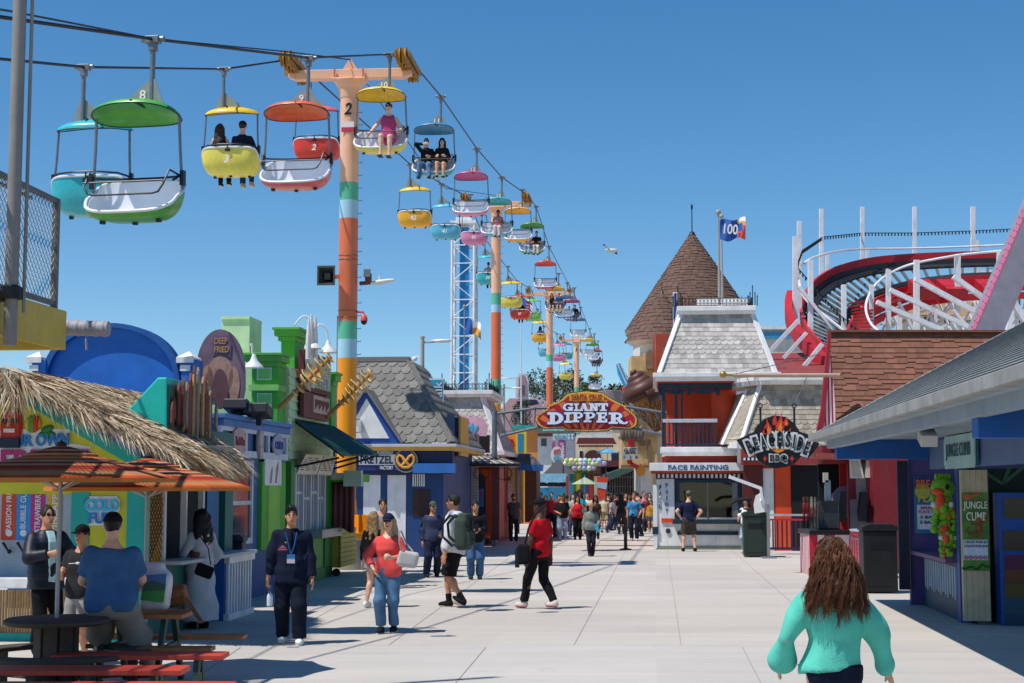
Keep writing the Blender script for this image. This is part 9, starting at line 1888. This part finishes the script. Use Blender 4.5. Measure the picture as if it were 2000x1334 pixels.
pf,I=human('man in a navy quilted jacket and sunglasses standing behind the round table',at(94,19.0),40,1.76,'tan','short','#14100e',('long','#141a2a',J(inf=.028,hem=-.16,kind='puffer',fold=.006,loose=1.4,collar=1)),('long','#101114',J(wide=1.2)),('#15151a','#222'),fat=.2,head=(R(-5),R(6)),glasses=True,LH=(.18,-.30,1.16),RH=(-.10,-.34,1.20),LE=(.8,.3,-.6),RE=(-.8,.3,-.6),hold=(1,1))
strip_front(pf,I,.050,.045,(-.15,.53),cloth('#a9cfd0'),'shirt_front')
human('boy in a black cap and dark shirt eating with a white spoon',at(163,17.8),-20,1.56,'tan','short','#14100e',('tee','#2a2a2e',J(hem=-.1,loose=1.5)),('shorts','#8f8a86',J(len=.9)),('#333','#ddd'),fat=.1,hat=('cap','#101012'),RH=(-.10,-.28,1.18),hold=(0,1),head=(R(-20),R(4)))
p=CF.D(143,1101,17.4);held('spoon','white plastic spoon in the hand of the boy in the black cap','spoon',p,[('spoon',MB().tube([(-.05,0,0),(.03,0,.005)],.004,6).ball((.05,0,.005),(.025,.01,.016),n=8),WHITE)])
ss,I=human('heavy man in a blue tee and tan shorts sitting with his back to the camera',(at(222,15.35)[0],15.35,-.03),186,1.84,'light','short','#1a1512',('tee','#3f6490',J(hem=-.07,sleeve=.72,loose=1.6,inf=.02)),('shorts','#8f877c',J(len=.97,inf=.024,wide=1.4)),('#3a3a3e','#ccc'),zp=.86,pitch=R(10),fat=.75,LF=(.14,-.34,.10),RF=(-.42,-.30,.10),LK=(.2,-1,.2),RK=(-.75,-1,.2),hat=('cap','#191c26'),LH=(.22,-.36,.98),RH=(-.20,-.38,.98),head=(0,R(14)))
g=SDF();g.stack(np.array([(-.06,.235,.20,-.035),(.02,.24,.205,-.04)]),np.array([0,0,.86]),np.array(I['Rt']),infl=.01,z0=-.05,z1=-.015);V,Fq=g.mesh(.012);np_obj('belt',V,Fq,BLK,ss,I['S'])
human('woman in a long white dress with curly black hair turned towards the serving window',feet(389,1228),-140,1.66,'brown','curly','#0d0b0b',None,None,('#1a1a1c','#222'),wom=.9,fat=.35,dress='#c4c4ca',LH=(.22,-.22,1.0),RH=(-.25,-.1,.9))
p=CF.D(399,1115,21.2);g=SDF();g.box((0,0,0),(.12,.05,.085),.04,.02,rot=ry(.35));V,Fq=g.mesh(.011);t=thing('crossbody_bag','black crossbody bag on the back of the white dress','bag',p,CF);o=np_obj('bag',V,Fq,cloth('#121216'));o.parent=t;mb=MB();mb.tube([(.08,.02,.08),(.04,.04,.3),(-.08,.08,.46)],.008,5);o=put('strap',mb,cloth('#121216'),frame=CF);o.parent=t;o.location=(0,0,0)
CROWD=[(1056,63,0,'#2f3f78','#2c3448','#1a1512','woman in a cobalt top at the left edge of the crowd'),(1066,66,20,'#b8285a','#22242c','#15100e','person in a magenta top beside the stall post'),(1077,61,0,'#d04048','#2a2c34','#221a16','man in a coral red tee with sunglasses'),(1091,62,10,'#d8d4c8','#5a6478','#2a2420','man in a white tee and grey cap'),(1107,65,170,'#5f7a4a','#2c2c30','#1a1512','person in a moss green top behind the stocky man'),(1119,64,5,'#9a9ca4','#48587a','#3a2c22','boy in a grey tee'),(1147,66,0,'#dcd8d2','#8a7d6a','#2a2018','woman in a white blouse right of the teal shirt'),(1163,60,0,'#3c362c','#2a2826','#161210','man in a brown jacket and olive cap'),(1180,68,8,'#cbb994','#9a8a6a','#1d1612','woman in a beige dress holding a camera up'),(1188,74,160,'#6a3a3a','#3a3a40','#14100e','person in a rust top farther back'),(1205,72,175,'#1c1c20','#28303c','#120f0e','person in black seen from behind with a blue pack'),(1213,66,180,'#26262a','#2c2c30','#161210','man in dark clothes walking away'),(1222,74,10,'#3c4a34','#38342c','#14100e','person in a dark olive shirt'),(1229,70,0,'#23242a','#3a3c44','#100d0c','person in charcoal in front of the queue fence'),(1250,63,-60,'#241f24','#1f2430','#120f0e','bending person in black next to the blue polo'),(1257,71,20,'#cc7a94','#3a3a44','#5a3a2a','person in a pink hat and top'),(1264,69,-15,'#7a2c3a','#2a2a30','#120f0e','person in a burgundy top'),(1268,76,0,'#b8b0a8','#444a58','#1a1412','person in pale grey by the booth edge'),(1140,78,0,'#4a6a9a','#333844','#1a1412','person in a steel blue shirt deep in the crowd'),(1172,80,0,'#a83838','#2c3038','#120f0e','person in a brick red shirt deep in the crowd'),(1100,80,0,'#c8b04a','#3a3c48','#1a1412','person in a yellow shirt deep in the crowd'),(1198,84,0,'#d8d8d8','#30343c','#1a1412','person in a white shirt before the fence bars'),(1240,82,0,'#3a5a8a','#2a2c34','#120f0e','person in a mid blue jacket before the fence bars'),(1086,76,0,'#2c6a6a','#2a2c34','#120f0e','person in a dark teal top near the fourth tower'),(1125,84,0,'#8a5a9a','#2a2c34','#120f0e','person in a violet top behind the sage umbrella'),(1216,86,0,'#e0e0e0','#444850','#c8c8c8','person in a white cap by the fence')]
for k,(nm_,cc)in enumerate(dict(black='#17171a',navy='#1c2440',charcoal='#2c2d32',maroon='#5a2028',forest='#24402e',slate='#4a5468',brown='#4a3426',ivory='#cfc8b8',plum='#4a2c4a',orange='#b8602c',denim='#4a6488',rose='#b0707c',tan='#a08a68',grey='#77787c').items()):CROWD.append((1052+k*16+(k%3)*5,68+(k*7)%20,(k*50)%360,cc,'#23252c','#14100e','person in a %s top standing at the back of the crowd'%nm_))
for i,(px,D,f,tc_,bc,hc_,lab)in enumerate(CROWD):
 q_=random.Random(i);w=(i%2)
 human(lab,at(px,D),f,q_.uniform(1.6,1.78),('tan','brown','light')[i%3],('short','bob','long')[i%3 if w else 0],hc_,('long' if i%3==0 else 'tee',tc_),('shorts' if i%5==3 else 'long',bc),('#2a2a2c','#ccc'),q=2,wom=.8*w,fat=q_.uniform(0,.15),LF=(.1,q_.uniform(-.15,.15),.09),RF=(-.1,q_.uniform(-.15,.15),.09),group='people in the crowd')
human('tall woman with long curly hair in a turquoise shirt in the crowd',at(1132,63),5,1.86,'brown','curly','#120e0d',('tee','#1fa8b0',J(sleeve=.8,loose=1.6)),('long','#23252c'),('#2a2a2c','#ccc'),q=1,wom=.8,fat=.3,LH=(.12,-.26,1.1))
def rider(key,off,label,top,bot,hair='short',hc_='#14100e',sk='tan',q=1,wom=0.,**kw):
 c=RIDE[key];az=c.rotation_euler.z;h=kw.pop('h',1.7);S=h/1.75;d=Matrix.Rotation(az,3,'Z')@Vector((off-.2,.03,0));p=c.location+d
 a=dict(LH=(.14,-.30,.70),RH=(-.14,-.30,.70),LF=(.10,-.46,.03),RF=(-.10,-.45,.05),LK=(.05,-1,.6),RK=(-.05,-1,.6));a.update(kw);nm=a.pop('name','person')
 return human(label,(p.x,p.y,c.location.z-2.16-.44*S),math.degrees(az),h,sk,hair,hc_,top,bot,a.pop('shoe',('#26262a','#ccc')),zp=.52,q=q,wom=wom,group=None if nm!='person' else 'riders in the chairlift seats',name=nm,**a)
rider('b3',.26,'woman rider with long brown hair in the yellow seat seen from behind',('tank','#17171b'),('long','#121216'),'long','#2a1c14','light',1,.8);rider('b3',-.26,'man rider in a black cap and navy top in the yellow seat',('long','#1a2234'),('long','#1f3046'),'short','#2a221c','light',hat=('cap','#0f0f11'),h=1.8,shoe=('#a89c8c','#c8c0b4'))
st_,I=rider('a10',.18,'painted statue of a bather in a pink wrap sitting in the yellow seat',('tank','#b84a78',J(hem=-.12)),('shorts','#b84a78',J(len=.7)),'short','#171313','pale',1,name='statue',h=1.85,fat=.1,barefoot=True,LH=(.30,-.25,.62),RH=(-.42,-.30,.52),head=(R(-25),R(-24)),glasses=True,hold=(1,0))
for sg in(1,-1):
 a_=I['legs'][sg][2];mb=MB();mb.box(a_[0]-.05,a_[0]+.05,a_[1]-.19,a_[1]+.06,a_[2]-.085,a_[2]-.065);mb.tube([(a_[0]-.045,a_[1]-.08,a_[2]-.07),(a_[0],a_[1]-.08,a_[2]-.01),(a_[0]+.045,a_[1]-.08,a_[2]-.07)],.012,5);o=put('sandal',mb,mat('sandal_black','#1c1613',.6),frame=CF);o.data.transform(Matrix.Scale(I['S'],4));o.parent=st_;o.location=(0,0,0)
rider('a11',-.24,'man rider in a black jacket and blue jeans with a hand at his face',('long','#17181c'),('long','#5c7ea6',J(kind='denim',wide=1.3)),sk='light',RH=(-.05,-.22,1.12),LF=(.16,-.48,.0),RF=(-.18,-.4,.02));rider('a11',.24,'woman rider with long black hair and a pale skirt',('long','#1d1d22'),('skirt','#9a8478',J(len=.1)),'long','#0f0c0b','light',wom=.8)
rider('a13',.05,'child rider in a pink top with a white patterned skirt',('tee','#b87a7e'),('long','#c8bcb8',J(wide=1.6)),'short','#14100e','brown',h=1.55,wom=.5)
rider('a15',-.24,'child rider in a lilac top on the green canopied seat',('tee','#9a8aa8'),('long','#8fb0c8'),'bob','#14100e',q=2,h=1.5);rider('a15',.22,'rider in a black top and white trousers on the green canopied seat',('tee','#1c1c20'),('long','#cac6bc'),q=2)
rider('a17',-.24,'woman rider with a raised arm in front of the fourth tower',('tank','#1c1a20'),('shorts','#2a2c38',J(len=.5)),'long','#1a120e','light',2,.8,RH=(-.35,-.1,1.5));rider('a17',.24,'rider in a blue and white top in front of the fourth tower',('tee','#4a6a96'),('shorts','#2c4460',J(len=.6)),sk='light',q=2,fat=.3)
rider('a19',-.2,'small rider in a grey top under the purple canopy',('tee','#55585e'),('long','#6a86a8'),q=2,h=1.5);rider('a19',.24,'rider in black with jeans under the purple canopy',('long','#18181c'),('long','#3a5578'),q=2)
rider('a23',-.22,'left rider in the distant red canopied seat',('tee','#3a4a6a'),('long','#2a3040'),q=2);rider('a23',.22,'right rider in the distant red canopied seat',('tee','#2a2a30'),('long','#3a4a60'),q=2)
rider('b39',.0,'rider with dark hair in a pale top in the turquoise seat numbered 39',('tee','#a8a4a8'),('long','#17171a'),q=2);rider('b37',.0,'rider in a black jacket in the red seat numbered 37',('long','#121214'),('long','#121216'),q=2,fat=.3,h=1.8);rider('b35',.0,'rider with dark hair in the amber seat below the fourth tower arm',('tee','#b88a84'),('shorts','#2a2c34'),'bob','#1a120e','light',2,.6);rider('b30',.1,'rider in the far lime seat',('tee','#2c3440'),('long','#23252c'),q=2)
